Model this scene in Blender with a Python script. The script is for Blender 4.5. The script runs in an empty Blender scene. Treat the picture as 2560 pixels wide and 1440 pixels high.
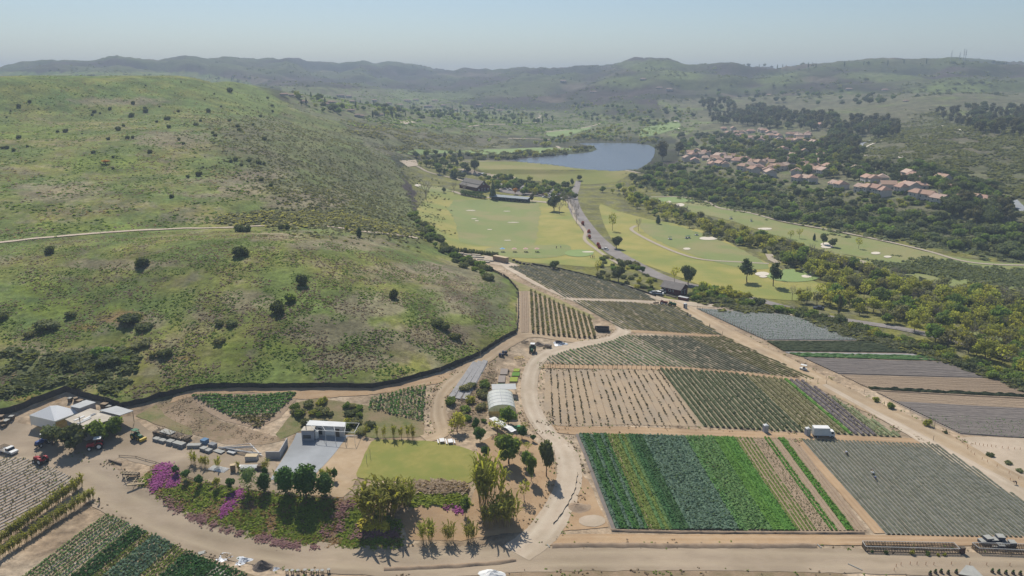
import bpy, math, random
import numpy as np
from mathutils import Vector, Matrix, geometry

# ---------------------------------------------------------------- camera, sky, sun, exposure
SC = bpy.context.scene
COL = SC.collection
CAM_Z, FPX, PITCH = 92.0, 1900.0, math.radians(15.17)      # focal length in photo pixels (2560 wide)
cam_d = bpy.data.cameras.new("camera"); cam = bpy.data.objects.new("camera", cam_d); COL.objects.link(cam)
cam.location = (0, 0, CAM_Z); cam.rotation_euler = (math.radians(90) - PITCH, 0, 0)
cam_d.sensor_width = 36; cam_d.lens = 36 * FPX / 2560; cam_d.clip_start = 1; cam_d.clip_end = 40000
SC.camera = cam
SUN_EL, SUN_AZ = math.radians(50), math.radians(-18)       # azimuth from +Y, negative = left of the view
world = bpy.data.worlds.new("World"); SC.world = world; world.use_nodes = True
nt = world.node_tree
bg = nt.nodes["Background"]
sky = nt.nodes.new("ShaderNodeTexSky"); sky.sky_type = 'NISHITA'; sky.sun_disc = False
sky.sun_elevation = SUN_EL; sky.sun_rotation = SUN_AZ
sky.altitude = 100; sky.air_density = 1.0; sky.dust_density = 0.5; sky.ozone_density = 3.0
nt.links.new(sky.outputs[0], bg.inputs[0]); bg.inputs[1].default_value = 0.07
sun_d = bpy.data.lights.new("sun", 'SUN'); sun_d.energy = 3.9; sun_d.angle = math.radians(0.53); sun_d.color = (1.0, 0.94, 0.85)
sun = bpy.data.objects.new("sun", sun_d); COL.objects.link(sun)
sv = Vector((math.sin(SUN_AZ) * math.cos(SUN_EL), math.cos(SUN_AZ) * math.cos(SUN_EL), math.sin(SUN_EL)))
sun.rotation_euler = sv.to_track_quat('Z', 'Y').to_euler(); sun.location = (0, 0, 300)
SC.view_settings.view_transform = 'Standard'; SC.view_settings.look = 'None'
SC.view_settings.exposure = 0.4; SC.view_settings.gamma = 1.0
HAZE_DENSITY = 0.00025

rng = np.random.default_rng(7)
random.seed(7)

# ---------------------------------------------------------------- noise
_perm = rng.permutation(4096)
def _h(ix, iy):
    return _perm[(_perm[ix & 4095] + iy) & 4095]
def perlin(x, y):
    x = np.asarray(x, float); y = np.asarray(y, float)
    ix = np.floor(x).astype(np.int64); iy = np.floor(y).astype(np.int64)
    fx, fy = x - ix, y - iy
    u, v = fx*fx*fx*(fx*(fx*6-15)+10), fy*fy*fy*(fy*(fy*6-15)+10)
    def g(ax, ay, dx, dy):
        a = _h(ax, ay) * (2*math.pi/4096)
        return np.cos(a)*dx + np.sin(a)*dy
    n00 = g(ix, iy, fx, fy); n10 = g(ix+1, iy, fx-1, fy); n01 = g(ix, iy+1, fx, fy-1); n11 = g(ix+1, iy+1, fx-1, fy-1)
    return (n00*(1-u)+n10*u)*(1-v) + (n01*(1-u)+n11*u)*v
def fbm(x, y, octv=4, gain=.5):
    s, a, t = 0, 1, 0
    for k in range(octv):
        s = s + a*perlin(x*2**k + 17.3*k, y*2**k - 9.1*k); t += a; a *= gain
    return s/t*1.5
def sstep(a, b, x):
    t = np.clip((x-a)/(b-a), 0, 1); return t*t*(3-2*t)

# ---------------------------------------------------------------- terrain (heights fitted to surveyed points)
SP, CP = math.sin(PITCH), math.cos(PITCH)
def ray(px, py):
    cx = (np.asarray(px, float)-1280)/FPX; cy = (720-np.asarray(py, float))/FPX
    dy = CP + cy*SP; dz = -SP + cy*CP
    h = np.hypot(cx, dy)
    return np.arctan2(cx, dy), dz/h
def project(x, y, z):
    d = y*CP - (z-CAM_Z)*SP; u = y*SP + (z-CAM_Z)*CP
    return 1280 + FPX*x/d, 720 - FPX*u/d

Z = [ # (px, py, z) points whose height is known
(0,1440,0),(300,1440,0),(600,1440,0),(900,1440,0),(1280,1440,0),(1700,1440,0),(2100,1440,0),(2560,1440,0),
(0,1300,.6),(220,1330,.3),(330,1240,.7),(450,1310,.2),(600,1352,0),(780,1378,0),(990,1385,0),(1150,1380,0),(1330,1370,0),
(0,1180,2.0),(150,1150,2.4),(250,1190,2.0),(0,1080,3.6),(190,1120,3.4),(380,1120,4),(300,1140,3.6),(420,1172,4.0),(520,1205,4.2),(640,1225,4.2),(740,1238,4.2),(860,1245,4.1),
(560,1160,4.1),(780,1150,4.2),(1040,1150,4.2),(900,1205,4.2),(1040,1208,4.2),(1160,1212,4),(980,1285,2.6),(1180,1285,2.0),(1010,1345,.9),(1240,1340,.6),
(620,1305,1.4),(740,1320,1.3),(860,1325,1.2),(480,1255,1.6),
(1230,1160,3.8),(1320,1240,1.6),(1380,1180,1.4),(1380,1290,.6),(1420,1130,1.6),(1330,1050,3),(1180,1090,4.2),(1260,1030,4.0),(1280,930,5),(1340,910,5),
(400,1010,6),(610,1060,5.5),(610,985,8),(480,976,9),(750,969,9),(1000,960,8.2),(940,1040,5.5),(1070,1050,4.6),(1130,960,6.6),(1150,908,8),(1215,905,6.6),(1290,832,7.4),(1292,740,7.8),(1262,690,7),
(300,1012,7.4),(160,974,8.4),(0,1022,6.6),(100,1020,6),
(1500,1050,2),(1450,1090,.9),(1700,1090,.9),(2000,1100,.9),(1500,1320,.1),(1800,1330,.1),(2150,1330,.1),(1500,930,3),(1800,1000,1.6),(2050,950,1),(1560,850,4),(1400,870,4.5),(1360,790,6),
(1300,680,5),(1500,720,3.4),(1700,770,1.5),(1750,840,1.5),(2000,800,.5),(2300,1100,.4),(2400,950,.3),(2560,1200,.2),(2560,950,.2),(2300,1300,.1),(2560,1400,0),
# golf valley
(1150,640,5.2),(1230,640,4.6),(1400,650,2.2),(1560,680,1.0),(1130,590,4),(1060,500,4),(1250,560,1.0),(1250,500,1.5),(1400,560,1.6),(1430,500,2.2),(1190,470,5),(1130,420,7),(1330,480,2),
(1480,600,.5),(1560,560,.3),(1650,640,.3),(1700,720,.5),(1850,700,0),(1800,600,-.3),(2000,700,-.8),(1700,540,0),(1850,540,.3),(2080,600,0),(2250,720,-.5),(2560,660,.3),(2560,780,-.5),(2400,850,-.5),(2100,780,-.8),
(1700,500,.5),(1600,470,1.5),(1500,455,1.5),(1300,450,1.2),(1620,430,8),(1450,452,1.0),
(1250,402,8.4),(1400,412,8.4),(1600,430,8.4),(1320,395,7),(1470,395,7),(1600,385,7),(1480,362,7),(1600,362,7),(1250,392,8),(1160,385,9),
(1660,400,8),(1690,360,10),(1660,345,9),(1500,350,8.5),(1350,365,10),(1150,360,13),(1050,395,12),
# right bluff, terrace and hills
(1900,500,2),(1900,455,9.5),(1750,440,6),(1720,415,9),(2060,545,1.5),(2060,490,9.5),(2200,560,2.5),(2200,508,10),(2340,560,5),(2330,520,11),(2450,600,3),(2440,520,12),(2560,560,8),(2560,500,15),
(1850,420,13),(2000,430,14),(2150,450,14.5),(1850,370,17),(2050,370,20),(1950,340,22),(1800,325,20),(1750,290,24),(1950,290,30),(2140,390,21),(2150,350,26),(2200,320,33),
(2300,440,20),(2500,440,22),(2300,380,31),(2500,380,33),(2350,325,42),(2560,320,44),(2260,280,50),(2500,270,54),(2560,250,62),
# left hill
(100,920,10.5),(400,920,11),(700,920,11.5),(950,905,11),(100,850,14),(400,850,15),(700,850,16),(1000,850,14),(1150,800,13),(1210,730,11.5),(1190,690,10),
(0,740,21),(200,720,22),(600,720,24),(900,720,22),(1050,690,16),(0,650,27),(300,640,28.5),(600,622,31),(850,620,27.5),(1000,640,20),(1110,655,9.5),
(0,606,28),(200,587,28.6),(400,574,28),(700,563,26),(900,578,22),(1040,596,14),
(100,500,36),(400,520,33),(700,500,32),(250,430,42),(550,430,40),(800,450,30),(900,520,24),(1000,530,13),(950,450,18),(1020,450,9),(950,400,27),(1010,410,15),
(100,380,50),(400,350,54),(650,380,46),(0,300,63),(200,290,64),(400,300,62),(600,310,58),(750,310,50),(0,240,77),(200,235,78),(400,235,78),(600,240,76),(700,260,68),
(850,350,38),(850,300,46),(980,345,31),(1000,320,34),(1120,345,22),(1220,345,17),
]
D = [ # (px, py, distance) points seen near or above eye level
(0,203,830),(200,197,860),(330,192,900),(480,193,950),(570,206,1050),(660,220,1150),(760,240,1300),
(0,215,2200),(300,205,2200),(600,215,2300),
(850,255,1700),(950,270,1650),(1100,285,1600),(800,220,2100),(950,225,2200),(1100,240,2300),(1300,300,1480),(1450,325,1350),(1500,290,1800),(1300,250,2200),(1600,300,1750),(1650,330,1250),(1700,285,1700),
(1500,240,2300),(1700,240,2300),(1900,250,2050),(2050,250,1900),(2200,250,1500),(2350,240,1500),(2100,215,2300),(2300,210,2300),(2500,215,2200),
]
pts = []
for (px, py, z) in Z:
    a, t = ray(px, py); pts.append((float(a), math.log((z-CAM_Z)/float(t)), z/((z-CAM_Z)/float(t))))
for (px, py, d) in D:
    a, t = ray(px, py); pts.append((float(a), math.log(d), (CAM_Z+float(t)*d)/d))
for a in np.linspace(-.75, .75, 9):
    pts += [(a, math.log(60), 0.0), (a, math.log(20), 0.0), (a, math.log(4000), .012), (a, math.log(9000), .0)]
pts = np.array(pts)
def _tps(d2): return .5*d2*np.log(d2+1e-12)
def _dist2(A, B): return (A[:, None, 0]-B[None, :, 0])**2 + (A[:, None, 1]-B[None, :, 1])**2
N = len(pts)
K = np.zeros((N+3, N+3)); K[:N, :N] = _tps(_dist2(pts, pts)) + np.eye(N)*2e-5
K[:N, N] = 1; K[:N, N+1:] = pts[:, :2]; K[N:, :N] = K[:N, N:].T
_wt = np.linalg.solve(K, np.concatenate([pts[:, 2], np.zeros(3)]))
def w_of(a, l):
    A = np.stack([a.ravel(), l.ravel()], 1); out = np.empty(len(A))
    for i in range(0, len(A), 20000):
        B = A[i:i+20000]
        out[i:i+20000] = _tps(_dist2(B, pts)) @ _wt[:N] + _wt[N] + B @ _wt[N+1:]
    return out.reshape(a.shape)

# skyline ridges: picture height of the crest and its distance
SKY = np.array([(-60,183,3300),(0,183,3300),(60,171,3300),(130,165,3300),(190,168,3300),(240,167,3300),(270,160,3300),(295,156,3200),(340,161,3200),(395,166,3300),(465,155,3500),(520,163,3600),(565,157,3500),(620,163,3600),
 (690,158,3900),(715,153,3900),(740,158,3900),(765,167,4000),(850,172,4200),(905,163,4200),(945,172,4300),(968,166,4300),(1000,170,4300),(1050,175,4400),(1085,183,4400),(1130,186,4400),(1155,181,4300),(1180,184,4200),(1240,187,4000),(1310,182,3600),(1400,183,3200),(1450,178,2900),
 (1530,162,2700),(1590,158,2600),(1670,161,2600),(1690,167,2700),(1715,173,2900),(1790,169,3000),(1830,165,3000),(1880,177,3100),(1950,175,3100),(2010,170,3000),(2140,163,2900),(2300,157,2800),(2350,155,2700),(2370,152,2700),(2440,156,2700),(2500,164,2800),(2560,165,2800),(2640,165,2800)])
_sa, _st = ray(SKY[:, 0], SKY[:, 1])
SKY[:, 2] = np.convolve(np.pad(SKY[:, 2], 5, mode='edge'), np.ones(11)/11, 'valid')
def ridge(a, l):
    r = np.exp(l)
    s = np.interp(a, _sa, _st); R = np.interp(a, _sa, SKY[:, 2])
    zc = CAM_Z + s*R + 3.2*fbm(a*95, a*0+4, 4)
    q = (l-np.log(R))
    f = np.where(q < 0, np.exp(-(q/.52)**2), np.exp(-(q/.55)**2))
    return zc*f
AZ_IN = np.radians(np.arange(-40, 40.001, .118)); 
AZ = np.concatenate([np.radians(np.arange(-180, -40.5, 5)), np.radians([-40.6]), AZ_IN, np.radians([40.6]), np.radians(np.arange(45, 181, 5))])
LR = np.concatenate([np.log([3, 8, 16, 30, 50, 70, 85]), np.log(100)+np.arange(0, math.log(7200/100), .0066)])
AA, LL = np.meshgrid(AZ, LR, indexing='ij')
Ac = np.clip(AA, -.70, .70)
RR = np.exp(LL); GX, GY = RR*np.sin(AA), RR*np.cos(AA)
GZ = w_of(Ac, LL)*RR
far = sstep(1500, 2300, RR)
GZ = np.where(RR > 2600, np.minimum(GZ, 60), GZ)
rz = ridge(Ac, LL)
k = 12.0
GZ = np.where(RR > 1200, np.logaddexp(GZ/k, rz/k)*k - k*np.log1p(np.exp(-np.abs(GZ-rz)/k))*0.6, GZ)
# gullies and spurs on the slopes, none on the valley floor
wx, wy = GX + 60*fbm(GX/300, GY/300, 2), GY + 60*fbm(GX/300+40, GY/300, 2)
rid = 1-2*np.abs(fbm(wx/520, wy/520, 4))
hillm = sstep(12, 45, GZ)*sstep(280, 600, RR)
GZ = GZ + hillm*np.clip(GZ*.0, 0, 0)
amp = np.clip((RR-700)/2600, 0, 1)*60
crest = np.exp(-((LL-np.log(np.interp(Ac, _sa, SKY[:, 2])))/.05)**2)
GZ = GZ + hillm*amp*(rid-.55)*(1-crest)*sstep(1000, 2000, RR)
GZ = GZ + hillm*2.0*fbm(GX/85, GY/85, 3)*sstep(0, 700, RR-400)*(1-crest)
GZ = GZ + sstep(9, 14, GZ)*.28*fbm(GX/11, GY/11, 3)*sstep(190, 240, RR)*(RR < 700)
LR0, DLR = LR[7], .0066
# ---- look-ups on the grid
def zat(x, y):
    x = np.asarray(x, float); y = np.asarray(y, float)
    a = np.arctan2(x, y); l = np.log(np.maximum(np.hypot(x, y), 3))
    i = np.clip(np.searchsorted(AZ, a)-1, 0, len(AZ)-2); fi = (a-AZ[i])/(AZ[i+1]-AZ[i])
    j = np.clip(np.searchsorted(LR, l)-1, 0, len(LR)-2); fj = (l-LR[j])/(LR[j+1]-LR[j])
    return (GZ[i, j]*(1-fi)+GZ[i+1, j]*fi)*(1-fj) + (GZ[i, j+1]*(1-fi)+GZ[i+1, j+1]*fi)*fj
_REX = np.exp(LR)
def G(px, py, dz=0.0):
    """ground point seen at photo pixel (px, py)"""
    a, t = ray(px, py); a = float(a); t = float(t)
    i = int(np.clip(np.searchsorted(AZ, a)-1, 0, len(AZ)-2)); f = (a-AZ[i])/(AZ[i+1]-AZ[i])
    prof = GZ[i]*(1-f)+GZ[i+1]*f
    dif = prof - (CAM_Z + t*_REX)
    hit = np.nonzero(dif[8:] >= 0)[0]
    j = (hit[0]+8) if len(hit) else len(LR)-2
    d0, d1 = dif[j-1], dif[j]
    q = d0/(d0-d1) if d1 != d0 else 0
    q = min(max(q, 0), 1)
    r = _REX[j-1]*(1-q)+_REX[j]*q
    x, y = r*math.sin(a), r*math.cos(a)
    return Vector((x, y, float(zat(x, y))+dz))
def mpp(px, py):
    """metres per photo pixel at that ground point"""
    p = G(px, py); return (p.y*CP - (p.z-CAM_Z)*SP)/FPX

# ---------------------------------------------------------------- materials
MATS = {}
def mat(name, c1, c2=None, sc=1.0, c3=None, sc3=.05, amt3=1.0, rough=.9, spec=.25, metal=0.0, bump=0.0, bsc=None, var=0.0, trans=0.0, across=None, alpha=None, stretch=None, lo=.35, hi=.65, objspace=False):
    if name in MATS: return MATS[name]
    m = bpy.data.materials.new(name); m.use_nodes = True; t = m.node_tree; n = t.nodes; L = t.links.new
    p = n["Principled BSDF"]; p.inputs["Roughness"].default_value = rough
    p.inputs["Specular IOR Level"].default_value = spec; p.inputs["Metallic"].default_value = metal
    if objspace:
        tc = n.new("ShaderNodeTexCoord"); vec = tc.outputs["Object"]
    else:
        ge = n.new("ShaderNodeNewGeometry"); vec = ge.outputs["Position"]
    if stretch:
        mp = n.new("ShaderNodeMapping"); mp.inputs["Rotation"].default_value = (0, 0, stretch[0]); mp.inputs["Scale"].default_value = stretch[1]
        L(vec, mp.inputs["Vector"]); vec2 = mp.outputs[0]
    else: vec2 = vec
    def noise(scale, v, det=5):
        q = n.new("ShaderNodeTexNoise"); q.inputs["Scale"].default_value = scale; q.inputs["Detail"].default_value = det
        q.inputs["Roughness"].default_value = .6; L(v, q.inputs["Vector"]); return q.outputs["Fac"]
    def rgb(c):
        q = n.new("ShaderNodeRGB"); q.outputs[0].default_value = (*c, 1); return q.outputs[0]
    def mix(f, a, b, blend='MIX'):
        q = n.new("ShaderNodeMix"); q.data_type = 'RGBA'; q.blend_type = blend
        if isinstance(f, float): q.inputs[0].default_value = f
        else: L(f, q.inputs[0])
        L(a, q.inputs[6]); L(b, q.inputs[7]); return q.outputs[2]
    def rmp(f, a, b, top=1.0):
        q = n.new("ShaderNodeMapRange"); q.inputs[1].default_value = a; q.inputs[2].default_value = b; q.inputs[4].default_value = top; L(f, q.inputs[0]); return q.outputs[0]
    col = rgb(c1)
    if c1 == 'cover' or c1 is None: pass
    if c2: col = mix(rmp(noise(sc, vec2), lo, hi), col, rgb(c2))
    if c3: col = mix(rmp(noise(sc3, vec), .45, .62, amt3), col, rgb(c3))
    if across:
        at = n.new("ShaderNodeAttribute"); at.attribute_name = "track"
        fx = n.new("ShaderNodeMath"); fx.operation = 'MULTIPLY'; L(at.outputs["Fac"], fx.inputs[0]); L(rmp(noise(.09, vec, 3), .3, .7), fx.inputs[1])
        col = mix(fx.outputs[0], col, rgb(across))
    if var:
        oi = n.new("ShaderNodeObjectInfo"); hs = n.new("ShaderNodeHueSaturation")
        L(rmp2(n, L, oi.outputs["Random"], 1-var, 1+var), hs.inputs["Value"]); L(rmp2(n, L, oi.outputs["Random"], .5-var*.07, .5+var*.05, 7.13), hs.inputs["Hue"])
        L(col, hs.inputs["Color"]); col = hs.outputs[0]
    L(col, p.inputs["Base Color"])
    if bump:
        b = n.new("ShaderNodeBump"); b.inputs["Strength"].default_value = 1.0; b.inputs["Distance"].default_value = bump
        L(noise(bsc or sc*2, vec2, 6), b.inputs["Height"]); L(b.outputs[0], p.inputs["Normal"])
    if trans:
        tr = n.new("ShaderNodeBsdfTranslucent"); ms = n.new("ShaderNodeMixShader"); ms.inputs[0].default_value = trans
        br = n.new("ShaderNodeMix"); br.data_type = 'RGBA'; br.blend_type = 'MULTIPLY'; br.inputs[0].default_value = 1
        L(col, br.inputs[6]); br.inputs[7].default_value = (1.25, 1.2, .6, 1); L(br.outputs[2], tr.inputs[0])
        L(p.outputs[0], ms.inputs[1]); L(tr.outputs[0], ms.inputs[2]); L(ms.outputs[0], n["Material Output"].inputs[0])
    if alpha is not None: p.inputs["Alpha"].default_value = alpha
    MATS[name] = m; return m
def rmp2(n, L, s, a, b, scramble=None):
    if scramble:
        q = n.new("ShaderNodeMath"); q.operation = 'MULTIPLY'; q.inputs[1].default_value = scramble; L(s, q.inputs[0])
        f = n.new("ShaderNodeMath"); f.operation = 'FRACT'; L(q.outputs[0], f.inputs[0]); s = f.outputs[0]
    r = n.new("ShaderNodeMapRange"); r.inputs[3].default_value = a; r.inputs[4].default_value = b; L(s, r.inputs[0]); return r.outputs[0]

# ---------------------------------------------------------------- object helpers
def tag(o, label=None, cat=None, group=None, kind=None):
    if label: o["label"] = label
    if cat: o["category"] = cat
    if group: o["group"] = group
    if kind: o["kind"] = kind
    return o
def link(name, data, parent=None, loc=None, rz=0.0):
    o = bpy.data.objects.new(name, data); COL.objects.link(o)
    if loc is not None: o.location = loc
    if rz: o.rotation_euler = (0, 0, rz)
    if parent is not None: o.parent = parent
    return o
def thing(name, label, cat, loc=(0, 0, 0), rz=0.0, group=None):
    return tag(link(name, None, None, loc, rz), label, cat, group)
def np_mesh(name, V, F, mats, midx=None, attrs=None, smooth=False):
    """V (n,3); F (m,k) or list of such arrays"""
    me = bpy.data.meshes.new(name)
    Fs = F if isinstance(F, list) else [F]
    Fs = [np.asarray(f, np.int32) for f in Fs if len(f)]
    V = np.asarray(V, np.float32)
    me.vertices.add(len(V)); me.vertices.foreach_set("co", V.ravel())
    nl = sum(f.size for f in Fs); npoly = sum(len(f) for f in Fs)
    me.loops.add(nl); me.loops.foreach_set("vertex_index", np.concatenate([f.ravel() for f in Fs]))
    tot = np.concatenate([np.full(len(f), f.shape[1], np.int32) for f in Fs])
    me.polygons.add(npoly); me.polygons.foreach_set("loop_start", np.concatenate([[0], np.cumsum(tot)[:-1]]).astype(np.int32))
    for m in (mats if isinstance(mats, (list, tuple)) else [mats]): me.materials.append(m)
    if midx is not None: me.polygons.foreach_set("material_index", np.asarray(midx, np.int32))
    me.polygons.foreach_set("use_smooth", np.full(npoly, smooth))
    if attrs:
        for k, v in attrs.items():
            v = np.asarray(v, np.float32)
            if v.ndim == 1: me.attributes.new(k, 'FLOAT', 'POINT').data.foreach_set("value", v)
            else: me.attributes.new(k, 'FLOAT_COLOR', 'POINT').data.foreach_set("color", v.ravel())
    me.update(calc_edges=True); return me

class MB:
    """collects simple shapes into one mesh"""
    def __init__(s): s.v = []; s.f = []; s.m = []; s.cur = 0
    def add(s, vs, fs):
        b = len(s.v); s.v += [tuple(p) for p in vs]; s.f += [tuple(i+b for i in f) for f in fs]; s.m += [s.cur]*len(fs); return s
    def box(s, x0, x1, y0, y1, z0, z1, M=None):
        vs = [Vector(p) for p in ((x0,y0,z0),(x1,y0,z0),(x1,y1,z0),(x0,y1,z0),(x0,y0,z1),(x1,y0,z1),(x1,y1,z1),(x0,y1,z1))]
        if M is not None: vs = [M @ p for p in vs]
        return s.add(vs, [(3,2,1,0),(4,5,6,7),(0,1,5,4),(1,2,6,5),(2,3,7,6),(3,0,4,7)])
    def bar(s, a, b, w, n=4):
        a, b = Vector(a), Vector(b); d = (b-a)
        q = d.to_track_quat('Z', 'Y'); vs = []
        for p in (a, b):
            for i in range(n):
                t = 2*math.pi*(i+.5)/n; vs.append(p + q @ Vector((math.cos(t)*w, math.sin(t)*w, 0)))
        return s.add(vs, [(i, (i+1) % n, n+(i+1) % n, n+i) for i in range(n)] + [tuple(range(n-1, -1, -1)), tuple(range(n, 2*n))])
    def wheel(s, c, r, w, n=14, axis='y'):
        vs = []
        for sd in (-1, 1):
            for i in range(n):
                t = 2*math.pi*i/n
                vs.append((c[0]+r*math.cos(t), c[1]+sd*w/2, c[2]+r*math.sin(t)) if axis == 'y' else (c[0]+sd*w/2, c[1]+r*math.cos(t), c[2]+r*math.sin(t)))
        return s.add(vs, [(i, (i+1) % n, n+(i+1) % n, n+i) for i in range(n)] + [tuple(range(n-1, -1, -1)), tuple(range(n, 2*n))])
    def prism(s, prof, y0, y1, axis='y'):
        n = len(prof); vs = [(x, y0, z) for x, z in prof] + [(x, y1, z) for x, z in prof]
        if axis == 'x': vs = [(y, x, z) for x, y, z in vs]
        return s.add(vs, [(i, (i+1) % n, n+(i+1) % n, n+i) for i in range(n)] + [tuple(range(n-1, -1, -1)), tuple(range(n, 2*n))])
    def mesh(s, name, *mats):
        me = bpy.data.meshes.new(name); me.from_pydata(s.v, [], s.f)
        for m in mats: me.materials.append(m)
        if any(s.m): me.polygons.foreach_set("material_index", s.m)
        me.update(); return me
    def build(s, name, m, parent=None, loc=None, rz=0.0):
        ms = m if isinstance(m, (list, tuple)) else [m]
        return link(name, s.mesh(name, *ms), parent, loc, rz)
def copy_tree(o, parent=None):
    c = o.copy(); COL.objects.link(c); c.parent = parent
    for ch in o.children: copy_tree(ch, c)
    return c
def relabel(o, label=None, group=None):
    if label: o["label"] = label
    if group: o["group"] = group
    return o

# ---------------------------------------------------------------- polygon tools on the ground
def pip(x, y, poly):
    inside = np.zeros(np.shape(x), bool); n = len(poly)
    for i in range(n):
        x0, y0 = poly[i]; x1, y1 = poly[(i+1) % n]
        if y0 == y1: continue
        c = ((y0 > y) != (y1 > y)) & (x < (x1-x0)*(y-y0)/(y1-y0)+x0); inside ^= c
    return inside
def gpoly(px): return [G(*p) for p in px]
def densify(P, step, closed=True, jit=0.0):
    out = []; n = len(P)
    for i in range(n if closed else n-1):
        a, b = P[i], P[(i+1) % n]; d = math.hypot(b[0]-a[0], b[1]-a[1]); k = max(1, int(d/step))
        for j in range(k): t = j/k; out.append((a[0]+(b[0]-a[0])*t, a[1]+(b[1]-a[1])*t))
    if not closed: out.append((P[-1][0], P[-1][1]))
    if jit:
        q = np.array(out); q[:, 0] += jit*fbm(q[:, 0]/3+5, q[:, 1]/3, 3); q[:, 1] += jit*fbm(q[:, 0]/3, q[:, 1]/3+31, 3); out = [tuple(v) for v in q]
    return out
def smooth_path(P, k=6):
    P = [Vector((p[0], p[1])) for p in P]; out = []
    for i in range(len(P)-1):
        p0, p1, p2, p3 = P[max(i-1, 0)], P[i], P[i+1], P[min(i+2, len(P)-1)]
        for j in range(k):
            t = j/k; out.append(.5*((2*p1)+(p2-p0)*t+(2*p0-5*p1+4*p2-p3)*t*t+(3*p1-p0-3*p2+p3)*t**3))
    out.append(P[-1]); return out
def sheet(name, px, m, off, step=None, jit=.4, flat=None, world=False, curve=False):
    """a ground sheet with ragged edge draped on the terrain"""
    P = [(p[0], p[1]) for p in (px if world else gpoly(px))]
    if curve:
        Q = smooth_path([P[-1]]+P+[P[0], P[1]], 5); P = [tuple(v) for v in Q[5:-5-1]]
    ext = max(max(p[0] for p in P)-min(p[0] for p in P), max(p[1] for p in P)-min(p[1] for p in P))
    step = step or max(.8, ext/55)
    B = densify(P, step, True, jit)
    q = np.array(B)
    gx, gy = np.meshgrid(np.arange(q[:, 0].min(), q[:, 0].max(), step), np.arange(q[:, 1].min(), q[:, 1].max(), step*1.2))
    gx = gx+(np.arange(gx.shape[0]) % 2)[:, None]*step*.5
    gx, gy = gx.ravel(), gy.ravel(); ins = pip(gx, gy, B); gx, gy = gx[ins], gy[ins]
    pts2 = [Vector(b) for b in B]+[Vector((a, b)) for a, b in zip(gx, gy)]; nb = len(B)
    vo, _, fo, *_ = geometry.delaunay_2d_cdt(pts2, [(i, (i+1) % nb) for i in range(nb)], [], 1, 1e-4)
    xs = np.array([v.x for v in vo]); ys = np.array([v.y for v in vo])
    zs = np.full(len(xs), flat) if flat is not None else zat(xs, ys)+off
    tri = np.array([f for f in fo if len(f) == 3], np.int32)
    A = (xs[tri[:, 1]]-xs[tri[:, 0]])*(ys[tri[:, 2]]-ys[tri[:, 0]])-(xs[tri[:, 2]]-xs[tri[:, 0]])*(ys[tri[:, 1]]-ys[tri[:, 0]])
    tri[A < 0] = tri[A < 0][:, ::-1]
    return link(name, np_mesh(name, np.stack([xs, ys, zs], 1), tri, m, smooth=True))
def strip(name, px, width, m, off, seg=1.2, k=8, jit=.25, tracks=True, world=False):
    """road: centre line through photo pixels, width in metres (number or one per point)"""
    P = [G(*p) for p in px] if not world else px
    W = width if isinstance(width, (list, tuple)) else [width]*len(P)
    C = smooth_path(P, 12); n = len(C); ws = np.interp(np.linspace(0, len(P)-1, n), np.arange(len(P)), W)
    c = np.array([(v.x, v.y) for v in C]); d = np.gradient(c, axis=0); d /= np.linalg.norm(d, axis=1)[:, None]+1e-9
    nx, ny = -d[:, 1], d[:, 0]
    sarc = np.concatenate([[0], np.cumsum(np.hypot(*np.diff(c, axis=0).T))])
    ss = np.linspace(0, sarc[-1], max(4, int(sarc[-1]/seg)))
    cx, cy, nx, ny, ws = [np.interp(ss, sarc, v) for v in (c[:, 0], c[:, 1], nx, ny, ws)]
    el = ws/2*(1+jit*fbm(ss/4, ss*0+3, 3)); er = ws/2*(1+jit*fbm(ss/4, ss*0+77, 3))
    U = np.linspace(-1, 1, k+1)
    o = np.where(U[None, :] < 0, U[None, :]*el[:, None], U[None, :]*er[:, None])
    X = cx[:, None]+nx[:, None]*o; Y = cy[:, None]+ny[:, None]*o; Zz = zat(X, Y)+off
    tr = np.exp(-((np.abs(np.broadcast_to(U, X.shape))-.42)/.16)**2)
    idx = np.arange(X.size).reshape(X.shape)
    F = np.stack([idx[:-1, :-1], idx[1:, :-1], idx[1:, 1:], idx[:-1, 1:]], -1).reshape(-1, 4)[:, ::-1]
    return link(name, np_mesh(name, np.stack([X.ravel(), Y.ravel(), Zz.ravel()], 1), F, m, attrs={"track": tr.ravel()}, smooth=True))

# ---------------------------------------------------------------- leaf clumps (numpy)
def leaf_quads(C, size, n, spread, up=.45, r=rng, asp=1.0):
    """C (k,3) centres -> n tilted leaf quads around each"""
    k = len(C); c = np.repeat(C, n, 0)
    sp = np.broadcast_to(np.asarray(spread, float), (k, 3)) if np.ndim(spread) else np.full((k, 3), spread)
    c = c + (r.random((k*n, 3))*2-1)*np.repeat(sp, n, 0)
    s = np.repeat(np.broadcast_to(np.asarray(size, float), (k,)), n)*(.65+.7*r.random(k*n))
    nrm = r.normal(size=(k*n, 3)); nrm[:, 2] = np.abs(nrm[:, 2])+up; nrm /= np.linalg.norm(nrm, axis=1)[:, None]
    t = np.cross(nrm, r.normal(size=(k*n, 3))); t /= np.linalg.norm(t, axis=1)[:, None]+1e-9
    b = np.cross(nrm, t)
    a = t*(s*.5*asp)[:, None]; d = b*(s*.5)[:, None]
    V = np.stack([c-a-d*.6, c+a*.9-d, c+a+d*.7, c-a*.7+d], 1).reshape(-1, 3)
    return V, np.arange(len(V), dtype=np.int32).reshape(-1, 4)

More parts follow.
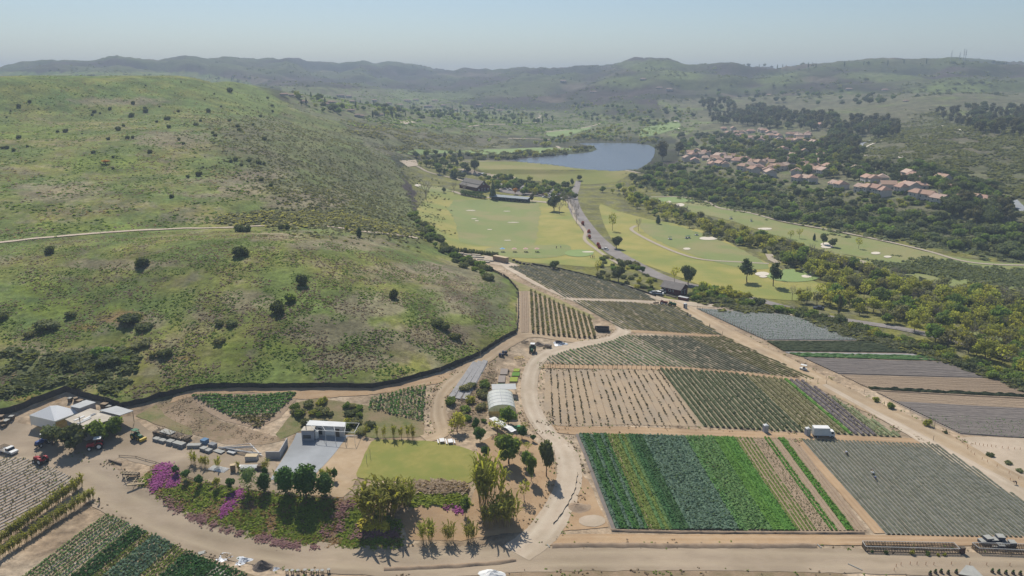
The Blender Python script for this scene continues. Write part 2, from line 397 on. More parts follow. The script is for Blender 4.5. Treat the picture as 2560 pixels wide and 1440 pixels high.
# ---------------------------------------------------------------- land cover of the terrain
LAKE_Z = 7.0
def flat_pt(px, py, z):
    a, t = ray(px, py); r = (z-CAM_Z)/float(t); return (r*math.sin(a), r*math.cos(a))
LAKE = [flat_pt(x, y, LAKE_Z) for x, y in [(1256,401),(1290,398),(1350,392),(1420,386),(1478,380),(1492,374),(1486,366),(1440,360),(1462,357),(1520,357),(1580,358),(1622,362),(1637,370),(1637,384),(1630,400),(1612,416),(1592,427),(1540,428),(1470,424),(1380,414),(1300,407)]]
SHORE = densify(LAKE, 12)
inl = pip(GX, GY, SHORE)
GZ[inl] = LAKE_Z-2.0
nearlake = (np.hypot(GX-np.mean([p[0] for p in LAKE]), GY-np.mean([p[1] for p in LAKE])) < 330) & ~inl & (RR > 760)
GZ[nearlake] = np.maximum(GZ[nearlake], LAKE_Z+.35)

PX, PY = project(GX, GY, GZ)
front = (np.abs(AA) < .72)
PX = np.where(front, PX, np.where(AA < 0, -400, 2960)); PY = np.where(front & np.isfinite(PY), PY, 900)
PXw = PX + 14*fbm(GX/14, GY/14, 4)*np.clip(200/RR, .15, 1)**.5*2; PYw = PY + 7*fbm(GX/14+50, GY/14, 4)*np.clip(200/RR, .12, 1)**.5*2
C_GREEN = np.array((.12, .155, .04)); C_YEL = np.array((.195, .19, .048)); C_DRY = np.array((.235, .185, .135)); C_SCRUB = np.array((.092, .10, .048))
C_OLIVE = np.array((.145, .14, .075)); C_PURP = np.array((.105, .078, .072)); C_SOIL = np.array((.33, .245, .16)); C_PALE = np.array((.43, .345, .245)); C_LUSH = np.array((.095, .15, .045))
def mixc(a, b, t): return a*(1-t[..., None]) + b*t[..., None]
n1 = fbm(GX/38, GY/38, 4); n2 = fbm(GX/9+11, GY/9, 4); n3 = fbm(GX/3.2, GY/3.2+7, 3); n4 = fbm(GX/130, GY/130, 4); nb = fbm(GX/420+3, GY/420, 5)
COV = np.broadcast_to(C_OLIVE, GX.shape+(3,)).copy()
# far ranges: purple-brown chaparral with grassy openings
COV = mixc(C_PURP*.55, C_SCRUB*.42, sstep(-.25, .25, n4)); COV = mixc(COV, C_GREEN*1.15, sstep(.05, .35, nb*.7+(rid-.45)*.5)*.4)
COV = mixc(COV, C_DRY*.8, sstep(.25, .45, fbm(GX/200+9, GY/200, 4))*.6)
def zone(poly, fn, warp=True):
    m = pip(PXw if warp else PX, PYw if warp else PY, poly) & front
    if m.any(): COV[m] = fn(m)
def grassland(m, green=1.0, dry=0.0, yel=0.0):
    c = mixc(C_GREEN*1.0, C_YEL, sstep(-.3+.2*0-yel, .45-yel, n1[m]))
    c = mixc(c, C_LUSH, sstep(.12, .4, n2[m]*.7+n4[m]*.5)*.6)
    d = sstep(.02-dry, .30-dry, n2[m]*.55+n1[m]*.6-.1+n3[m]*.25)
    c = mixc(c, C_DRY, d*.5)
    c = c*(1+.22*n3[m])[..., None]
    return c
def scrubland(m, dense=.5, purple=.4, grass=.3):
    c = mixc(C_OLIVE, C_PURP*1.25, sstep(-.2, .4, n4[m]+n1[m]*.4)*purple)
    c = mixc(c, C_SCRUB, sstep(.1-dense*.5, .35-dense*.3, n2[m]+n3[m]*.5)*.6)
    c = mixc(c, C_GREEN*1.2, sstep(.12, .35, n1[m]*.7-n4[m]*.6)*grass)
    return c
LEFT_HILL = [(-600,150),(-600,1100),(0,1028),(160,972),(300,1014),(480,974),(750,968),(1000,957),(1150,907),(1290,832),(1294,720),(1262,688),(1170,650),(1110,600),(1050,560),(1010,470),(1000,420),(900,330),(700,250),(600,205),(520,185),(0,180)]
zone(LEFT_HILL, lambda m: grassland(m, dry=.05))
FLK = [(520,290),(640,250),(760,330),(900,320),(1010,400),(1030,470),(1060,570),(1000,600),(880,580),(760,560),(700,520),(640,470),(580,400),(500,330)]
_o = np.random.default_rng(5).normal(size=(14, 2)); _near = front & (RR > 300) & (RR < 1500) & (PX > 300) & (PX < 1250)
_w = np.mean([pip(PXw[_near]+60*o[0], PYw[_near]+26*o[1], FLK) for o in _o], 0)*np.clip(.75+n1[_near]*1.1, 0, 1)
_all = scrubland(_near, .45, .35, .35); COV[_near] = mixc(COV[_near], _all, _w*pip(PXw[_near], PYw[_near], LEFT_HILL))
zone([(-600,180),(480,180),(620,205),(720,260),(700,290),(560,290),(300,280),(-600,300)], lambda m: grassland(m, dry=-.25)*np.array((.95, 1.02, 1.0)))
zone([(850,300),(1000,322),(1220,340),(1300,352),(1260,378),(1000,392),(930,380)], lambda m: scrubland(m, .35, .4, .3)*1.08)
zone([(700,215),(1000,225),(1200,270),(1560,290),(1700,300),(1660,345),(1480,345),(1300,340),(1100,335),(900,318),(740,280)], lambda m: mixc(scrubland(m, .5, .1, .8), C_GREEN*1.25, sstep(-.1, .25, n2[m])*.55))
for e in [(640,250,60,40),(560,230,120,30),(1010,240,60,16),(1120,240,80,14),(1560,205,70,18),(1620,165,90,14),(1700,190,60,14),(1960,195,80,20),(2120,240,120,18),(2400,240,160,22),(2200,190,120,14),(2420,215,90,18),(1290,300,60,8)]:
    q = ((PXw-e[0])/e[2])**2+((PYw-e[1])/e[3])**2+1.4*n4
    m = (q < 1) & front & (RR > 650); COV[m] = mixc(COV[m], C_GREEN*1.25, np.clip(1.2-q[m], 0, 1)*.6)
zone([(1640,250),(2100,235),(2560,230),(2700,240),(2700,620),(2560,600),(2340,555),(2180,505),(1900,450),(1700,410),(1690,340)], lambda m: scrubland(m, .45, .2, .55))
zone([(2130,400),(2200,330),(2300,280),(2420,310),(2700,330),(2700,520),(2540,500),(2400,450)], lambda m: scrubland(m, .35, .35, .3)*.95)
zone([(1560,440),(1700,412),(1900,455),(2180,508),(2340,530),(2700,590),(2700,700),(2560,645),(2200,590),(2050,560),(1850,515),(1640,480)], lambda m: scrubland(m, .4, .1, .7))
zone([(1640,345),(1700,345),(1790,300),(1760,290),(1690,310)], lambda m: scrubland(m, .2, .1, .8)*1.15)
# valley floor
zone([(1000,420),(1080,395),(1250,402),(1600,432),(1640,480),(2050,560),(2700,690),(2700,960),(2250,860),(1900,790),(1640,740),(1480,690),(1280,662),(1140,625),(1060,560),(1030,470)], lambda m: mixc(C_YEL*.9, C_OLIVE, sstep(-.2, .4, n2[m])))
FARM = [(-600,1090),(0,1030),(165,976),(300,1016),(480,977),(750,971),(1000,960),(1150,910),(1292,835),(1296,720),(1262,688),(1180,645),(1140,625),(1290,662),(1480,690),(1640,745),(1760,764),(1960,782),(2220,850),(2560,972),(2900,1080),(3400,1700),(3400,4000),(-1500,4000),(-1500,1300)]
zone(FARM, lambda m: mixc(C_SOIL, C_PALE, sstep(-.3, .5, n1[m]*.6+n2[m]*.5))*(1+.16*n3[m])[..., None], False)
# left-hill accents: dry patches, scrub belts, orange weeds
def blob(x, y, rx, ry, col, a=.8, rot=0.0):
    c, s = math.cos(rot), math.sin(rot); u = (PXw-x)*c+(PYw-y)*s; v = -(PXw-x)*s+(PYw-y)*c
    q = (u/rx)**2+(v/ry)**2+1.1*n2+.7*n1
    m = (q < 1.1) & front & (RR < 1200) & (GZ > 6)
    COV[m] = mixc(COV[m], np.array(col)*(1+.2*n3[m])[..., None], np.clip((1.1-q[m])*1.6, 0, 1)*a)
for b in [(930,760,90,35),(1050,850,150,45),(820,830,120,40),(1180,790,90,60),(1150,700,110,50,),(620,750,70,30),(330,800,80,22),(520,790,60,16),(250,890,110,26),(60,880,70,28),(900,900,150,22),(150,480,120,28),(430,350,100,22),(560,470,120,30),(860,610,150,18),(300,660,160,14),(640,440,80,16),(300,255,130,12),(1000,680,120,25),(450,545,60,10),(760,500,120,30),(700,590,80,14)]:
    blob(*b[:4], C_DRY*1.0, .6)
for b in [(100,930,140,22),(240,920,60,18),(60,960,90,24),(1230,760,50,70),(400,1000,40,12)]: blob(*b[:4], C_SCRUB*1.1, .75)
for b in [(300,790,60,16),(220,820,40,12),(90,1000,60,10),(440,900,40,10)]: blob(*b[:4], (.22,.13,.045), .6)
for b in [(160,770,120,26),(700,860,90,18),(1150,800,60,20),(690,640,70,22),(250,570,120,12),(100,720,90,20),(620,900,60,16),(280,410,160,26),(80,330,110,26),(500,470,60,14),(130,560,100,10),(600,870,50,14)]: blob(*b[:4], (.15,.19,.03), .65)
for b in [(250,520,110,8,-.25),(440,545,50,14,0),(330,700,120,6,0)]: blob(*b[:4], C_SCRUB, .7, b[4])
COV = np.clip(COV, .01, .8)

terr_m = bpy.data.materials.new("terrain_cover"); terr_m.use_nodes = True
t = terr_m.node_tree; n = t.nodes; L = t.links.new; p = n["Principled BSDF"]; p.inputs["Roughness"].default_value = .95; p.inputs["Specular IOR Level"].default_value = .12
at = n.new("ShaderNodeAttribute"); at.attribute_name = "cover"; ge = n.new("ShaderNodeNewGeometry")
def _nz(s, d=6):
    q = n.new("ShaderNodeTexNoise"); q.inputs["Scale"].default_value = s; q.inputs["Detail"].default_value = d; q.inputs["Roughness"].default_value = .65; L(ge.outputs["Position"], q.inputs["Vector"])
    r = n.new("ShaderNodeMapRange"); r.inputs[1].default_value = .3; r.inputs[2].default_value = .7; r.inputs[3].default_value = .5; r.inputs[4].default_value = 1.5; L(q.outputs["Fac"], r.inputs[0]); return r.outputs[0], q.outputs["Fac"]
a1, h1 = _nz(.55); a2, h2 = _nz(.06, 4)
mu = n.new("ShaderNodeMath"); mu.operation = 'MULTIPLY'; L(a1, mu.inputs[0]); L(a2, mu.inputs[1])
mx = n.new("ShaderNodeMix"); mx.data_type = 'RGBA'; mx.blend_type = 'MULTIPLY'; mx.inputs[0].default_value = .8; L(at.outputs["Color"], mx.inputs[6]); L(mu.outputs[0], mx.inputs[7]); L(mx.outputs[2], p.inputs["Base Color"])
bp = n.new("ShaderNodeBump"); bp.inputs["Distance"].default_value = .5; bp.inputs["Strength"].default_value = .8; L(h1, bp.inputs["Height"]); L(bp.outputs[0], p.inputs["Normal"])
idx = np.arange(GX.size).reshape(GX.shape)
TF = np.stack([idx[:-1, :-1], idx[:-1, 1:], idx[1:, 1:], idx[1:, :-1]], -1).reshape(-1, 4)[:, ::-1]
TV = np.stack([GX.ravel(), GY.ravel(), GZ.ravel()], 1)
tc = np.concatenate([COV.reshape(-1, 3), np.ones((COV.size//3, 1))], 1)
terrain = link("terrain", np_mesh("terrain", TV, TF, terr_m, attrs={"cover": tc}, smooth=True)); tag(terrain, kind="structure")

# ---------------------------------------------------------------- haze
hz = MB().box(-7500, 7500, -7500, 7500, -6, 240)
hm = bpy.data.materials.new("haze_air"); hm.use_nodes = True
for q in list(hm.node_tree.nodes):
    if q.type == 'BSDF_PRINCIPLED': hm.node_tree.nodes.remove(q)
pv = hm.node_tree.nodes.new("ShaderNodeVolumePrincipled"); pv.inputs["Density"].default_value = HAZE_DENSITY; pv.inputs["Color"].default_value = (.70, .84, 1, 1); pv.inputs["Anisotropy"].default_value = .0
hm.node_tree.links.new(pv.outputs[0], hm.node_tree.nodes["Material Output"].inputs["Volume"])
tag(hz.build("haze", hm), "thin pale haze lying over the whole valley", None, None, "stuff")

# ---------------------------------------------------------------- water
wm = mat("lake_water", (.085, .10, .125), (.11, .125, .15), .02, rough=.25, spec=.35, bump=.12, bsc=.9, stretch=(.5, (1, .25, 1)))
lk = sheet("lake", LAKE, wm, 0, step=14, jit=1.5, flat=LAKE_Z, world=True); tag(lk, kind="structure")

# ---------------------------------------------------------------- ground sheets: roads, yards, turf
M_DIRT = mat("dirt_road", (.37, .265, .155), (.44, .33, .21), .35, c3=(.31, .23, .145), sc3=.05, across=(.52, .42, .29), bump=.05, bsc=3)
M_PALE = mat("pale_dirt", (.44, .35, .255), (.50, .41, .305), .4, c3=(.38, .305, .215), sc3=.06, across=(.58, .50, .385), bump=.05, bsc=3)
M_ORNG = mat("ochre_dirt", (.385, .25, .135), (.43, .30, .175), .4, c3=(.33, .22, .125), sc3=.07, across=(.48, .35, .22), bump=.05, bsc=3)
M_YARD = mat("yard_dirt", (.30, .235, .165), (.385, .305, .215), .22, c3=(.25, .195, .13), sc3=.045, across=(.43, .35, .24), bump=.05, bsc=2.5, stretch=(.0, (.35, 1.0, 1)))
M_ASPH = mat("asphalt", (.19, .165, .145), (.225, .2, .18), .3, c3=(.26, .235, .215), sc3=.08, rough=.85)
M_CONC = mat("concrete_pad", (.285, .30, .31), (.33, .345, .355), .25, c3=(.25, .26, .265), sc3=.09, rough=.85, stretch=(.35, (1, .2, 1)))
M_WALK = mat("pale_path", (.36, .30, .22), (.41, .35, .265), .8)
M_LAWN = mat("lawn_grass", (.215, .205, .045), (.265, .24, .06), .5, c3=(.185, .2, .04), sc3=.12, bump=.03, bsc=8)
M_ROUGH = mat("golf_rough", (.28, .265, .06), (.345, .295, .085), .09, c3=(.21, .235, .055), sc3=.022, bump=.08, bsc=1.2)
M_FAIR = mat("golf_fairway", (.185, .225, .068), (.21, .24, .075), .07, c3=(.255, .24, .095), sc3=.03, bump=.04, bsc=2, stretch=(.6, (1, .2, 1)))
M_GREEN = mat("golf_green", (.20, .275, .085), (.225, .295, .1), .3)
M_SAND = mat("bunker_sand", (.60, .53, .42), (.66, .60, .49), 1.0)
M_DAM = mat("dam_grass", (.20, .205, .04), (.165, .185, .036), .04, c3=(.25, .22, .07), sc3=.02)
M_WEED = mat("weedy_grass", (.12, .135, .04), (.20, .175, .075), .5, c3=(.24, .18, .10), sc3=.1, bump=.15, bsc=2)
M_SCARF = mat("scruffy_bank", (.25, .175, .11), (.19, .15, .08), .5, c3=(.31, .225, .145), sc3=.12, bump=.15, bsc=2)
M_DRYG = mat("dry_grass", (.30, .255, .115), (.255, .225, .085), .4, c3=(.21, .205, .07), sc3=.1, bump=.08, bsc=3)
def S(o): return tag(o, kind="structure")
def ell(x, y, rx, ry, n=18, rot=0): return [(x+rx*math.cos(t)*math.cos(rot)-ry*math.sin(t)*math.sin(rot), y+rx*math.cos(t)*math.sin(rot)+ry*math.sin(t)*math.cos(rot)) for t in [2*math.pi*i/n for i in range(n)]]

S(sheet("yard", [(-150,1075),(0,1048),(75,1062),(160,1085),(330,1040),(390,1090),(480,1112),(600,1142),(690,1146),(690,1200),(700,1232),(640,1226),(520,1206),(425,1174),(300,1142),(270,1160),(345,1208),(300,1235),(210,1210),(130,1170),(50,1145),(-150,1150)], M_YARD, .05))
S(sheet("forecourt", [(868,1092),(900,1098),(935,1104),(905,1160),(893,1195),(880,1225),(858,1243),(740,1238),(700,1228),(780,1150)], M_DIRT, .09))
S(sheet("parking_pad", [(742,1083),(872,1090),(905,1090),(868,1092),(778,1198),(722,1203),(676,1200),(712,1140)], M_CONC, .14, jit=.15))
S(sheet("lawn", [(935,1102),(985,1100),(1060,1103),(1120,1110),(1165,1122),(1190,1137),(1190,1165),(1182,1200),(1150,1212),(1060,1207),(980,1203),(930,1200),(892,1192),(900,1165),(915,1130)], M_LAWN, .13, jit=.3, curve=True))
S(strip("farm_road", [(-60,1165),(110,1160),(215,1200),(330,1268),(470,1330),(620,1371),(800,1396),(1000,1408),(1200,1402),(1400,1398),(1700,1396),(2100,1402),(2560,1418),(2700,1424)], [9,9,9,9,9,9,9,9,9,8,8,8,8,8], M_YARD, .10, jit=.12))
S(strip("lower_track", [(1330,1352),(1480,1349),(1700,1350),(2000,1350),(2300,1352),(2560,1352),(2700,1354)], 3.6, M_ORNG, .12, jit=.2))
S(strip("dirt_track", [(1290,1385),(1355,1335),(1402,1260),(1424,1190),(1410,1125),(1362,1075),(1334,1030),(1322,975),(1336,912),(1380,880),(1450,862),(1520,850),(1556,832),(1545,806),(1480,768),(1400,736),(1330,704),(1280,676),(1252,656),(1205,640)], [7,7,6.2,6,6,5.6,5.2,5,5,5,5,5,6,5,4.2,4,4,4,4,5], M_PALE, .14, jit=.14))
S(strip("side_track", [(1060,1098),(1105,1082),(1096,1035),(1104,985),(1140,948),(1200,904),(1260,864),(1305,840),(1345,838),(1410,848),(1480,856)], [4.5,4.5,4.5,4.2,4.4,4.6,4.6,5,4.5,4.5,4], M_DIRT, .12, jit=.2))
S(strip("fence_track", [(1150,938),(1060,955),(960,972),(860,978),(760,984),(640,974),(520,982),(430,1000)], [4,4,4.5,5,5,2.6,2.4,3], M_ORNG, .10, jit=.3))
S(strip("field_lane", [(1345,1069),(1500,1077),(1750,1083),(2000,1092),(2180,1102),(2390,1112)], [4,3.8,3.8,3.8,4.5,6], M_ORNG, .12, jit=.2))
S(strip("cross_lane", [(1350,916),(1500,918),(1700,923),(1850,934),(2040,955)], 3.0, M_ORNG, .11, jit=.2))
S(strip("main_lane", [(1668,752),(1730,782),(1820,832),(1920,884),(2030,944),(2150,1004),(2270,1060),(2380,1115),(2470,1165),(2580,1228),(2700,1300)], [7,8,8,8.5,9,9,10,10,7,7,7], M_DIRT, .13, jit=.12))
S(strip("gravel_lane", [(2060,962),(2150,1012),(2270,1078),(2360,1130),(2460,1185),(2580,1250)], [2,2.4,4,5,5.5,6], M_PALE, .16, jit=.15))
S(strip("border_lane", [(1560,712),(1640,744),(1700,757),(1800,766),(1910,771),(1985,787),(2120,823),(2215,850),(2330,884),(2450,925),(2580,975),(2700,1030)], [3,5,8,5,4,4,4,4,4,4.5,4.5,4.5], M_PALE, .12, jit=.12))
S(strip("upper_lane", [(1400,745),(1500,750),(1600,754),(1690,760)], 3.4, M_PALE, .10, jit=.2))
S(strip("middle_lane", [(1545,828),(1650,832),(1760,838),(1850,850)], 3.2, M_ORNG, .10, jit=.2))
S(strip("plot_lane", [(1990,1096),(2050,1165),(2110,1232),(2200,1334)], 2.3, M_ORNG, .11, jit=.2))
S(sheet("gravel_lot", [(2370,1098),(2440,1092),(2600,1098),(2720,1160),(2720,1330),(2560,1235),(2440,1160)], M_PALE, .09))
S(strip("hill_road", [(-120,622),(0,607),(200,587),(400,574.5),(560,570),(700,563.5),(770,563),(900,578),(980,586),(1045,596)], 2.6, M_PALE, .25, k=4, jit=.2, seg=2))
S(sheet("tan_verge", [(1268,694),(1310,712),(1400,750),(1480,788),(1490,800),(1440,778),(1330,728),(1298,728),(1296,716)], M_DRYG, .07))
S(sheet("storage_yard", [(1128,628),(1160,632),(1230,646),(1290,660),(1300,668),(1250,664),(1225,660),(1180,648)], M_PALE, .10))
# slopes around the yard
S(sheet("scrubby_bank", [(380,1012),(470,985),(540,1050),(640,1078),(720,1100),(660,1112),(560,1110),(480,1085),(400,1060),(345,1035)], M_SCARF, .06))
S(sheet("grassy_slope", [(340,1040),(390,1012),(420,1045),(478,1072),(480,1092),(385,1060)], M_WEED, .10))
S(sheet("planted_slope", [(750,1004),(800,996),(920,1015),(1060,1056),(1060,1092),(935,1096),(880,1085),(750,1078),(700,1100),(690,1085)], M_WEED, .08))
S(sheet("terrace_bank", [(1225,905),(1240,918),(1234,975),(1222,1020),(1205,1075),(1120,1080),(1110,1040),(1170,1000)], M_SCARF, .08))
S(sheet("orchard_ground", [(1195,1110),(1250,1080),(1330,1095),(1380,1140),(1395,1200),(1370,1280),(1310,1330),(1150,1352),(1020,1350),(1000,1290),(1050,1262),(1170,1284),(1190,1215)], M_ORNG, .05))
S(sheet("spoil_ground", [(1445,1180),(1470,1200),(1522,1318),(1380,1330),(1395,1290),(1420,1240)], M_ORNG, .10))
S(sheet("sand_patch", ell(1480,1303,34,15), M_PALE, .15, jit=.5))
S(sheet("south_verge", [(-100,1445),(100,1445),(265,1286),(310,1300),(420,1350),(520,1402),(640,1440),(660,1460),(760,1445),(1000,1450),(1300,1415),(1380,1420),(2050,1405),(2110,1440),(2110,1500),(-100,1500)], M_SCARF, .05))
# golf course
S(sheet("driving_range", [(1075,478),(1045,520),(1048,545),(1085,582),(1135,622),(1250,640),(1310,655),(1400,662),(1490,668),(1535,655),(1475,602),(1446,560),(1436,520),(1420,505),(1350,492),(1200,488),(1120,480)], M_ROUGH, .12, curve=True))
S(sheet("range_turf", [(1118,522),(1135,500),(1240,498),(1345,506),(1352,530),(1340,600),(1330,622),(1150,606),(1140,560)], M_FAIR, .2, jit=2))
S(sheet("practice_tee", [(1215,634),(1240,618),(1400,612),(1428,622),(1420,636),(1360,646),(1270,644)], M_FAIR, .22, jit=1, curve=True))
S(sheet("putting_green", ell(1448, 634, 36, 9), M_GREEN, .3, jit=.3, curve=True))
S(sheet("golf_hole", [(1500,512),(1545,528),(1620,548),(1700,562),(1790,590),(1880,640),(1985,685),(2085,725),(2050,750),(1920,748),(1840,735),(1760,716),(1690,690),(1620,665),(1560,645),(1530,600),(1510,560)], M_ROUGH, .12, curve=True))
S(sheet("fairway", [(1600,560),(1700,568),(1800,602),(1900,650),(1920,672),(1840,668),(1740,640),(1640,600)], M_FAIR, .2, jit=2, curve=True))
S(sheet("putting_surface", ell(1985, 690, 68, 16), M_GREEN, .3, jit=.3, curve=True))
S(sheet("upper_hole", [(1618,492),(1700,494),(1770,506),(1850,524),(1950,556),(2050,574),(2180,600),(2330,632),(2480,656),(2600,664),(2600,702),(2420,680),(2280,668),(2130,640),(2040,622),(1960,596),(1880,570),(1800,545),(1700,525),(1640,510)], M_FAIR, .15, jit=3, curve=True))
S(sheet("upper_green", ell(1690, 500, 45, 7), M_GREEN, .3, jit=.3, curve=True))
S(sheet("lower_hole", [(2050,620),(2120,640),(2250,668),(2400,690),(2600,708),(2600,752),(2420,735),(2280,705),(2150,672),(2070,648)], M_FAIR, .16, jit=3, curve=True))
S(sheet("tee_box", [(2392,828),(2440,824),(2510,848),(2520,860),(2450,852)], M_FAIR, .2, jit=.6, curve=True))
S(sheet("far_hole", [(1000,379),(1080,374),(1180,376),(1260,373),(1420,371),(1400,380),(1260,386),(1160,384),(1080,386),(1005,384)], M_GREEN, .3, jit=3, curve=True))
S(sheet("lakeside_hole", [(1620,318),(1690,304),(1700,318),(1660,332),(1600,345)], M_GREEN, .4, jit=4, curve=True))
S(sheet("meadow", [(1370,330),(1430,322),(1480,318),(1440,334),(1380,342)], M_GREEN, .4, jit=4, curve=True))
S(sheet("dam", [(1175,404),(1250,404),(1400,415),(1600,432),(1570,440),(1540,456),(1440,462),(1330,452),(1250,440),(1200,428)], M_DAM, .15, jit=1.5))
S(strip("dam_crest_track", [(1130,402),(1250,403),(1400,413.5),(1500,423),(1590,431),(1600,428)], 3.0, M_WALK, .25, k=3))
for (x, y, rx, ry) in [(1177,527,12,.9),(1185,548,7,.8),(1192,553,5,.8),(1267,529,9,.7),(1283,557,15,.8),(1224,575,6,.9),(1269,602,9,.8),(1470,631,15,1.6),(1771,597,23,4.2),(1717,623,9,2.6),(1905,686,18,5),(1908,693,10,2.5),(2016,692,13,3.6),(1912,573,18,2.6),(2065,612,14,4.6),(2068,618,16,3.8),(2189,634,12,3.2),(2219,643,10,2.6),(1672,506,6,3),(1700,513,11,4),(1692,303,8,1.6),(1695,322,6,1.4),(1045,464,8,3)]:
    S(sheet("sand_bunker", ell(x, y, rx, ry, 14), M_SAND, .35, jit=.25, step=1.2, curve=True))
S(strip("access_road", [(1446,452),(1441,470),(1433,490),(1434,512),(1450,545),(1482,586),(1530,628),(1585,660),(1645,690),(1715,712),(1800,728),(1900,752),(2000,778),(2110,800),(2250,822),(2380,852),(2500,885),(2640,930)], [5,6,7,9,9.5,9,9,9,8.5,7,6,5.5,5.5,5.5,5.5,5.5,5.5,5.5], M_ASPH, .22, jit=.03, tracks=False))
S(strip("footpath", [(1412,498),(1430,520),(1440,550),(1463,578),(1462,600),(1488,622),(1520,645),(1560,668)], 2.2, M_WALK, .3, k=3, jit=.1))
S(strip("cart_path", [(1590,565),(1578,573),(1592,585),(1640,610),(1700,635),(1760,650),(1850,656),(1922,660)], 2.4, M_WALK, .3, k=3, jit=.1))
S(strip("cart_track", [(1620,493),(1700,493),(1765,504),(1800,521),(1860,530),(1950,553),(2060,573),(2200,601),(2320,629),(2400,652),(2480,662),(2600,664)], 2.4, M_WALK, .35, k=3, jit=.1))
S(strip("cart_bend", [(1922,636),(1930,650),(1945,658)], 4, M_WALK, .3, k=3)); S(strip("cart_spur", [(2090,640),(2130,648),(2160,656),(2168,668),(2172,672)], 3, M_WALK, .3, k=3))
S(strip("range_walk", [(1130,478),(1170,490),(1240,496),(1330,503),(1380,508)], [3,4,4,4,6], M_WALK, .3, k=3))
S(sheet("car_park", [(1240,455),(1330,462),(1420,478),(1432,500),(1340,492),(1250,480)], M_ASPH, .2, jit=1))
S(strip("back_lane", [(1000,405),(1040,415),(1070,430),(1130,445),(1170,455)], 4, M_WALK, .3, k=3)); S(sheet("turning_area", [(998,402),(1040,400),(1045,414),(1020,418)], M_PALE, .35, jit=.5))
S(sheet("stable_yard", [(1110,421),(1170,424),(1200,432),(1260,436),(1310,450),(1250,446),(1170,434)], M_PALE, .3, jit=.6))
for q in [[(1170,317),(1230,312),(1300,309),(1345,306),(1340,298),(1352,292),(1348,288)],[(1365,331),(1420,325),(1470,318),(1500,309)],[(1270,347),(1380,350)],[(1400,372),(1392,366)]]:
    S(strip("far_track", q, 4.5, M_PALE, .6, k=3, seg=6))
S(strip("hillside_road", [(2172,352),(2148,362),(2146,380),(2162,388)], 9, M_CONC, .5, k=3)); S(strip("hillside_walk", [(2210,350),(2165,368),(2156,382),(2166,390)], 3, M_SAND, .6, k=3))
S(strip("ridge_track", [(2355,315),(2375,320),(2400,330)], 3.5, M_SAND, .6, k=3)); S(strip("canyon_road", [(2530,500),(2545,515),(2570,535)], 6, M_CONC, .5, k=3)); S(sheet("bare_pad", [(2240,393),(2270,387),(2268,393),(2248,396)], M_SAND, .5, jit=.6))
S(strip("estate_road", [(1000,308),(1030,304)], 14, M_PALE, .6, k=3)); S(sheet("club_lawn", [(1030,462),(1090,466),(1130,478),(1085,482)], M_FAIR, .2, jit=1))


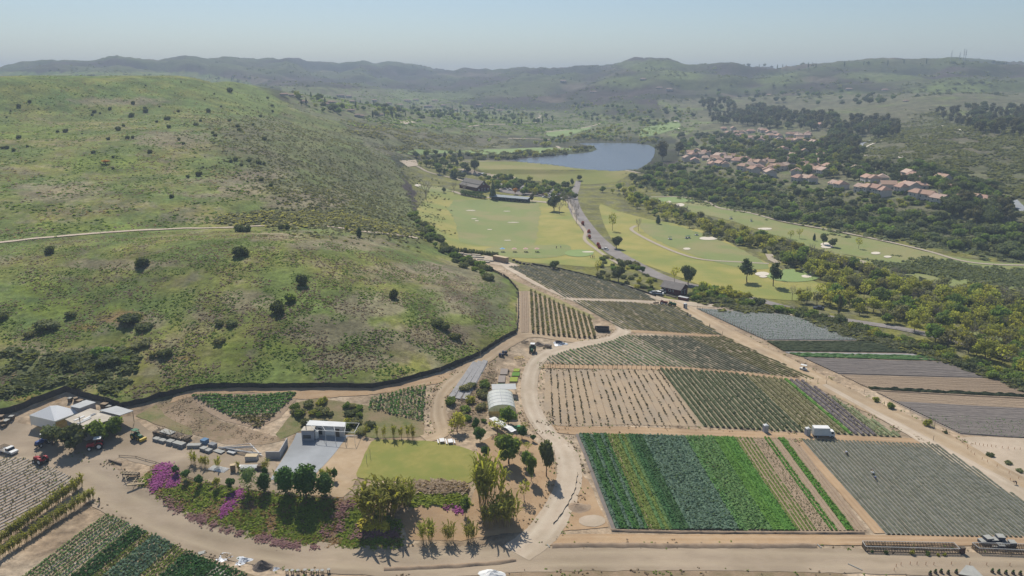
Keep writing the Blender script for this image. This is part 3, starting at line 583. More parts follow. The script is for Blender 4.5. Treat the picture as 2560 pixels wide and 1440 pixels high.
# ---------------------------------------------------------------- crops
def row_mesh(p0, p1, st, r=rng):
    d = np.array((p1[0]-p0[0], p1[1]-p0[1])); Ln = np.hypot(*d); d = d/max(Ln, 1e-6); nr = np.array((-d[1], d[0]))
    V = []; F = []; mi = []; nv = 0
    def addq(v, f, m):
        nonlocal nv
        V.append(v); F.append(f+nv); mi.append(np.full(len(f), m)); nv += len(v)
    seg = st.get('seg', 2.0); k = max(2, int(Ln/seg)+1); s = np.linspace(0, Ln, k)
    bw, bh = st.get('bw', .6), st.get('bh', .12)
    if bw:
        o = np.array((-.5, -.34, .34, .5))*bw; hh = np.array((-.05, bh, bh, -.05))
        o = o[None, :]+(r.random((k, 1))-.5)*bw*.12*st.get('rag', 1)
        X = p0[0]+d[0]*s[:, None]+nr[0]*o; Y = p0[1]+d[1]*s[:, None]+nr[1]*o
        Zz = zat(X, Y)+st.get('off', .08)+hh[None, :]*(1+(r.random((k, 1))-.5)*.4)
        id_ = np.arange(X.size).reshape(X.shape)
        addq(np.stack([X, Y, Zz], -1).reshape(-1, 3), np.stack([id_[:-1, :-1], id_[:-1, 1:], id_[1:, 1:], id_[1:, :-1]], -1).reshape(-1, 4)[:, ::-1], 0)
    if st.get('hedge'):                                  # continuous bushy ridge
        hw, hh = st['hedge']; kk = max(3, int(Ln/st.get('hseg', .8))); s2 = np.linspace(0, Ln, kk)
        o = np.array((-.5, -.42, -.1, .12, .42, .5))*hw; zz = np.array((0, .6, 1, .95, .55, 0))*hh
        J = (r.random((kk, 1))*.7+.55); 
        if st.get('gap'): J = J*(r.random((kk, 1)) > st['gap'])
        X = p0[0]+d[0]*s2[:, None]+nr[0]*o[None]*(.6+.4*J); Y = p0[1]+d[1]*s2[:, None]+nr[1]*o[None]*(.6+.4*J)
        Zz = zat(X, Y)+st.get('off', .08)+bh*.8+zz[None]*J*(.8+.4*r.random((kk, 6)))
        id_ = np.arange(X.size).reshape(X.shape)
        addq(np.stack([X, Y, Zz], -1).reshape(-1, 3), np.stack([id_[:-1, :-1], id_[:-1, 1:], id_[1:, 1:], id_[1:, :-1]], -1).reshape(-1, 4)[:, ::-1], 1)
    if st.get('sp'):
        c = np.arange(.2, Ln, st['sp']); c = c+(r.random(len(c))-.5)*st['sp']*.6; keep = r.random(len(c)) < st.get('dens', .95); c = c[keep]
        if st.get('patch'): c = c[fbm(c/6+p0[0], c*0+p0[1], 2) > st['patch']]
        w, h = st.get('w', .2), st.get('h', .25)
        ln = st.get('lines', [0.0])
        for off in ln:
            if not len(c): continue
            j = off+(r.random(len(c))-.5)*.1
            x = p0[0]+d[0]*c+nr[0]*j; y = p0[1]+d[1]*c+nr[1]*j; z = zat(x, y)+st.get('off', .08)+bh+h*.5
            v, f = leaf_quads(np.stack([x, y, z], 1), st.get('size', .3), st.get('n', 3), (w, w, h*.45), st.get('up', .4), r, st.get('asp', 1))
            addq(v, f, 1)
    V = np.concatenate(V); V = V-np.array((p0[0], p0[1], 0))
    return np_mesh("crop_row", V, np.concatenate(F), [st.get('bed', M_SOILB), st.get('mat', M_CROP)], np.concatenate(mi))
M_SOILB = mat("bed_soil", (.34, .255, .17), (.27, .20, .135), 1.5)
M_SOILT = mat("pale_soil", (.40, .305, .20), (.35, .265, .17), .8, c3=(.32, .255, .18), sc3=.12)
M_SOILO = mat("olive_soil", (.30, .25, .16), (.35, .285, .185), .8)
M_SOILD = mat("brown_soil", (.27, .195, .13), (.33, .245, .165), .8)
M_SOILG = mat("grey_soil", (.23, .185, .145), (.27, .225, .18), .8)
M_PLAS = mat("mulch_film", (.27, .26, .25), (.33, .32, .31), .9, rough=.7, spec=.2)
M_PLASG = mat("grey_film", (.185, .19, .17), (.235, .235, .21), .9, rough=.5, spec=.4)
M_PLASW = mat("white_film", (.36, .33, .285), (.28, .25, .205), .7, rough=.7, spec=.2)
M_PLASV = mat("violet_film", (.17, .148, .132), (.21, .183, .16), .6, rough=.85, spec=.1)
def crop(name, a, b, v=.12):
    a, b = tuple(c*1.6 for c in a), tuple(c*1.6 for c in b)
    return mat(name, a, b, 1.6, var=v, trans=.35, rough=.75, spec=.2)
M_CROP = crop("crop_green", (.03, .085, .022), (.058, .135, .03))
M_CABB = crop("crop_bluegreen", (.065, .115, .075), (.115, .17, .115))
M_DARK = crop("crop_dark", (.025, .07, .022), (.045, .105, .032))
M_YELG = crop("crop_yellowgreen", (.085, .12, .022), (.125, .155, .032))
M_BRIG = crop("crop_bright", (.065, .155, .022), (.095, .2, .03))
M_LEEK = crop("crop_leaf", (.06, .13, .04), (.11, .19, .06))
M_STRAW = crop("crop_berry", (.085, .09, .062), (.115, .12, .082))
M_VINE = crop("crop_vine", (.045, .06, .028), (.075, .09, .042))
M_VINEO = crop("crop_olive", (.10, .10, .045), (.145, .135, .06))
M_LAV = crop("crop_lavender", (.10, .085, .095), (.14, .125, .125))
M_STUB = crop("crop_stub", (.04, .045, .02), (.075, .065, .03))
M_PALEG = crop("crop_palegreen", (.13, .16, .08), (.2, .215, .12))

def field(label, px, soil, off=.06, jit=.3):
    o = sheet("crop_field", px, soil, off, jit=jit); tag(o, label, "field", "crop fields of the farm"); return o
def addrow(f, p0, p1, st):
    if math.hypot(p1[0]-p0[0], p1[1]-p0[1]) < 1.2: return
    link("crop_row", row_mesh(p0, p1, st), f, (p0[0], p0[1], 0))
def lerp_rows(TL, TR, BR, BL, n):
    a, b, c, d = G(*TL), G(*TR), G(*BR), G(*BL)
    return [(a.lerp(b, t), d.lerp(c, t), t) for t in [(i+.5)/n for i in range(n)]]
def clip_rows(px, d0, d1, sp):
    P = [(p.x, p.y) for p in gpoly(px)]; a, b = G(*d0), G(*d1)
    d = Vector((b.x-a.x, b.y-a.y)).normalized(); nr = Vector((-d.y, d.x))
    o = [nr.dot(Vector(p)) for p in P]; out = []; w = np.arange(min(o)+sp*.5, max(o), sp)
    for k, q in enumerate(w):
        s = []
        for i in range(len(P)):
            p, r_ = Vector(P[i]), Vector(P[(i+1) % len(P)]); u, v = nr.dot(p)-q, nr.dot(r_)-q
            if (u > 0) != (v > 0): t = u/(u-v); s.append(d.dot(p.lerp(r_, t)))
        s.sort()
        for i in range(0, len(s)-1, 2):
            A, B = d*s[i]+nr*q, d*s[i+1]+nr*q; out.append((A, B, k/len(w)))
    return out

# vegetable block with many strips
f = field("big vegetable field of dark, blue and bright green strips", [(1436,1083),(1700,1088),(1990,1096),(2172,1330),(1850,1330),(1528,1325)], M_SOILB)
def veg(t):
    x = 1436+t*554
    if x < 1444: return dict(bw=1.0, bh=.06, bed=M_PLASV, sp=0, rag=.2)
    if x < 1512: return dict(hedge=(.95, .35), hseg=.5, sp=.3, size=.42, n=3, w=.36, h=.45, up=.9, mat=M_CROP if (x % 23) > 9 else M_CABB, dens=.93)
    if x < 1524: return dict(hedge=(.6, .2), hseg=.6, gap=.15, sp=.35, size=.34, n=3, w=.3, h=.25, up=.9, mat=M_YELG)
    if x < 1566: return dict(hedge=(.9, .2), hseg=.6, sp=.26, size=.32, n=3, w=.36, h=.25, up=.9, mat=M_YELG if (x % 17) > 6 else M_LEEK)
    if x < 1606: return dict(hedge=(1.0, .3), hseg=.6, sp=.26, size=.36, n=4, w=.4, h=.35, up=.9, mat=M_DARK)
    if x < 1712: return dict(hedge=(.95, .3), hseg=.45, sp=.34, size=.46, n=4, w=.4, h=.4, up=.9, mat=M_CABB)
    if x < 1782: return dict(hedge=(.85, .3), hseg=.6, sp=.42, size=.45, n=4, w=.38, h=.45, up=.9, mat=M_LEEK, dens=.92)
    if x < 1834: return dict(hedge=(.98, .18), hseg=.6, sp=.22, size=.28, n=4, w=.42, h=.22, up=.9, mat=M_BRIG)
    if x < 1880: return dict(hedge=(.55, .1), hseg=.5, gap=.12, sp=.3, size=.24, n=2, w=.25, h=.12, up=.9, mat=M_YELG, dens=.8)
    if x < 1914: return dict(sp=.35, size=.26, n=2, w=.35, h=.1, up=1, mat=M_VINEO, dens=.7)
    if x < 1928: return dict(hedge=(.5, .2), hseg=.5, sp=.3, size=.36, n=3, w=.22, h=.3, up=.9, mat=M_BRIG)
    if x < 1942: return dict(sp=1.2, size=.2, n=1, w=.2, h=.1, mat=M_PALEG, dens=.3)
    if x < 1962: return dict(hedge=(.7, .25), hseg=.5, sp=.28, size=.42, n=4, w=.26, h=.35, up=.9, mat=M_BRIG)
    return dict(sp=1.5, size=.2, n=1, w=.2, h=.08, mat=M_PALEG, dens=.3, bed=M_SOILD)
for a, b, t in lerp_rows((1438,1085), (1988,1096), (2168,1328), (1530,1324), 62): addrow(f, a, b, veg(t))

FR = [(2004,1100),(2150,1104),(2340,1112),(2420,1160),(2560,1256),(2640,1310),(2660,1346),(2400,1342),(2216,1337)]
f = field("grey-green strawberry field with thin straight rows and pickers", FR, mat("berry_soil", (.27, .23, .17), (.31, .265, .195), .8))
for a, b, t in clip_rows(FR, (2004,1100), (2216,1337), 1.0):
    addrow(f, a, b, dict(bw=.82, bh=.16, bed=M_PLASG, hedge=(.62, .2), hseg=.6, sp=.55, size=.3, n=1, w=.15, h=.1, up=1.0, mat=M_STRAW, dens=.9 if (t*61) % 7 > 1 else .45))

FV = [(1650,922),(1800,931),(2010,954),(2130,1022),(2256,1094),(2000,1080),(1757,1067)]
f = field("dark-striped berry field behind the box truck", FV, mat("greenish_soil", (.27, .235, .145), (.32, .275, .175), .8))  # soil has its own darker, greenish tone
for a, b, t in clip_rows(FV, (1652,926), (1760,1068), 1.55):
    t = 1-t; m = M_VINE if t > .5 else (M_VINEO if t > .3 else (M_BRIG if t > .26 else (M_LAV if t > .14 else M_PALEG)))
    addrow(f, a, b, dict(bw=.5, bh=.1, hedge=(1.0, .5), sp=.6, size=.45, n=2, w=.4, h=.55, mat=m, seg=3, hseg=.9))
FT = [(1364,922),(1500,922),(1648,923),(1755,1066),(1560,1062),(1358,1060)]
f = field("tan field of sparse low vine stubs beside the winding track", FT, M_SOILT)
for a, b, t in lerp_rows((1369,924), (1652,925), (1750,1065), (1372,1059), 19):
    addrow(f, a, b, dict(bw=.3, bh=.05, sp=.6, size=.42, n=2, w=.16, h=.5, mat=M_STUB, dens=.72, patch=-.22))
FA = [(1364,908),(1370,896),(1420,877),(1520,856),(1572,838),(1585,842),(1728,919),(1560,913)]
f = field("pale green striped field tucked inside the track's bend", FA, M_SOILT)
for a, b, t in clip_rows(FA, (1580,840), (1726,918), 1.5): addrow(f, a, b, dict(bw=.75, bh=.16, bed=M_PLASW, hedge=(.5, .4), mat=M_PALEG if int(t*40) % 3 else M_LEEK, seg=3, hseg=.8, gap=.1))
FB = [(1590,840),(1700,842),(1812,842),(1925,896),(2036,948),(1900,934),(1735,920)]
f = field("dull olive striped field between the two tan lanes", FB, M_SOILO)
for a, b, t in clip_rows(FB, (1590,842), (1735,920), 1.4): addrow(f, a, b, dict(bw=.5, bh=.12, hedge=(.75, .38), mat=M_VINEO if t > .55 else M_STRAW, seg=4, hseg=1.0, gap=.08))
FC = [(1432,752),(1560,756),(1690,766),(1745,800),(1806,838),(1680,832),(1556,824)]
f = field("dark olive field in the middle with diagonal fine rows", FC, M_SOILO)
for a, b, t in clip_rows(FC, (1434,753), (1556,823), 1.45): addrow(f, a, b, dict(bw=.5, bh=.12, hedge=(.8, .4), mat=M_VINEO if int(t*37) % 3 else M_STRAW, seg=4, hseg=1.1, gap=.06))
FD = [(1272,667),(1330,664),(1400,674),(1470,688),(1545,706),(1600,728),(1642,752),(1530,748),(1412,745),(1340,706)]
f = field("farthest grey-green field with fine rows below the driving range", FD, M_SOILO)
for a, b, t in clip_rows(FD, (1280,672), (1412,744), 1.55): addrow(f, a, b, dict(bw=.5, bh=.12, hedge=(.85, .4), mat=M_STRAW if int(t*29) % 4 else M_VINEO, seg=4, hseg=1.3, gap=.05))
FE = [(1298,728),(1322,726),(1480,798),(1494,846),(1400,842),(1300,834)]
f = field("small tan plot of wide hedge rows on the rise", FE, M_SOILT)
for a, b, t in lerp_rows((1301,729), (1320,728), (1322,832), (1303,832), 4): addrow(f, a, b, dict(bw=.8, bh=.14, bed=M_SOILB, sp=0, seg=3))
for a, b, t in lerp_rows((1322,727), (1478,796), (1493,846), (1326,832), 13): addrow(f, a, b, dict(bw=.4, bh=.08, hedge=(.8, .8), sp=.5, size=.55, n=3, w=.4, h=1.3, mat=M_VINEO, seg=3, hseg=.7))
# right-hand block: rows running across
def band(label, px, soil, L0, L1, R0, R1, n, fn):
    f = field(label, px, soil)
    a, b, c, d = G(*L0), G(*L1), G(*R0), G(*R1)
    for i in range(n):
        t = (i+.5)/n; addrow(f, a.lerp(b, t), c.lerp(d, t), fn(t))
band("blue-grey field of covered rows right of the main lane", [(1738,770),(1900,774),(1962,787),(2100,824),(2214,852),(2050,852),(1914,851)], M_SOILG, (1742,772), (1912,850), (1962,787), (2212,852), 40,
     lambda t: dict(bw=1.0, bh=.2, bed=M_PLASG, sp=.9, size=.4, n=1, w=.2, h=.1, up=1.5, mat=M_CABB, seg=2, rag=1.2))
band("dark green crop band below the blue-grey field", [(1914,853),(2214,855),(2312,884),(1958,879)], M_SOILD, (1916,854), (1957,878), (2216,856), (2310,883), 14, lambda t: dict(bw=.7, bh=.12, hedge=(.9, .4), mat=M_VINE, seg=4, hseg=1))
band("narrow band of white film strips and leafy rows", [(1960,880),(2316,885),(2368,904),(2004,893)], M_SOILB, (1962,881), (2002,892), (2318,886), (2366,903), 8, lambda t: dict(bw=1.1, bh=.1, bed=M_PLAS, sp=0, seg=4) if t < .25 else dict(bw=.7, bh=.1, hedge=(.9, .4), mat=M_LEEK, seg=4, hseg=1, gap=.15))
band("violet-grey field of plastic mulch rows", [(2006,894),(2370,905),(2484,946),(2098,936)], M_SOILG, (2008,895), (2096,935), (2372,906), (2482,945), 16, lambda t: dict(bw=.95, bh=.2, bed=M_PLASV, sp=0, seg=3))
band("bare brown furrowed field with one green line", [(2100,937),(2486,947),(2600,986),(2640,1002),(2185,978)], M_SOILD, (2102,938), (2183,977), (2488,948), (2638,1001), 18, lambda t: dict(bw=.8, bh=.18, sp=0, bed=M_SOILB, seg=4) if t < .82 or t > .92 else dict(bw=.5, bh=.1, hedge=(.8, .7), mat=M_VINE, seg=4, hseg=.9))
band("large grey-brown furrowed field at the right edge", [(2188,980),(2640,1003),(2760,1060),(2760,1110),(2560,1096),(2400,1086),(2290,1035)], M_SOILG, (2190,981), (2402,1085), (2640,1004), (2760,1108), 40, lambda t: dict(bw=.8, bh=.2, bed=M_SOILB if t < .25 else M_PLASV, sp=0 if t < .55 else .9, size=.25, n=1, h=.15, mat=M_LEEK, seg=3, dens=.6))
# left lower fields
FL = [(-60,1158),(0,1148),(60,1146),(130,1170),(200,1206),(190,1222),(100,1272),(0,1332),(-60,1370)]
f = field("brown field with long white film rows at the left edge", FL, M_SOILD)
for a, b, t in clip_rows(FL, (0,1300), (165,1213), 1.15): addrow(f, a, b, dict(bw=.5, bh=.16, bed=M_PLASW, sp=.6, size=.3, n=2, w=.25, h=.25, mat=M_VINEO, dens=.5))
FM = [(262,1288),(300,1298),(400,1346),(505,1398),(600,1450),(50,1450)]
f = field("dark and yellow-green leafy strips at the lower left corner", FM, M_SOILB)
def low(t):
    t = 1-t
    if t < .09: return dict(bw=.6, bh=.12, bed=M_PLASW, sp=.7, size=.3, n=3, w=.2, h=.3, mat=M_LEEK, dens=.4)
    if t < .20: return dict(bw=.9, bh=.12, bed=M_PLASW, sp=1.2, size=.3, n=3, w=.2, h=.3, mat=M_DARK, dens=.4)
    if t < .40: return dict(sp=.28, size=.45, n=4, w=.32, h=.4, mat=M_DARK)
    if t < .50: return dict(sp=.3, size=.36, n=3, w=.25, h=.3, mat=M_YELG, bed=M_SOILT)
    if t < .64: return dict(sp=.3, size=.44, n=4, w=.3, h=.4, mat=M_CABB)
    if t < .70: return dict(sp=.3, size=.36, n=3, w=.24, h=.3, mat=M_YELG)
    if t < .79: return dict(sp=.3, size=.44, n=4, w=.3, h=.4, mat=M_DARK)
    return dict(bw=.5, bed=M_PLASW if int(t*100) % 3 == 0 else M_SOILB, sp=.35, size=.3, n=3, w=.18, h=.25, mat=M_LEEK)
for a, b, t in clip_rows(FM, (262,1290), (55,1445), .95): addrow(f, a, b, low(t))
FN = [(505,1395),(560,1410),(640,1450),(420,1455)]
f = field("small block of dense dark green beds by the soil heaps", FN, M_SOILB)
for a, b, t in clip_rows(FN, (505,1396), (430,1450), 1.1): addrow(f, a, b, dict(bw=.8, bh=.1, sp=.22, size=.34, n=4, w=.34, h=.25, mat=M_DARK if int(t*30) % 3 else M_CROP))
# small plots on the slope
FO = [(474,988),(560,978),(746,978),(740,1000),(700,1045),(640,1072),(560,1052),(500,1020)]
f = field("leafy terraced plot on the slope under the black fence", FO, M_SOILD)
for a, b, t in lerp_rows((476,989), (640,1070), (650,1070), (745,980), 13): addrow(f, a, b, dict(bw=.5, sp=.4, size=.5, n=4, w=.4, h=.45, mat=M_LEEK if t < .6 else M_VINEO, dens=.95 if t < .5 else .75))
FP = [(925,1000),(990,978),(1066,960),(1064,1010),(1058,1056),(990,1042),(918,1022)]
f = field("weedy staked plot beside the side track", FP, M_SOILB)
for a, b, t in lerp_rows((925,1000), (1066,962), (1058,1054), (920,1022), 14): addrow(f, a, b, dict(bw=.4, sp=.45, size=.45, n=4, w=.4, h=.7, mat=M_PALEG if int(t*30) % 3 == 0 else M_LEEK, dens=.85))
FQ = [(1176,908),(1222,900),(1178,1000),(1115,996)]
f = field("three long grey film beds beside the side track", FQ, M_SOILD)
for a, b, t in lerp_rows((1182,908), (1220,901), (1170,1000), (1118,996), 3): addrow(f, a, b, dict(bw=1.9, bh=.2, bed=M_PLAS, sp=0, seg=3, rag=.3))

# ---------------------------------------------------------------- vegetation prototypes (unit height, shared meshes)
def fol(name, a, b, v=.22, tr=.38):
    a, b = tuple(c*2.05 for c in a), tuple(c*2.05 for c in b)
    return mat(name, a, b, 3.0, var=v, trans=tr, rough=.8, spec=.15)
FO_OAK = fol("foliage_oak", (.05, .066, .03), (.08, .096, .043), tr=.45); FO_GRN = fol("foliage_green", (.068, .105, .028), (.11, .148, .04), tr=.55)
FO_YEL = fol("foliage_willow", (.135, .15, .038), (.185, .19, .052), tr=.6); FO_PINE = fol("foliage_pine", (.04, .065, .032), (.07, .095, .045))
FO_EUC = fol("foliage_gum", (.05, .055, .03), (.085, .08, .042)); FO_CIT = fol("foliage_citrus", (.022, .055, .014), (.05, .095, .022))
FO_CANE = fol("foliage_cane", (.125, .14, .028), (.185, .18, .042), .15, .55); FO_GREY = fol("foliage_sage", (.10, .105, .055), (.14, .14, .075), .25, .5)
FO_TWIG = fol("twigs_bare", (.14, .115, .09), (.18, .15, .12), .2, .0); FO_RED = fol("foliage_red", (.16, .03, .02), (.22, .06, .035)); FO_AUT = fol("foliage_rust", (.25, .13, .03), (.3, .18, .05))
FO_FEA = fol("foliage_feathery", (.075, .115, .04), (.13, .165, .065)); FO_SCR = fol("foliage_scrub", (.062, .074, .032), (.095, .104, .046))
BARK = mat("bark", (.12, .085, .06), (.18, .135, .10), 4, var=.2); BARKP = mat("bark_pale", (.30, .26, .21), (.36, .32, .26), 4, var=.15); CANEST = mat("cane_stalk", (.27, .21, .09), (.33, .26, .12), 4, var=.15)
def sph(c, r, nu=9, nv=5, jit=.12, R=rng):
    th = np.linspace(0, 2*np.pi, nu, endpoint=False); ph = np.linspace(.18, np.pi-.18, nv)
    T, P_ = np.meshgrid(th, ph); j = 1+jit*(R.random(T.shape)*2-1)
    V = np.stack([c[0]+r[0]*np.sin(P_)*np.cos(T)*j, c[1]+r[1]*np.sin(P_)*np.sin(T)*j, c[2]+r[2]*np.cos(P_)*j], -1).reshape(-1, 3)
    i = np.arange(nv*nu).reshape(nv, nu); a = np.roll(i, -1, 1)
    F = np.stack([i[:-1], i[1:], a[1:], a[:-1]], -1).reshape(-1, 4)
    return V, F
def crown(lobes, n, size, m, core=.8, seed=1, shell=.72, asp=1.0, up=.0, name="crown"):
    R = np.random.default_rng(seed); L_ = np.array(lobes, float); A = (L_[:, 3]*L_[:, 4]+L_[:, 4]*L_[:, 5]); A /= A.sum()
    k = R.choice(len(L_), n, p=A); d = R.normal(size=(n, 3)); d /= np.linalg.norm(d, axis=1)[:, None]
    rad = shell+(1.08-shell)*R.random(n)**.7
    C = L_[k, :3]+d*L_[k, 3:]*rad[:, None]
    keep = np.ones(n, bool)                              # drop leaves buried inside other lobes
    for q in L_: keep &= (((C-q[:3])/q[3:])**2).sum(1) > .42
    C, d = C[keep], d[keep]; n = len(C)
    nrm = d*.8+R.normal(size=(n, 3))*.55; nrm[:, 2] += up; nrm /= np.linalg.norm(nrm, axis=1)[:, None]
    t = np.cross(nrm, R.normal(size=(n, 3))); t /= np.linalg.norm(t, axis=1)[:, None]; b = np.cross(nrm, t); s = size*(.55+.9*R.random(n))
    a = t*(s*.5*asp)[:, None]; e = b*(s*.5)[:, None]
    V = [np.stack([C-a-e*.5, C+a*.8-e, C+a+e*.6, C-a*.6+e], 1).reshape(-1, 3)]; F = [np.arange(4*n).reshape(-1, 4)]; nv = 4*n
    if core:
        for q in L_:
            v, f = sph(q[:3], q[3:]*core, R=R); V.append(v); F.append(f+nv); nv += len(v)
    return np_mesh(name, np.concatenate(V), np.concatenate(F), m)
def trunk(h, r, br=(), m=None, seed=0):
    b = MB(); R = random.Random(seed); segs = 4; pv = Vector((0, 0, -.03))
    for i in range(segs):
        q = Vector(((R.random()-.5)*.05*h, (R.random()-.5)*.05*h, h*(i+1)/segs)); n = 6; ra, rb = r*(1-.12*i), r*(1-.12*(i+1))
        vs = [(p.x+w*math.cos(2*math.pi*k/n), p.y+w*math.sin(2*math.pi*k/n), p.z) for p, w in ((pv, ra), (q, rb)) for k in range(n)]
        b.add(vs, [(k, (k+1) % n, n+(k+1) % n, n+k) for k in range(n)]); pv = q
    for e in br: b.bar(pv-Vector((0, 0, .02)), e, r*.4, 4)
    return b.mesh("trunk", m or BARK)
def dome(seed, n, w, zlo, zhi, rr):
    R = random.Random(seed); out = [(0, 0, (zlo+zhi)/2, w*.62, w*.62, (zhi-zlo)*.5)]
    for i in range(n):
        a = 2*math.pi*i/n+R.random()*.8; q = w*(.45+.25*R.random()); z = zlo+(zhi-zlo)*(.25+.5*R.random()); s = rr*(.8+.5*R.random())
        out.append((q*math.cos(a), q*math.sin(a), z, s, s*(.85+.3*R.random()), s*.8))
    return out
def spread_br(R, k, w, z): return [(w*math.cos(i*6.28/k+R.random()), w*math.sin(i*6.28/k+R.random()), z+.15*R.random()) for i in range(k)]
PROTO = {}
def reg(kind, crown_me, trunk_me): PROTO.setdefault(kind, []).append((crown_me, trunk_me))
for s in range(4):
    R = random.Random(s)
    reg('oak', crown(dome(s, 7, .52, .2, .98, .24), 620, .085, FO_OAK, seed=s), trunk(.35, .045, spread_br(R, 4, .3, .5), seed=s))
    reg('green', crown(dome(s+20, 7, .46, .18, 1, .22), 620, .08, FO_GRN, seed=s+20), trunk(.35, .035, spread_br(R, 4, .25, .5), seed=s))
    reg('willow', crown(dome(s+40, 8, .42, .22, 1, .19), 560, .075, FO_YEL, core=.55, seed=s+40, shell=.4), trunk(.4, .03, spread_br(R, 5, .25, .6), seed=s))
    reg('gum', crown([(R.uniform(-.14, .14), R.uniform(-.14, .14), z, .17+.07*R.random(), .17+.07*R.random(), .13) for z in (.38, .5, .6, .7, .8, .9)], 520, .07, FO_EUC, core=.7, seed=s+60, shell=.5), trunk(.75, .025, seed=s, m=BARKP))
    reg('sagetree', crown(dome(s+44, 8, .42, .2, 1, .19), 520, .075, FO_GREY, core=.5, seed=s+44, shell=.4), trunk(.4, .03, spread_br(R, 5, .25, .6), seed=s))
    reg('shrub', crown(dome(s+80, 6, .85, .0, .95, .42), 420, .17, FO_OAK, seed=s+80), None)
    reg('scrub', crown(dome(s+90, 5, 1.0, -.05, .8, .45), 300, .2, FO_SCR, seed=s+90), None)
    reg('sage', crown(dome(s+95, 5, 1.0, -.05, .8, .45), 300, .2, FO_GREY, seed=s+95), None)
    reg('leafy', crown(dome(s+97, 6, .8, .0, .95, .4), 380, .17, FO_GRN, seed=s+97), None)
    reg('yshrub', crown(dome(s+99, 6, .7, .0, .95, .36), 340, .16, FO_YEL, core=.6, seed=s+99, shell=.45), None)
for s in range(3):
    R = random.Random(s+5)
    reg('pine', crown([(R.uniform(-.12, .12), R.uniform(-.12, .12), z, w, w*.9, .09) for z, w in ((.4, .24), (.5, .28), (.6, .27), (.7, .23), (.8, .18), (.9, .12))], 620, .06, FO_PINE, core=.6, seed=s+120, shell=.4), trunk(.85, .022, seed=s))
    reg('citrus', crown(dome(s+130, 6, .34, .22, .98, .2), 460, .085, FO_CIT, seed=s+130), trunk(.3, .025, seed=s))
    reg('egg', crown([(0, 0, .52, .30, .30, .44), (.1, .05, .62, .2, .2, .3), (-.1, .04, .55, .22, .22, .34), (.02, -.1, .5, .22, .22, .36), (0, 0, .78, .2, .2, .22)], 760, .07, FO_CIT, seed=s+140, asp=.6, up=.3), trunk(.16, .03, seed=s))
    reg('conifer', crown([(0, 0, z, w, w, .15) for z, w in ((.22, .26), (.38, .24), (.54, .2), (.7, .15), (.85, .09))], 520, .075, FO_PINE, seed=s+150), trunk(.2, .025, seed=s))
    reg('cypress', crown([(0, 0, z, w, w, .2) for z, w in ((.25, .11), (.45, .13), (.65, .11), (.84, .07))], 340, .07, FO_PINE, seed=s+155), trunk(.1, .02, seed=s))
    reg('feather', crown([(0, 0, .55, .34, .34, .42), (.12, 0, .68, .24, .24, .28), (-.12, .05, .62, .24, .24, .3)], 900, .075, FO_FEA, core=.5, seed=s+160, asp=.3, up=.2, shell=.35), trunk(.2, .025, seed=s))
    reg('airy', crown(dome(s+170, 7, .36, .3, 1, .17), 330, .07, FO_YEL, core=0, seed=s+170, shell=.2), trunk(.45, .02, spread_br(R, 6, .28, .7), seed=s))
    b = MB()                                             # leafless tree: forking twigs
    for i in range(9):
        a = i*2.4; e = Vector((.16*math.cos(a), .16*math.sin(a), .62+.05*(i % 4))); b.bar((0, 0, .3+.03*i), e, .008, 3)
        for j in range(5):
            f_ = e+Vector((R.uniform(-.14, .14), R.uniform(-.14, .14), R.uniform(.05, .34))); b.bar(e, f_, .004, 3)
    reg('bare', b.mesh("crown", FO_TWIG), trunk(.45, .018, seed=s))
    reg('rust', crown(dome(s+180, 6, .4, .25, 1, .2), 420, .08, FO_AUT, seed=s+180), trunk(.35, .03, seed=s))
    reg('redbush', crown(dome(s+185, 5, .8, 0, .95, .4), 200, .2, FO_RED, seed=s+185), None)
    v_, f_ = [], []
    for q in range(16):                                  # fan palm fronds
        a = q*2.4; el = .5-.09*(q % 7)*1.6
        pts_ = [Vector((0, 0, .86))+Vector((math.cos(a)*math.cos(el), math.sin(a)*math.cos(el), math.sin(el)))*t_*.2-Vector((0, 0, .1*t_*t_)) for t_ in (0, .5, 1)]
        sd = Vector((-math.sin(a), math.cos(a), 0))*.04; b0 = len(v_)
        v_ += [tuple(pts_[0]-sd*.3), tuple(pts_[0]+sd*.3), tuple(pts_[1]-sd), tuple(pts_[1]+sd), tuple(pts_[2]-sd*.2), tuple(pts_[2]+sd*.2)]; f_ += [(b0, b0+1, b0+3, b0+2), (b0+2, b0+3, b0+5, b0+4)]
    reg('palm', np_mesh("crown", np.array(v_), np.array(f_), FO_GRN), trunk(.88, .016, seed=s, m=BARKP))
def cane_mesh(seed, nst, w, blade, name="foliage"):
    R = random.Random(seed); v, f = [], []; st = MB()
    for i in range(nst):
        a = R.random()*6.28; q = w*math.sqrt(R.random()); x, y = q*math.cos(a), q*math.sin(a); h = .55+.35*R.random(); lx, ly = x*.9+R.uniform(-.1, .1), y*.9+R.uniform(-.1, .1)
        st.bar((x, y, -.02), (x+lx*.5, y+ly*.5, h), .008, 3)
        for j in range(blade):
            z = h*(.35+.65*j/blade); b = R.random()*6.28; L0 = .26+.2*R.random(); px_, py_ = x+lx*.5*z/h, y+ly*.5*z/h; wd = .042+.024*R.random(); b0 = len(v)
            for t_ in (0, .35, .7, 1):
                cx = px_+math.cos(b)*L0*t_*.75; cy = py_+math.sin(b)*L0*t_*.75; cz = z+L0*(1.5*t_-1.05*t_*t_); ww = wd*(1-.8*t_)*(.5+t_ if t_ < .4 else 1)
                v += [(cx-math.sin(b)*ww, cy+math.cos(b)*ww, cz), (cx+math.sin(b)*ww, cy-math.cos(b)*ww, cz)]
            f += [(b0+2*k_, b0+2*k_+1, b0+2*k_+3, b0+2*k_+2) for k_ in range(3)]
    return np_mesh(name, np.array(v), np.array(f), FO_CANE), st.mesh("stalks", CANEST)
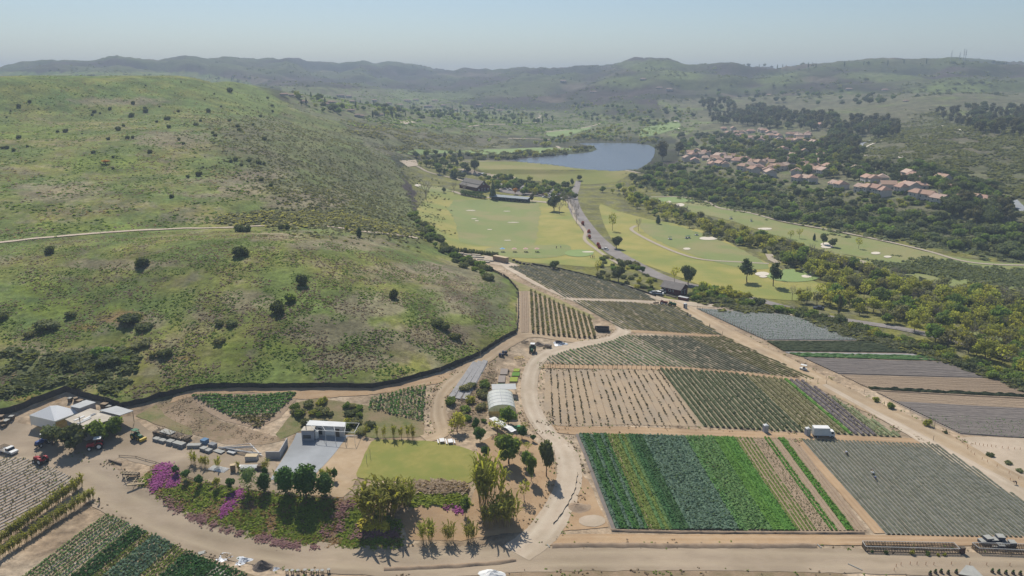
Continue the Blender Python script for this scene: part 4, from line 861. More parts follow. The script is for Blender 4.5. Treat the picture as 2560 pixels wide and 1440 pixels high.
CANE = [cane_mesh(1, 46, .42, 7), cane_mesh(2, 24, .3, 6), cane_mesh(3, 20, .3, 6), cane_mesh(4, 40, .4, 7)]
CSM = [cane_mesh(10+i, 7, .12, 5) for i in range(4)]

LOOK = {'sagetree': 'grey', 'bare': 'leafless', 'willow': 'yellow-green', 'green': 'mid-green', 'airy': 'sparse', 'oak': 'dark', 'gum': 'ragged', 'shrub': 'dark', 'leafy': 'fresh green', 'yshrub': 'yellowish', 'scrub': 'olive', 'sage': 'grey', 'cypress': 'slim', 'conifer': 'pointed'}
_cnt = [0]
def plant(kind, px, py, h, w=None, label=None, group=None, cat="tree", name=None, metres=False, parts=True, var=None):
    """stand a plant at a photo pixel; h, w in photo pixels unless metres"""
    p = G(px, py) if not isinstance(px, Vector) else px
    if not metres:
        s = (p.y*CP-(p.z-CAM_Z)*SP)/FPX; h = h*s/.93; w = w*s if w else None
    _cnt[0] += 1; pr = PROTO[kind]; c, t = pr[(var if var is not None else _cnt[0]*7) % len(pr)]
    bw = {'oak': 1.25, 'green': 1.1, 'willow': 1.0, 'shrub': 2.0, 'scrub': 2.3, 'sage': 2.3, 'leafy': 1.9, 'yshrub': 1.7, 'pine': .56, 'citrus': .85, 'egg': .64, 'conifer': .54, 'feather': .75, 'airy': .85, 'gum': .65, 'bare': .5, 'sagetree': 1.0, 'rust': 1, 'redbush': 1.9, 'palm': .4, 'cypress': .27}[kind]
    sx = (w/(bw) if w else h); rz = random.random()*6.28
    nm = name or {'shrub': 'shrub', 'scrub': 'scrub_bush', 'sage': 'sage_bush', 'leafy': 'leafy_bush', 'yshrub': 'leafy_bush', 'redbush': 'red_bush', 'palm': 'palm_tree', 'pine': 'pine_tree', 'oak': 'oak_tree', 'citrus': 'citrus_tree', 'gum': 'gum_tree', 'willow': 'willow_tree', 'cypress': 'cypress_tree', 'conifer': 'conifer_tree', 'bare': 'bare_tree', 'green': 'leafy_tree', 'airy': 'slender_tree', 'sagetree': 'grey_willow', 'feather': 'feathery_tree', 'rust': 'rust_tree', 'egg': 'clipped_tree'}.get(kind, 'tree')
    if t is None or not parts:
        o = link(nm, c, None, p, rz); o.scale = (sx, sx*random.uniform(.85, 1.15), h)
    else:
        o = link(nm, None, None, p, rz); o.scale = (sx, sx*random.uniform(.9, 1.1), h)
        link("trunk", t, o); link("crown", c, o)
    if t is None and cat == "tree": cat = "bush"
    return tag(o, label, cat, group)
def canes(px, py, h, w, label, k, group=None):
    p = G(px, py); s = (p.y*CP-(p.z-CAM_Z)*SP)/FPX; H = h*s/.93/.95; W = w*s
    o = thing("cane_clump", label, "plant", p, random.random()*6, group); o.scale = (W/1.1, W/1.1, H)
    link("stalks", CANE[k][1], o); link("leaves", CANE[k][0], o); return o
VPX, VPY = PX.ravel(), PY.ravel()
def scatter(poly, n, mind, seed=0, maxr=6000):
    """ground points spread over the patch outlined in photo pixels"""
    R = np.random.default_rng(seed); m = np.nonzero(pip(VPX, VPY, poly) & front.ravel() & (RR.ravel() < maxr))[0]
    if not len(m): return []
    R.shuffle(m); out = []; q = np.empty((0, 2))
    for i in m[:n*12]:
        c = np.array((VPX[i], VPY[i]))
        if len(q) and ((q[:, 0]-c[0])**2+((q[:, 1]-c[1])*1.6)**2).min() < mind**2: continue
        q = np.vstack([q, c]); x = GX.ravel()[i]+R.normal()*.3; y = GY.ravel()[i]+R.normal()*.3
        out.append((Vector((x, y, float(zat(x, y)))), c[0], c[1]))
        if len(out) >= n: break
    return out
def grove(poly, n, mind, kinds, hm, label, group, seed=0, cat="tree", parts=True, name=None):
    S_ = scatter(poly, n, mind, seed)
    if not S_: return
    x0, x1 = min(q[1] for q in S_), max(q[1] for q in S_); ym = sorted(q[2] for q in S_)[len(S_)//2]
    for p, x, y in S_:
        k = random.choice(kinds); t = (x-x0)/(x1-x0+1e-6); hgt = random.uniform(*hm)
        size = "taller" if hgt > .5*(hm[0]+hm[1]) else "lower"
        where = ("left part", "middle", "right part")[min(2, int(t*3))] + (", upper side" if y < ym else ", lower side")
        plant(k, p, 0, hgt, None, "%s %s, %s" % (size+" "+LOOK.get(k, "green"), label, where), group, cat, name, True, parts)

# ---- trees and bushes one can point at (px, py of the foot, height, width in photo pixels)
T = [
('oak',132,1113,52,70,"bushy dark olive tree left of the white marquee shed"),('oak',188,1124,66,84,"largest dark olive tree before the farm shed"),('green',246,1104,56,62,"rounded green tree at the shed's front corner"),('green',288,1092,50,48,"green tree right of the shed beside the red tractor"),
('feather',622,1228,64,46,"feathery light green tree on the bank's edge"),('egg',661,1230,44,32,"small dark egg-shaped tree beside the feathery tree"),('egg',715,1237,64,46,"leftmost of three big dark egg-shaped trees"),('egg',766,1244,76,60,"largest dark egg-shaped tree on the bank's edge"),('egg',813,1242,56,40,"rightmost of three big dark egg-shaped trees"),
('citrus',663,1192,26,18,"small dark tree behind the little egg-shaped tree"),('citrus',783,1180,18,15,"round dark tree top behind the biggest egg tree"),('willow',806,1194,26,18,"small round yellow-green tree above the bank"),('citrus',837,1202,36,18,"slim dark tree standing alone on the forecourt"),
('willow',1143,1080,54,50,"spreading yellow-green tree casting a dappled shadow"),('citrus',1190,1078,28,18,"small dark tree between willow and long canopy"),('citrus',1200,1106,32,28,"dense dark small tree below the long white canopy"),('airy',1244,1084,30,44,"thin airy tree at the long canopy's front"),('green',1270,1062,38,38,"bright green tree hiding the greenhouse's front corner"),
('citrus',1215,1148,28,20,"compact round green tree at the lawn's right end"),('green',1272,1160,62,58,"large leafy tree above the tallest cane clump"),('green',1328,1202,56,26,"upright green tree in the middle of the orchard"),('green',1316,1170,36,24,"young green tree in the orchard"),('oak',1366,1190,76,40,"tall dark tree leaning over the winding track"),
('citrus',1305,1096,26,22,"small dark tree at the canopy's right end"),('airy',1310,1080,20,18,"sparse sapling by the greenhouse corner"),('citrus',1333,1104,14,12,"tiny dark tree beside the winding track"),('airy',1298,1126,26,20,"twiggy young tree left of the orchard path"),('airy',1320,1128,18,18,"twiggy sapling in the orchard"),
('green',1163,1290,52,28,"slim leafy tree above the pink flower strip"),('airy',1310,1250,44,34,"nearly leafless sapling near the canes"),
('oak',1720,712,46,46,"big dark tree behind the red house"),('airy',1686,708,42,28,"airy tree at the red house's left gable"),('oak',1546,704,38,36,"dark broad tree beside the practice hut"),('oak',1553,674,24,22,"grey-purple round tree by the access road"),('citrus',1606,684,18,14,"small dark tree on the road's verge"),('willow',1625,718,26,26,"pale green tree above the garden paths"),
('oak',1386,674,22,27,"lone dark round tree above the far field"),('airy',1494,694,44,20,"tall slim tree behind the far field"),('oak',1541,622,30,32,"round dark tree beside the access road's bend"),
('pine',1867,706,58,38,"left of two tall pines on the golf course"),('pine',1933,716,62,36,"right of two tall pines on the golf course"),('airy',1531,577,46,28,"airy tree by the cart path's start"),
('oak',2058,612,28,26,"small oak left of the twin bunkers"),('oak',2080,618,22,24,"small oak right of the twin bunkers"),('airy',2146,622,30,22,"sparse tree on the upper fairway"),('airy',1976,598,22,18,"sparse tree left of the twin bunkers"),('airy',1998,596,24,18,"second sparse tree left of the twin bunkers"),('conifer',2035,602,18,8,"thin tree beside the twin bunkers"),
('oak',1186,431,32,25,"dense round dark tree beside the long red shed"),('conifer',1150,399,24,13,"dark conifer at the dam's left end"),('oak',1430,465,18,14,"dark tree where road meets dam"),('oak',1448,452,14,15,"dark tree at the dam's foot"),('oak',1385,528,40,38,"flat-topped oak at the range's far right"),('bare',1398,535,30,24,"grey bare tree before the flat-topped oak"),('gum',1330,505,20,14,"slender tree by the range shelter"),
('rust',1288,486,16,16,"rust-orange tree in the car park"),('conifer',1232,498,40,18,"dark pointed conifer right of the great barn"),('conifer',1316,480,22,10,"silvery pointed tree in the car park"),
('gum',2096,800,60,14,"tall bare-stemmed tree by the access road"),('conifer',1645,560,22,12,"dark slim tree in the creek woodland"),('gum',1655,402,46,36,"dark tall trees at the lake's right shore"),('gum',1696,388,30,30,"dark tree right of the lake"),
('bare',1065,500,42,30,"grey leafless thicket at the range's left corner"),('bare',1160,485,26,22,"bare tree before the great barn"),('bare',1135,482,24,18,"bare tree left of the great barn"),('oak',1110,482,14,13,"little tree on the club lawn"),
]
for k, x, y, h, w, l in T:
    q = 1.25 if 1180 < x < 1400 and 1040 < y < 1300 else 1.12 if k == 'egg' else 1
    plant(k, x, y, h*q, w*q, l)
for i, (x, y, h) in enumerate([(440,1185,24),(466,1200,26),(498,1213,27),(541,1220,29),(577,1225,30)]):
    plant('citrus' if i != 3 else 'willow', x, y, h, h*.85, ["first small citrus by the magenta flowers", "second small citrus along the bank's edge", "third small citrus along the bank's edge", "yellowish fourth citrus along the bank's edge", "fifth small citrus nearest the feathery tree"][i], "potted citrus trees along the bank")
for (x, y, h, w, k, l) in [(950,1290,88,104,0,"broad cane clump at the lawn's near left corner"),(1224,1258,122,84,3,"tallest cane clump right of the lawn"),(1262,1306,66,70,0,"yellow cane clump right below the tallest one"),(1222,1316,56,44,1,"cane clump between tallest one and the road"),(1066,1356,50,52,1,"leftmost cane clump in the roadside row"),(1122,1354,48,42,2,"middle cane clump in the roadside row"),(1178,1352,48,46,2,"rightmost cane clump in the roadside row"),(1005,1262,60,60,3,"low cane clump behind the broad one")]:
    canes(x, y, h, w, l, k)
def cane_plant(x, y, h, label, group, k=None):
    p = G(x, y); s = (p.y*CP-(p.z-CAM_Z)*SP)/FPX; k = random.randrange(4) if k is None else k; H = h*s/.93/.9
    o = thing("cane_plant", label, "plant", p, random.random()*6, group); o.scale = (H*.9, H*.9, H); link("stalks", CSM[k][1], o); link("leaves", CSM[k][0], o); return o
for i in range(34):
    t = (i+random.random()*.7)/34; cane_plant(238-t*245, 1243+t*160, random.uniform(26, 34), "young cane in the thin windbreak row, %s" % ("road end", "upper middle", "lower middle", "left edge end")[min(3, int(t*4))], "canes of the thin windbreak row")
for i in range(46):
    t = (i+random.random()*.8)/46; cane_plant(206-t*212+random.uniform(-4, 4), 1216+t*152, random.uniform(24, 36), "cane plant in the dense hedge by the film rows", "canes of the dense hedge")
for i, (x, y) in enumerate([(480,1158),(489,1162),(502,1164),(511,1167),(517,1170),(596,1178),(660,1180),(668,1176),(545,1172),(690,1198),(820,1196),(827,1198)]): cane_plant(x, y, random.uniform(24, 34), "potted cane standing among the yard materials", "potted canes in the yard")
for i, (x, y) in enumerate([(942,1092),(960,1094),(985,1096),(1002,1095),(1020,1096),(1032,1098),(912,1090)]): cane_plant(x, y, random.uniform(28, 38), "cane tuft along the lawn's far edge", "cane tufts beyond the lawn")
# bushes on the near hill, each one on its own
for k, x, y, w, h, l in [('shrub',125,634,26,18,"small dark bush below the hill road's left end"),('shrub',356,665,40,22,"dark dome bush on the near hill's upper left"),('shrub',599,638,44,24,"dark dome bush just below the hill road"),('shrub',755,712,36,26,"dark round bush at the near hill's centre"),('leafy',725,752,32,20,"paler bush between two dark round bushes"),('shrub',694,780,40,28,"darkest big bush at the near hill's centre"),('shrub',985,746,28,24,"lone dark bush on the hill's right"),
 ('scrub',1095,812,44,16,"long low thicket on the hill's right shoulder"),('scrub',1113,824,34,16,"low thicket continuing the long one downhill"),('scrub',1140,846,36,16,"olive low bush above the black fence"),('shrub',322,804,66,20,"wide dark thicket among orange weeds"),('scrub',362,820,52,14,"wide olive thicket under the dark one"),('scrub',118,820,72,20,"wide scrub patch on the hill's left"),('sage',76,840,30,14,"small grey bush left of the wide scrub patch"),('scrub',177,790,36,13,"low scrub right of the hill's left patch"),('scrub',578,812,38,13,"right half of the paired low bushes"),('scrub',548,812,30,12,"left half of the paired low bushes"),('scrub',6,796,38,20,"dark scrub cut by the photo's left edge"),
 ('leafy',257,890,56,22,"broad leafy bush above the farm's fence"),('leafy',315,905,30,14,"small leafy bush right of the broad one"),('scrub',412,888,44,18,"grey-green bush low on the hill"),('sage',383,892,20,14,"small grey bush beside the grey-green one"),('sage',550,856,38,14,"isolated grey bush on the lower hill"),('sage',350,864,60,14,"pale grey brush on the lower hill"),('shrub',169,912,44,22,"dark thicket above the fence's left corner"),('shrub',270,908,70,22,"dark sprawling thicket above the fence")]:
    plant(k, x, y, h, w, l)
HB = [(270,408,45),(170,452,60),(95,492,24),(1200,424,50),(1308,472,50),(1312,500,64),(990,474,42),(845,500,52),(902,512,30),(830,527,32),(1185,542,72),(1410,592,40),(1110,628,44),(1065,664,74),(1520,642,56),(520,682,44),(590,680,70),(740,695,24),(170,737,60),(975,748,50),(1145,738,64),(1197,733,48),(1610,750,50),(1650,785,46),(60,828,60),(22,830,48),(122,850,56),(248,812,34),(840,868,54),(1350,865,68),(1020,907,34),(1020,1012,36),(1915,690,50),(1935,715,56),(2120,935,76),(2245,940,64),(2330,960,70),(2378,972,50),(2080,948,50),(1545,1268,60),(2350,1115,60),(1690,1088,50),(1790,1074,80),(2440,1166,60),(1830,998,30),(2380,750,72),(2345,543,44),(2140,634,60),(2155,666,54),(2065,584,44),(1805,584,40),(2280,618,40),(1605,497,40),(1435,452,26),(1875,498,64),(1990,452,30),(1930,338,28),(2070,318,80),(1845,388,22),(345,470,22),(2410,375,36),(2450,445,40),(2455,495,36),(1310,262,24),(1630,230,20),(2170,980,50),(60,548,24),(1500,570,80),(1765,620,60)]
for X, Y, w in HB: plant('shrub' if (X*7+Y) % 5 else 'scrub', X/3.6, Y/3.6+140+2, w/3.6*.5, w/3.6*.82, "%s dark bush on the far hillside, %s %s" % ("wide" if w > 55 else "mid-sized" if w > 35 else "tiny", ("top", "upper", "middle", "lower")[min(3, int((Y-150)/270))], ("left", "centre-left", "centre-right", "right")[min(3, int(X/620))]), "bushes on the far hillside")
plant('rust', 264, 410, 10, 26, "reddish-brown bush on the far green hillside", None, "bush", "red_brown_bush")
for k, x, y, w, h, l in [('shrub',600,580,30,16,"dark bush left of the hill road's middle"),('shrub',617,580,26,16,"dark bush at the hill road's middle"),('shrub',705,574,20,14,"bush under the hill road's right part"),('shrub',719,575,16,16,"second bush under the hill road's right part"),('cypress',898,594,14,22,"dark upright tree by the hill road's right end"),('yshrub',867,576,14,12,"bright bush above the hill road's right end")]: plant(k, x, y, h, w, l)
# groves
grove([(1490,480),(1560,505),(1640,545),(1740,575),(1840,612),(1920,640),(1990,682),(2085,722),(2140,760),(2300,790),(2560,850),(2560,760),(2400,738),(2250,706),(2120,670),(2040,640),(1960,610),(1860,585),(1780,560),(1700,530),(1620,500),(1560,470)], 220, 12, ['willow','willow','green','airy','willow','bare','sagetree'], (4.5, 8), "tree in creek woodland", "trees of the creek woodland", 3)
grove([(1960,745),(2070,735),(2140,760),(2300,795),(2560,860),(2640,930),(2560,945),(2400,880),(2250,820),(2120,780),(2000,765)], 90, 17, ['willow','green','willow','airy','bare','sagetree'], (4.5, 7.5), "tree in grove beyond border lane", "trees of the dense right-hand grove", 4)
grove([(1725,735),(1800,745),(1880,760),(1980,774),(2130,812),(2300,862),(2430,905),(2600,965),(2600,985),(2440,930),(2300,880),(2120,826),(1980,788),(1900,772),(1780,758),(1720,748)], 90, 11, ['leafy','scrub','yshrub','leafy','shrub'], (1.6, 3.2), "bush in border lane hedge", "bushes of the border hedge", 5, "bush")
grove([(1740,720),(1830,735),(1880,752),(1800,748),(1735,740)], 16, 12, ['leafy','yshrub','willow'], (2, 4.5), "plant right of red house", "greenery beside the red house", 6)
grove([(1570,445),(1640,415),(1700,420),(1800,440),(1900,462),(2060,495),(2200,520),(2340,545),(2560,575),(2560,650),(2350,618),(2120,575),(1950,548),(1850,522),(1700,490),(1600,470)], 200, 13, ['shrub','oak','shrub','leafy','oak','leafy'], (3.5, 6), "tree on bluff below houses", "oaks on the bluff", 7, name="bluff_oak")
grove([(1690,345),(1800,335),(1900,350),(2060,355),(2140,390),(2140,430),(2080,450),(1950,430),(1800,400),(1700,390)], 210, 7, ['oak','green','oak','willow'], (5.5, 9.5), "tree among red-roofed terraces", "trees among the terraces", 8, name="garden_tree")
grove([(2060,420),(2200,410),(2300,420),(2480,470),(2520,520),(2490,560),(2380,530),(2350,480),(2200,455),(2080,450)], 130, 10, ['oak','green','oak','gum'], (5, 9), "tree around right-hand terraces", "trees around the right-hand terraces", 9, name="hillside_tree")
grove([(2360,505),(2440,515),(2530,530),(2540,560),(2440,570),(2370,545)], 26, 13, ['oak','oak','gum'], (8, 12), "big tree below last terrace", "dark trees below the last terrace", 10)
grove([(1560,462),(1700,432),(1850,462),(1990,500),(1900,520),(1700,496)], 60, 9, ['leafy','willow','green','yshrub'], (2.5, 5), "tree on bluff left of houses", "greenery of the bluff's left end", 27)
grove([(1800,355),(1900,362),(2060,368),(2120,400),(1960,400),(1820,385)], 60, 8, ['oak','green','oak','gum'], (5, 9), "tree in belt between terrace rows", "trees between the terrace rows", 28)
grove([(1200,436),(1300,452),(1420,466),(1440,500),(1400,508),(1300,488),(1220,470)], 40, 8, ['green','willow','green','oak'], (4, 7), "tree before the dam", "trees before the dam", 29)
grove([(1690,400),(1800,422),(1900,442),(2000,460),(2130,484),(2250,506),(2460,524),(2460,532),(2240,518),(2100,496),(1960,472),(1800,438),(1690,414)], 90, 7, ['leafy','shrub','leafy','yshrub'], (1.8, 3.6), "bush along bluff's top edge", "bushes along the bluff top", 31, "bush", name="edge_bush")
grove([(1750,262),(1820,262),(1900,275),(2000,290),(2100,300),(2240,315),(2250,345),(2140,350),(2060,330),(1900,322),(1780,310)], 210, 6.5, ['gum','gum','oak','gum'], (10, 17), "tree in wood above terraces", "gum trees above the terraces", 11)
grove([(2090,330),(2140,352),(2150,395),(2100,400),(2050,370)], 50, 7, ['gum','oak'], (8, 13), "tree left of hillside road", "trees left of the hillside road", 12)
grove([(2340,285),(2400,275),(2500,268),(2600,285),(2600,345),(2480,340),(2420,325),(2360,305)], 90, 8, ['gum','oak','gum'], (9, 14), "tree on right-hand hill", "trees on the right-hand hill", 13)
grove([(1190,452),(1240,442),(1330,458),(1430,474),(1425,500),(1350,490),(1240,480),(1215,470)], 42, 9, ['green','willow','oak','green'], (4, 7.5), "tree around club car park", "car park trees", 14)
grove([(1040,390),(1120,385),(1160,400),(1180,440),(1140,455),(1080,430),(1045,415)], 40, 9, ['oak','green','conifer','oak','willow'], (4, 9), "tree left of dam", "trees left of the dam", 15)
grove([(1160,390),(1240,389),(1340,381),(1420,374),(1480,366),(1488,376),(1420,387),(1340,394),(1250,401),(1190,399)], 60, 8, ['scrub','sage','yshrub','willow'], (3, 6), "thicket on lake's left shore", "shore thicket left of the lake", 16, "bush")
grove([(1420,338),(1520,320),(1640,335),(1660,350),(1640,362),(1560,358),(1460,356),(1400,360),(1360,368),(1330,365)], 80, 8, ['willow','green','yshrub','willow'], (4, 7.5), "tree beyond the lake", "trees beyond the lake", 17)
grove([(700,232),(760,240),(900,262),(1050,262),(1230,268),(1330,285),(1420,305),(1300,318),(1150,305),(1000,300),(850,292),(760,270)], 190, 8, ['green','oak','cypress','willow','green'], (6, 10), "tree on distant estate slopes", "trees of the distant estates", 18, parts=False, name="estate_tree")
grove([(1420,262),(1560,270),(1720,270),(1740,300),(1640,322),(1520,305),(1440,300)], 80, 8, ['green','willow','oak'], (6, 10), "tree on far valley floor", "far valley trees", 19, parts=False)
grove([(1760,228),(1900,215),(2100,225),(2240,250),(2200,270),(2000,262),(1800,258)], 60, 9, ['green','oak'], (7, 12), "tree on far right-hand slopes", "trees on the far right slopes", 20, parts=False)
grove([(500,192),(560,196),(640,200),(600,204),(520,198)], 16, 7, ['cypress','oak'], (7, 12), "tiny tree on left skyline", "trees on the left skyline", 21, parts=False)
grove([(1800,168),(2000,166),(2300,157),(2560,163),(2560,169),(2300,164),(2000,175)], 50, 10, ['oak','cypress'], (10, 16), "tiny tree on right-hand ridge", "trees on the right-hand ridge", 22, parts=False)
grove([(1020,540),(1050,540),(1100,600),(1160,640),(1240,690),(1220,700),(1130,655),(1060,600)], 40, 9, ['leafy','green','shrub','scrub'], (1.8, 3.5), "bush between hill and driving range", "bushes between hill and range", 23, "bush")
grove([(740,1002),(800,1000),(920,1025),(930,1088),(880,1082),(760,1060),(720,1085)], 26, 11, ['leafy','scrub','sage','yshrub'], (1.0, 1.9), "bush behind long white shed", "bushes behind the white shed", 24, "bush")
grove([(1150,975),(1220,950),(1222,1050),(1205,1060),(1160,1050),(1120,1010)], 13, 12, ['leafy','yshrub','scrub','sage'], (1.0, 2.2), "bush left of greenhouse", "bushes left of the greenhouse", 25, "bush")
grove([(1500,640),(1600,665),(1640,700),(1630,735),(1560,715),(1490,695)], 34, 10, ['scrub','leafy','shrub','yshrub','sage'], (1, 2.4), "garden bush left of red house", "garden bushes left of the red house", 26, "bush")
for (x, y) in [(1457,563),(1472,583),(1474,596),(1495,616),(1499,622)]: plant('redbush', x, y, 10, 10, "red bush along the access road's footpath", "red bushes by the footpath", "bush")
for (x, y, h) in [(1408,508,30),(1420,520,34),(1430,532,34),(1440,545,34),(1441,560,30),(1414,515,26),(1596,578,30),(1950,700,30)]: plant('bare', x, y, h, h*.5, "slender bare tree lining the access road or fairway", "bare roadside trees")
for (x, y, h, w, k, l) in [(2226,1020,14,24,'leafy',"dark green bush beside the main lane"),(2190,1004,12,20,'yshrub',"yellowish bush above the dark green lane bush"),(2318,1065,18,24,'yshrub',"yellow-green bush at the gravel lot's corner"),(2364,1084,8,10,'scrub',"tiny bush at the gravel lot's edge"),(2475,1140,10,22,'scrub',"low plants on the gravel lot's island, upper part"),(2520,1160,8,24,'scrub',"low plants on the gravel lot's island, middle"),(2548,1178,8,24,'scrub',"low plants on the gravel lot's island, lower part")]: plant(k, x, y, h, w, l)
for (x, y) in [(1880,415),(2060,398),(2053,392),(1990,445),(2000,446),(2012,446),(1868,432),(2262,440),(1660,398)]: plant('palm', x, y, 22, 12, "slim palm rising between the red roofs", "palms among the terraces")

# ---- uncountable ground cover
def stuff(name, label, poly, n, size, h, m, k=4, seed=0, thr=None, maxr=3000, up=1.3, lift=.3, sc=9.0, zmin=-9, soft=1.0, minr=0):
    R = np.random.default_rng(seed); xs_ = [q[0] for q in poly]; ys_ = [q[1] for q in poly]
    cand = np.nonzero((VPX > min(xs_)-70) & (VPX < max(xs_)+70) & (VPY > min(ys_)-40) & (VPY < max(ys_)+40) & front.ravel() & (RR.ravel() < maxr) & (GZ.ravel() > zmin) & (RR.ravel() > minr))[0]
    if len(cand) > 60000: cand = R.choice(cand, 60000, False)
    gx_, gy_ = GX.ravel()[cand], GY.ravel()[cand]; e_ = 26*np.clip(RR.ravel()[cand]/400, .1, 1)*soft
    msk = pip(VPX[cand]+e_*fbm(gx_/40+seed, gy_/40, 3)*1.6+R.normal(size=len(cand))*e_*.35, VPY[cand]+e_*.5*fbm(gx_/40, gy_/40+seed, 3)*1.6+R.normal(size=len(cand))*e_*.2, poly)
    if thr is not None: msk &= fbm(gx_/sc+seed, gy_/sc, 3) > thr
    i = cand[msk]
    if not len(i): return
    i = R.choice(i, n)
    r_ = RR.ravel()[i]; x = GX.ravel()[i]+R.normal(size=n)*r_*.0028; y = GY.ravel()[i]+R.normal(size=n)*r_*.0035
    s = size*(.5+R.random(n)); z = zat(x, y)+h*lift*s/size
    v, f = leaf_quads(np.stack([x, y, z], 1), s, k, np.stack([s*.55, s*.55, np.full(n, h*.4)], 1), up, R)
    return tag(link(name, np_mesh(name, v, f, m)), label, None, None, "stuff")
FLANK = [(500,300),(640,260),(760,330),(900,320),(1010,400),(1030,470),(1060,570),(1040,590),(880,575),(760,560),(700,520),(640,470),(560,400)]
stuff("hillside_scrub", "dark low scrub covering the hill's right flank", FLANK, 4200, .95, .6, FO_SCR, 4, 1, .0, soft=4.5)
stuff("sage_scrub", "grey sage scrub mottling the hill's right flank", FLANK, 5500, .9, .5, FO_GREY, 4, 2, -.05, soft=4.5)
stuff("road_scrub", "grey scrub along the upper side of the hill road", [(560,540),(700,530),(900,548),(1040,575),(1045,590),(900,570),(760,556),(560,564)], 2500, 1.3, 1.0, FO_GREY, 4, 3)
NEAR = [(0,600),(400,580),(700,580),(1000,640),(1250,710),(1285,820),(1140,900),(990,950),(750,962),(480,968),(300,1000),(160,965),(0,1010)]
DRYT = fol("dry_stems", (.14, .112, .08), (.175, .143, .105), .1, .5); GRT = fol("lush_weeds", (.07, .108, .02), (.105, .142, .027), .1)
stuff("dry_thatch", "pale dry stems matted over the near hill", NEAR, 12000, .42, .12, DRYT, 3, 4, .0, up=2.2, sc=15)
stuff("lush_weeds", "bright green weeds patching the near hill", NEAR, 12000, .42, .14, GRT, 3, 5, .05, up=2.0, sc=13)
stuff("scrub_patches", "dark scrub patches low on the near hill", [(0,880),(120,890),(330,880),(360,930),(280,980),(160,955),(0,1000)], 3500, .9, .8, FO_SCR, 4, 6, .0, sc=7)
FARH = [(-40,200),(480,190),(640,240),(720,300),(560,320),(640,470),(720,540),(560,560),(0,600),(-40,610)]
stuff("dry_tussocks", "pale dry tussocks streaking the far green hillside", FARH, 4500, .8, .2, DRYT, 3, 60, .08, up=2.0, sc=26)
stuff("green_tussocks", "rough grass clumps over the far green hillside", FARH, 9000, .9, .25, GRT, 3, 61, -.05, up=2.0, sc=26)
stuff("bluff_scrub", "low scrub between the oaks of the bluff", [(1570,445),(1640,415),(1900,462),(2340,545),(2600,575),(2600,650),(2350,618),(1950,548),(1600,470)], 5000, 1.6, 1.3, FO_SCR, 4, 7)
stuff("hill_scrub", "dense dark scrub on the right-hand hill", [(2130,400),(2200,330),(2300,280),(2600,300),(2600,560),(2400,470),(2240,420)], 9000, 2.0, 1.4, FO_SCR, 4, 8, -.05, sc=25)
stuff("island_scrub", "dark scrub between the two right-hand fairways", [(2190,655),(2270,652),(2420,670),(2600,690),(2600,716),(2420,700),(2260,678)], 3000, 1.2, 1.2, FO_SCR, 4, 9)
stuff("woodland_floor", "tangled undergrowth of the creek woodland", [(1560,480),(1640,530),(1800,580),(1940,630),(2090,710),(2600,860),(2600,740),(2250,700),(2040,640),(1860,585),(1700,530)], 7000, 1.8, 1.8, FO_GREY, 4, 10)
stuff("valley_scrub", "mottled scrub on the low spur before the lake", [(860,305),(1000,322),(1220,340),(1300,355),(1200,375),(1000,385),(940,370)], 2600, 1.8, .9, FO_GREY, 4, 11, .0, sc=25)
stuff("valley_brush", "far brush mottling the valley beyond the lake", [(740,240),(1000,230),(1300,260),(1740,270),(1740,330),(1500,345),(1200,335),(900,310)], 4000, 2.6, 1.4, FO_GRN, 4, 12, .0, sc=60)
stuff("range_chaparral", "dark chaparral on the distant ranges", [(0,160),(2560,150),(2560,250),(1900,250),(1300,255),(700,215),(0,200)], 5000, 5, 2.5, FO_SCR, 3, 13, .05, maxr=4600, minr=1500, sc=120, zmin=20)
# bank below the yard
BANK = [(350,1206),(378,1172),(430,1180),(520,1212),(640,1232),(860,1252),(905,1240),(1000,1310),(1000,1366),(800,1366),(620,1335),(480,1285),(400,1242)]
GC = fol("bank_succulents", (.13, .165, .03), (.175, .205, .042), .1, .5); GCR = fol("bank_russet", (.19, .105, .06), (.20, .15, .06), .1); MAG = mat("magenta_petals", (.42, .10, .34), (.46, .16, .37), 2, trans=.3); PNK = mat("pink_petals", (.36, .19, .21), (.30, .19, .15), 2, trans=.3)
S(sheet("flower_bank", BANK, mat("bank_soil", (.10, .13, .03), (.17, .14, .06), .5, c3=(.2, .12, .08), sc3=.15), .08))
stuff("bank_succulents", "green succulents carpeting the bank below the yard", BANK, 9000, .42, .12, GC, 4, 14, -.15, sc=5, soft=.3)
stuff("russet_succulents", "russet succulents among the green on the bank", BANK, 2600, .4, .12, GCR, 3, 15, -.02, sc=6, soft=.3)
for i, (pl, n_, m_, l) in enumerate([([(378,1200),(395,1165),(420,1164),(445,1185),(440,1215),(410,1222),(385,1225)], 2600, MAG, "magenta ice plant blooms at the bank's upper left"), ([(548,1290),(570,1250),(595,1230),(612,1232),(600,1248),(575,1272),(555,1296)], 1100, MAG, "magenta ice plant blooms below the feathery tree"), ([(395,1232),(470,1282),(600,1330),(700,1352),(800,1372),(790,1376),(680,1362),(560,1326),(450,1284)], 2200, PNK, "pink ice plant strip along the road's edge"), ([(860,1262),(895,1240),(905,1260),(880,1290),(850,1300),(830,1295)], 900, PNK, "pink patch above the bank's right half"), ([(820,1312),(900,1320),(990,1330),(1000,1345),(900,1345),(800,1335)], 1500, PNK, "pink patch low at the bank's right end"), ([(1112,1268),(1140,1272),(1168,1279),(1167,1284),(1140,1278)], 220, MAG, "short magenta strip below the lawn")]):
    stuff("ice_plant", l, pl, int(n_*(.8 if m_ is PNK else .8)), .2, .08, m_, 3, 30+i, -.05 if m_ is PNK else -.2, up=2.6, lift=2.6, sc=3.0, soft=.12)
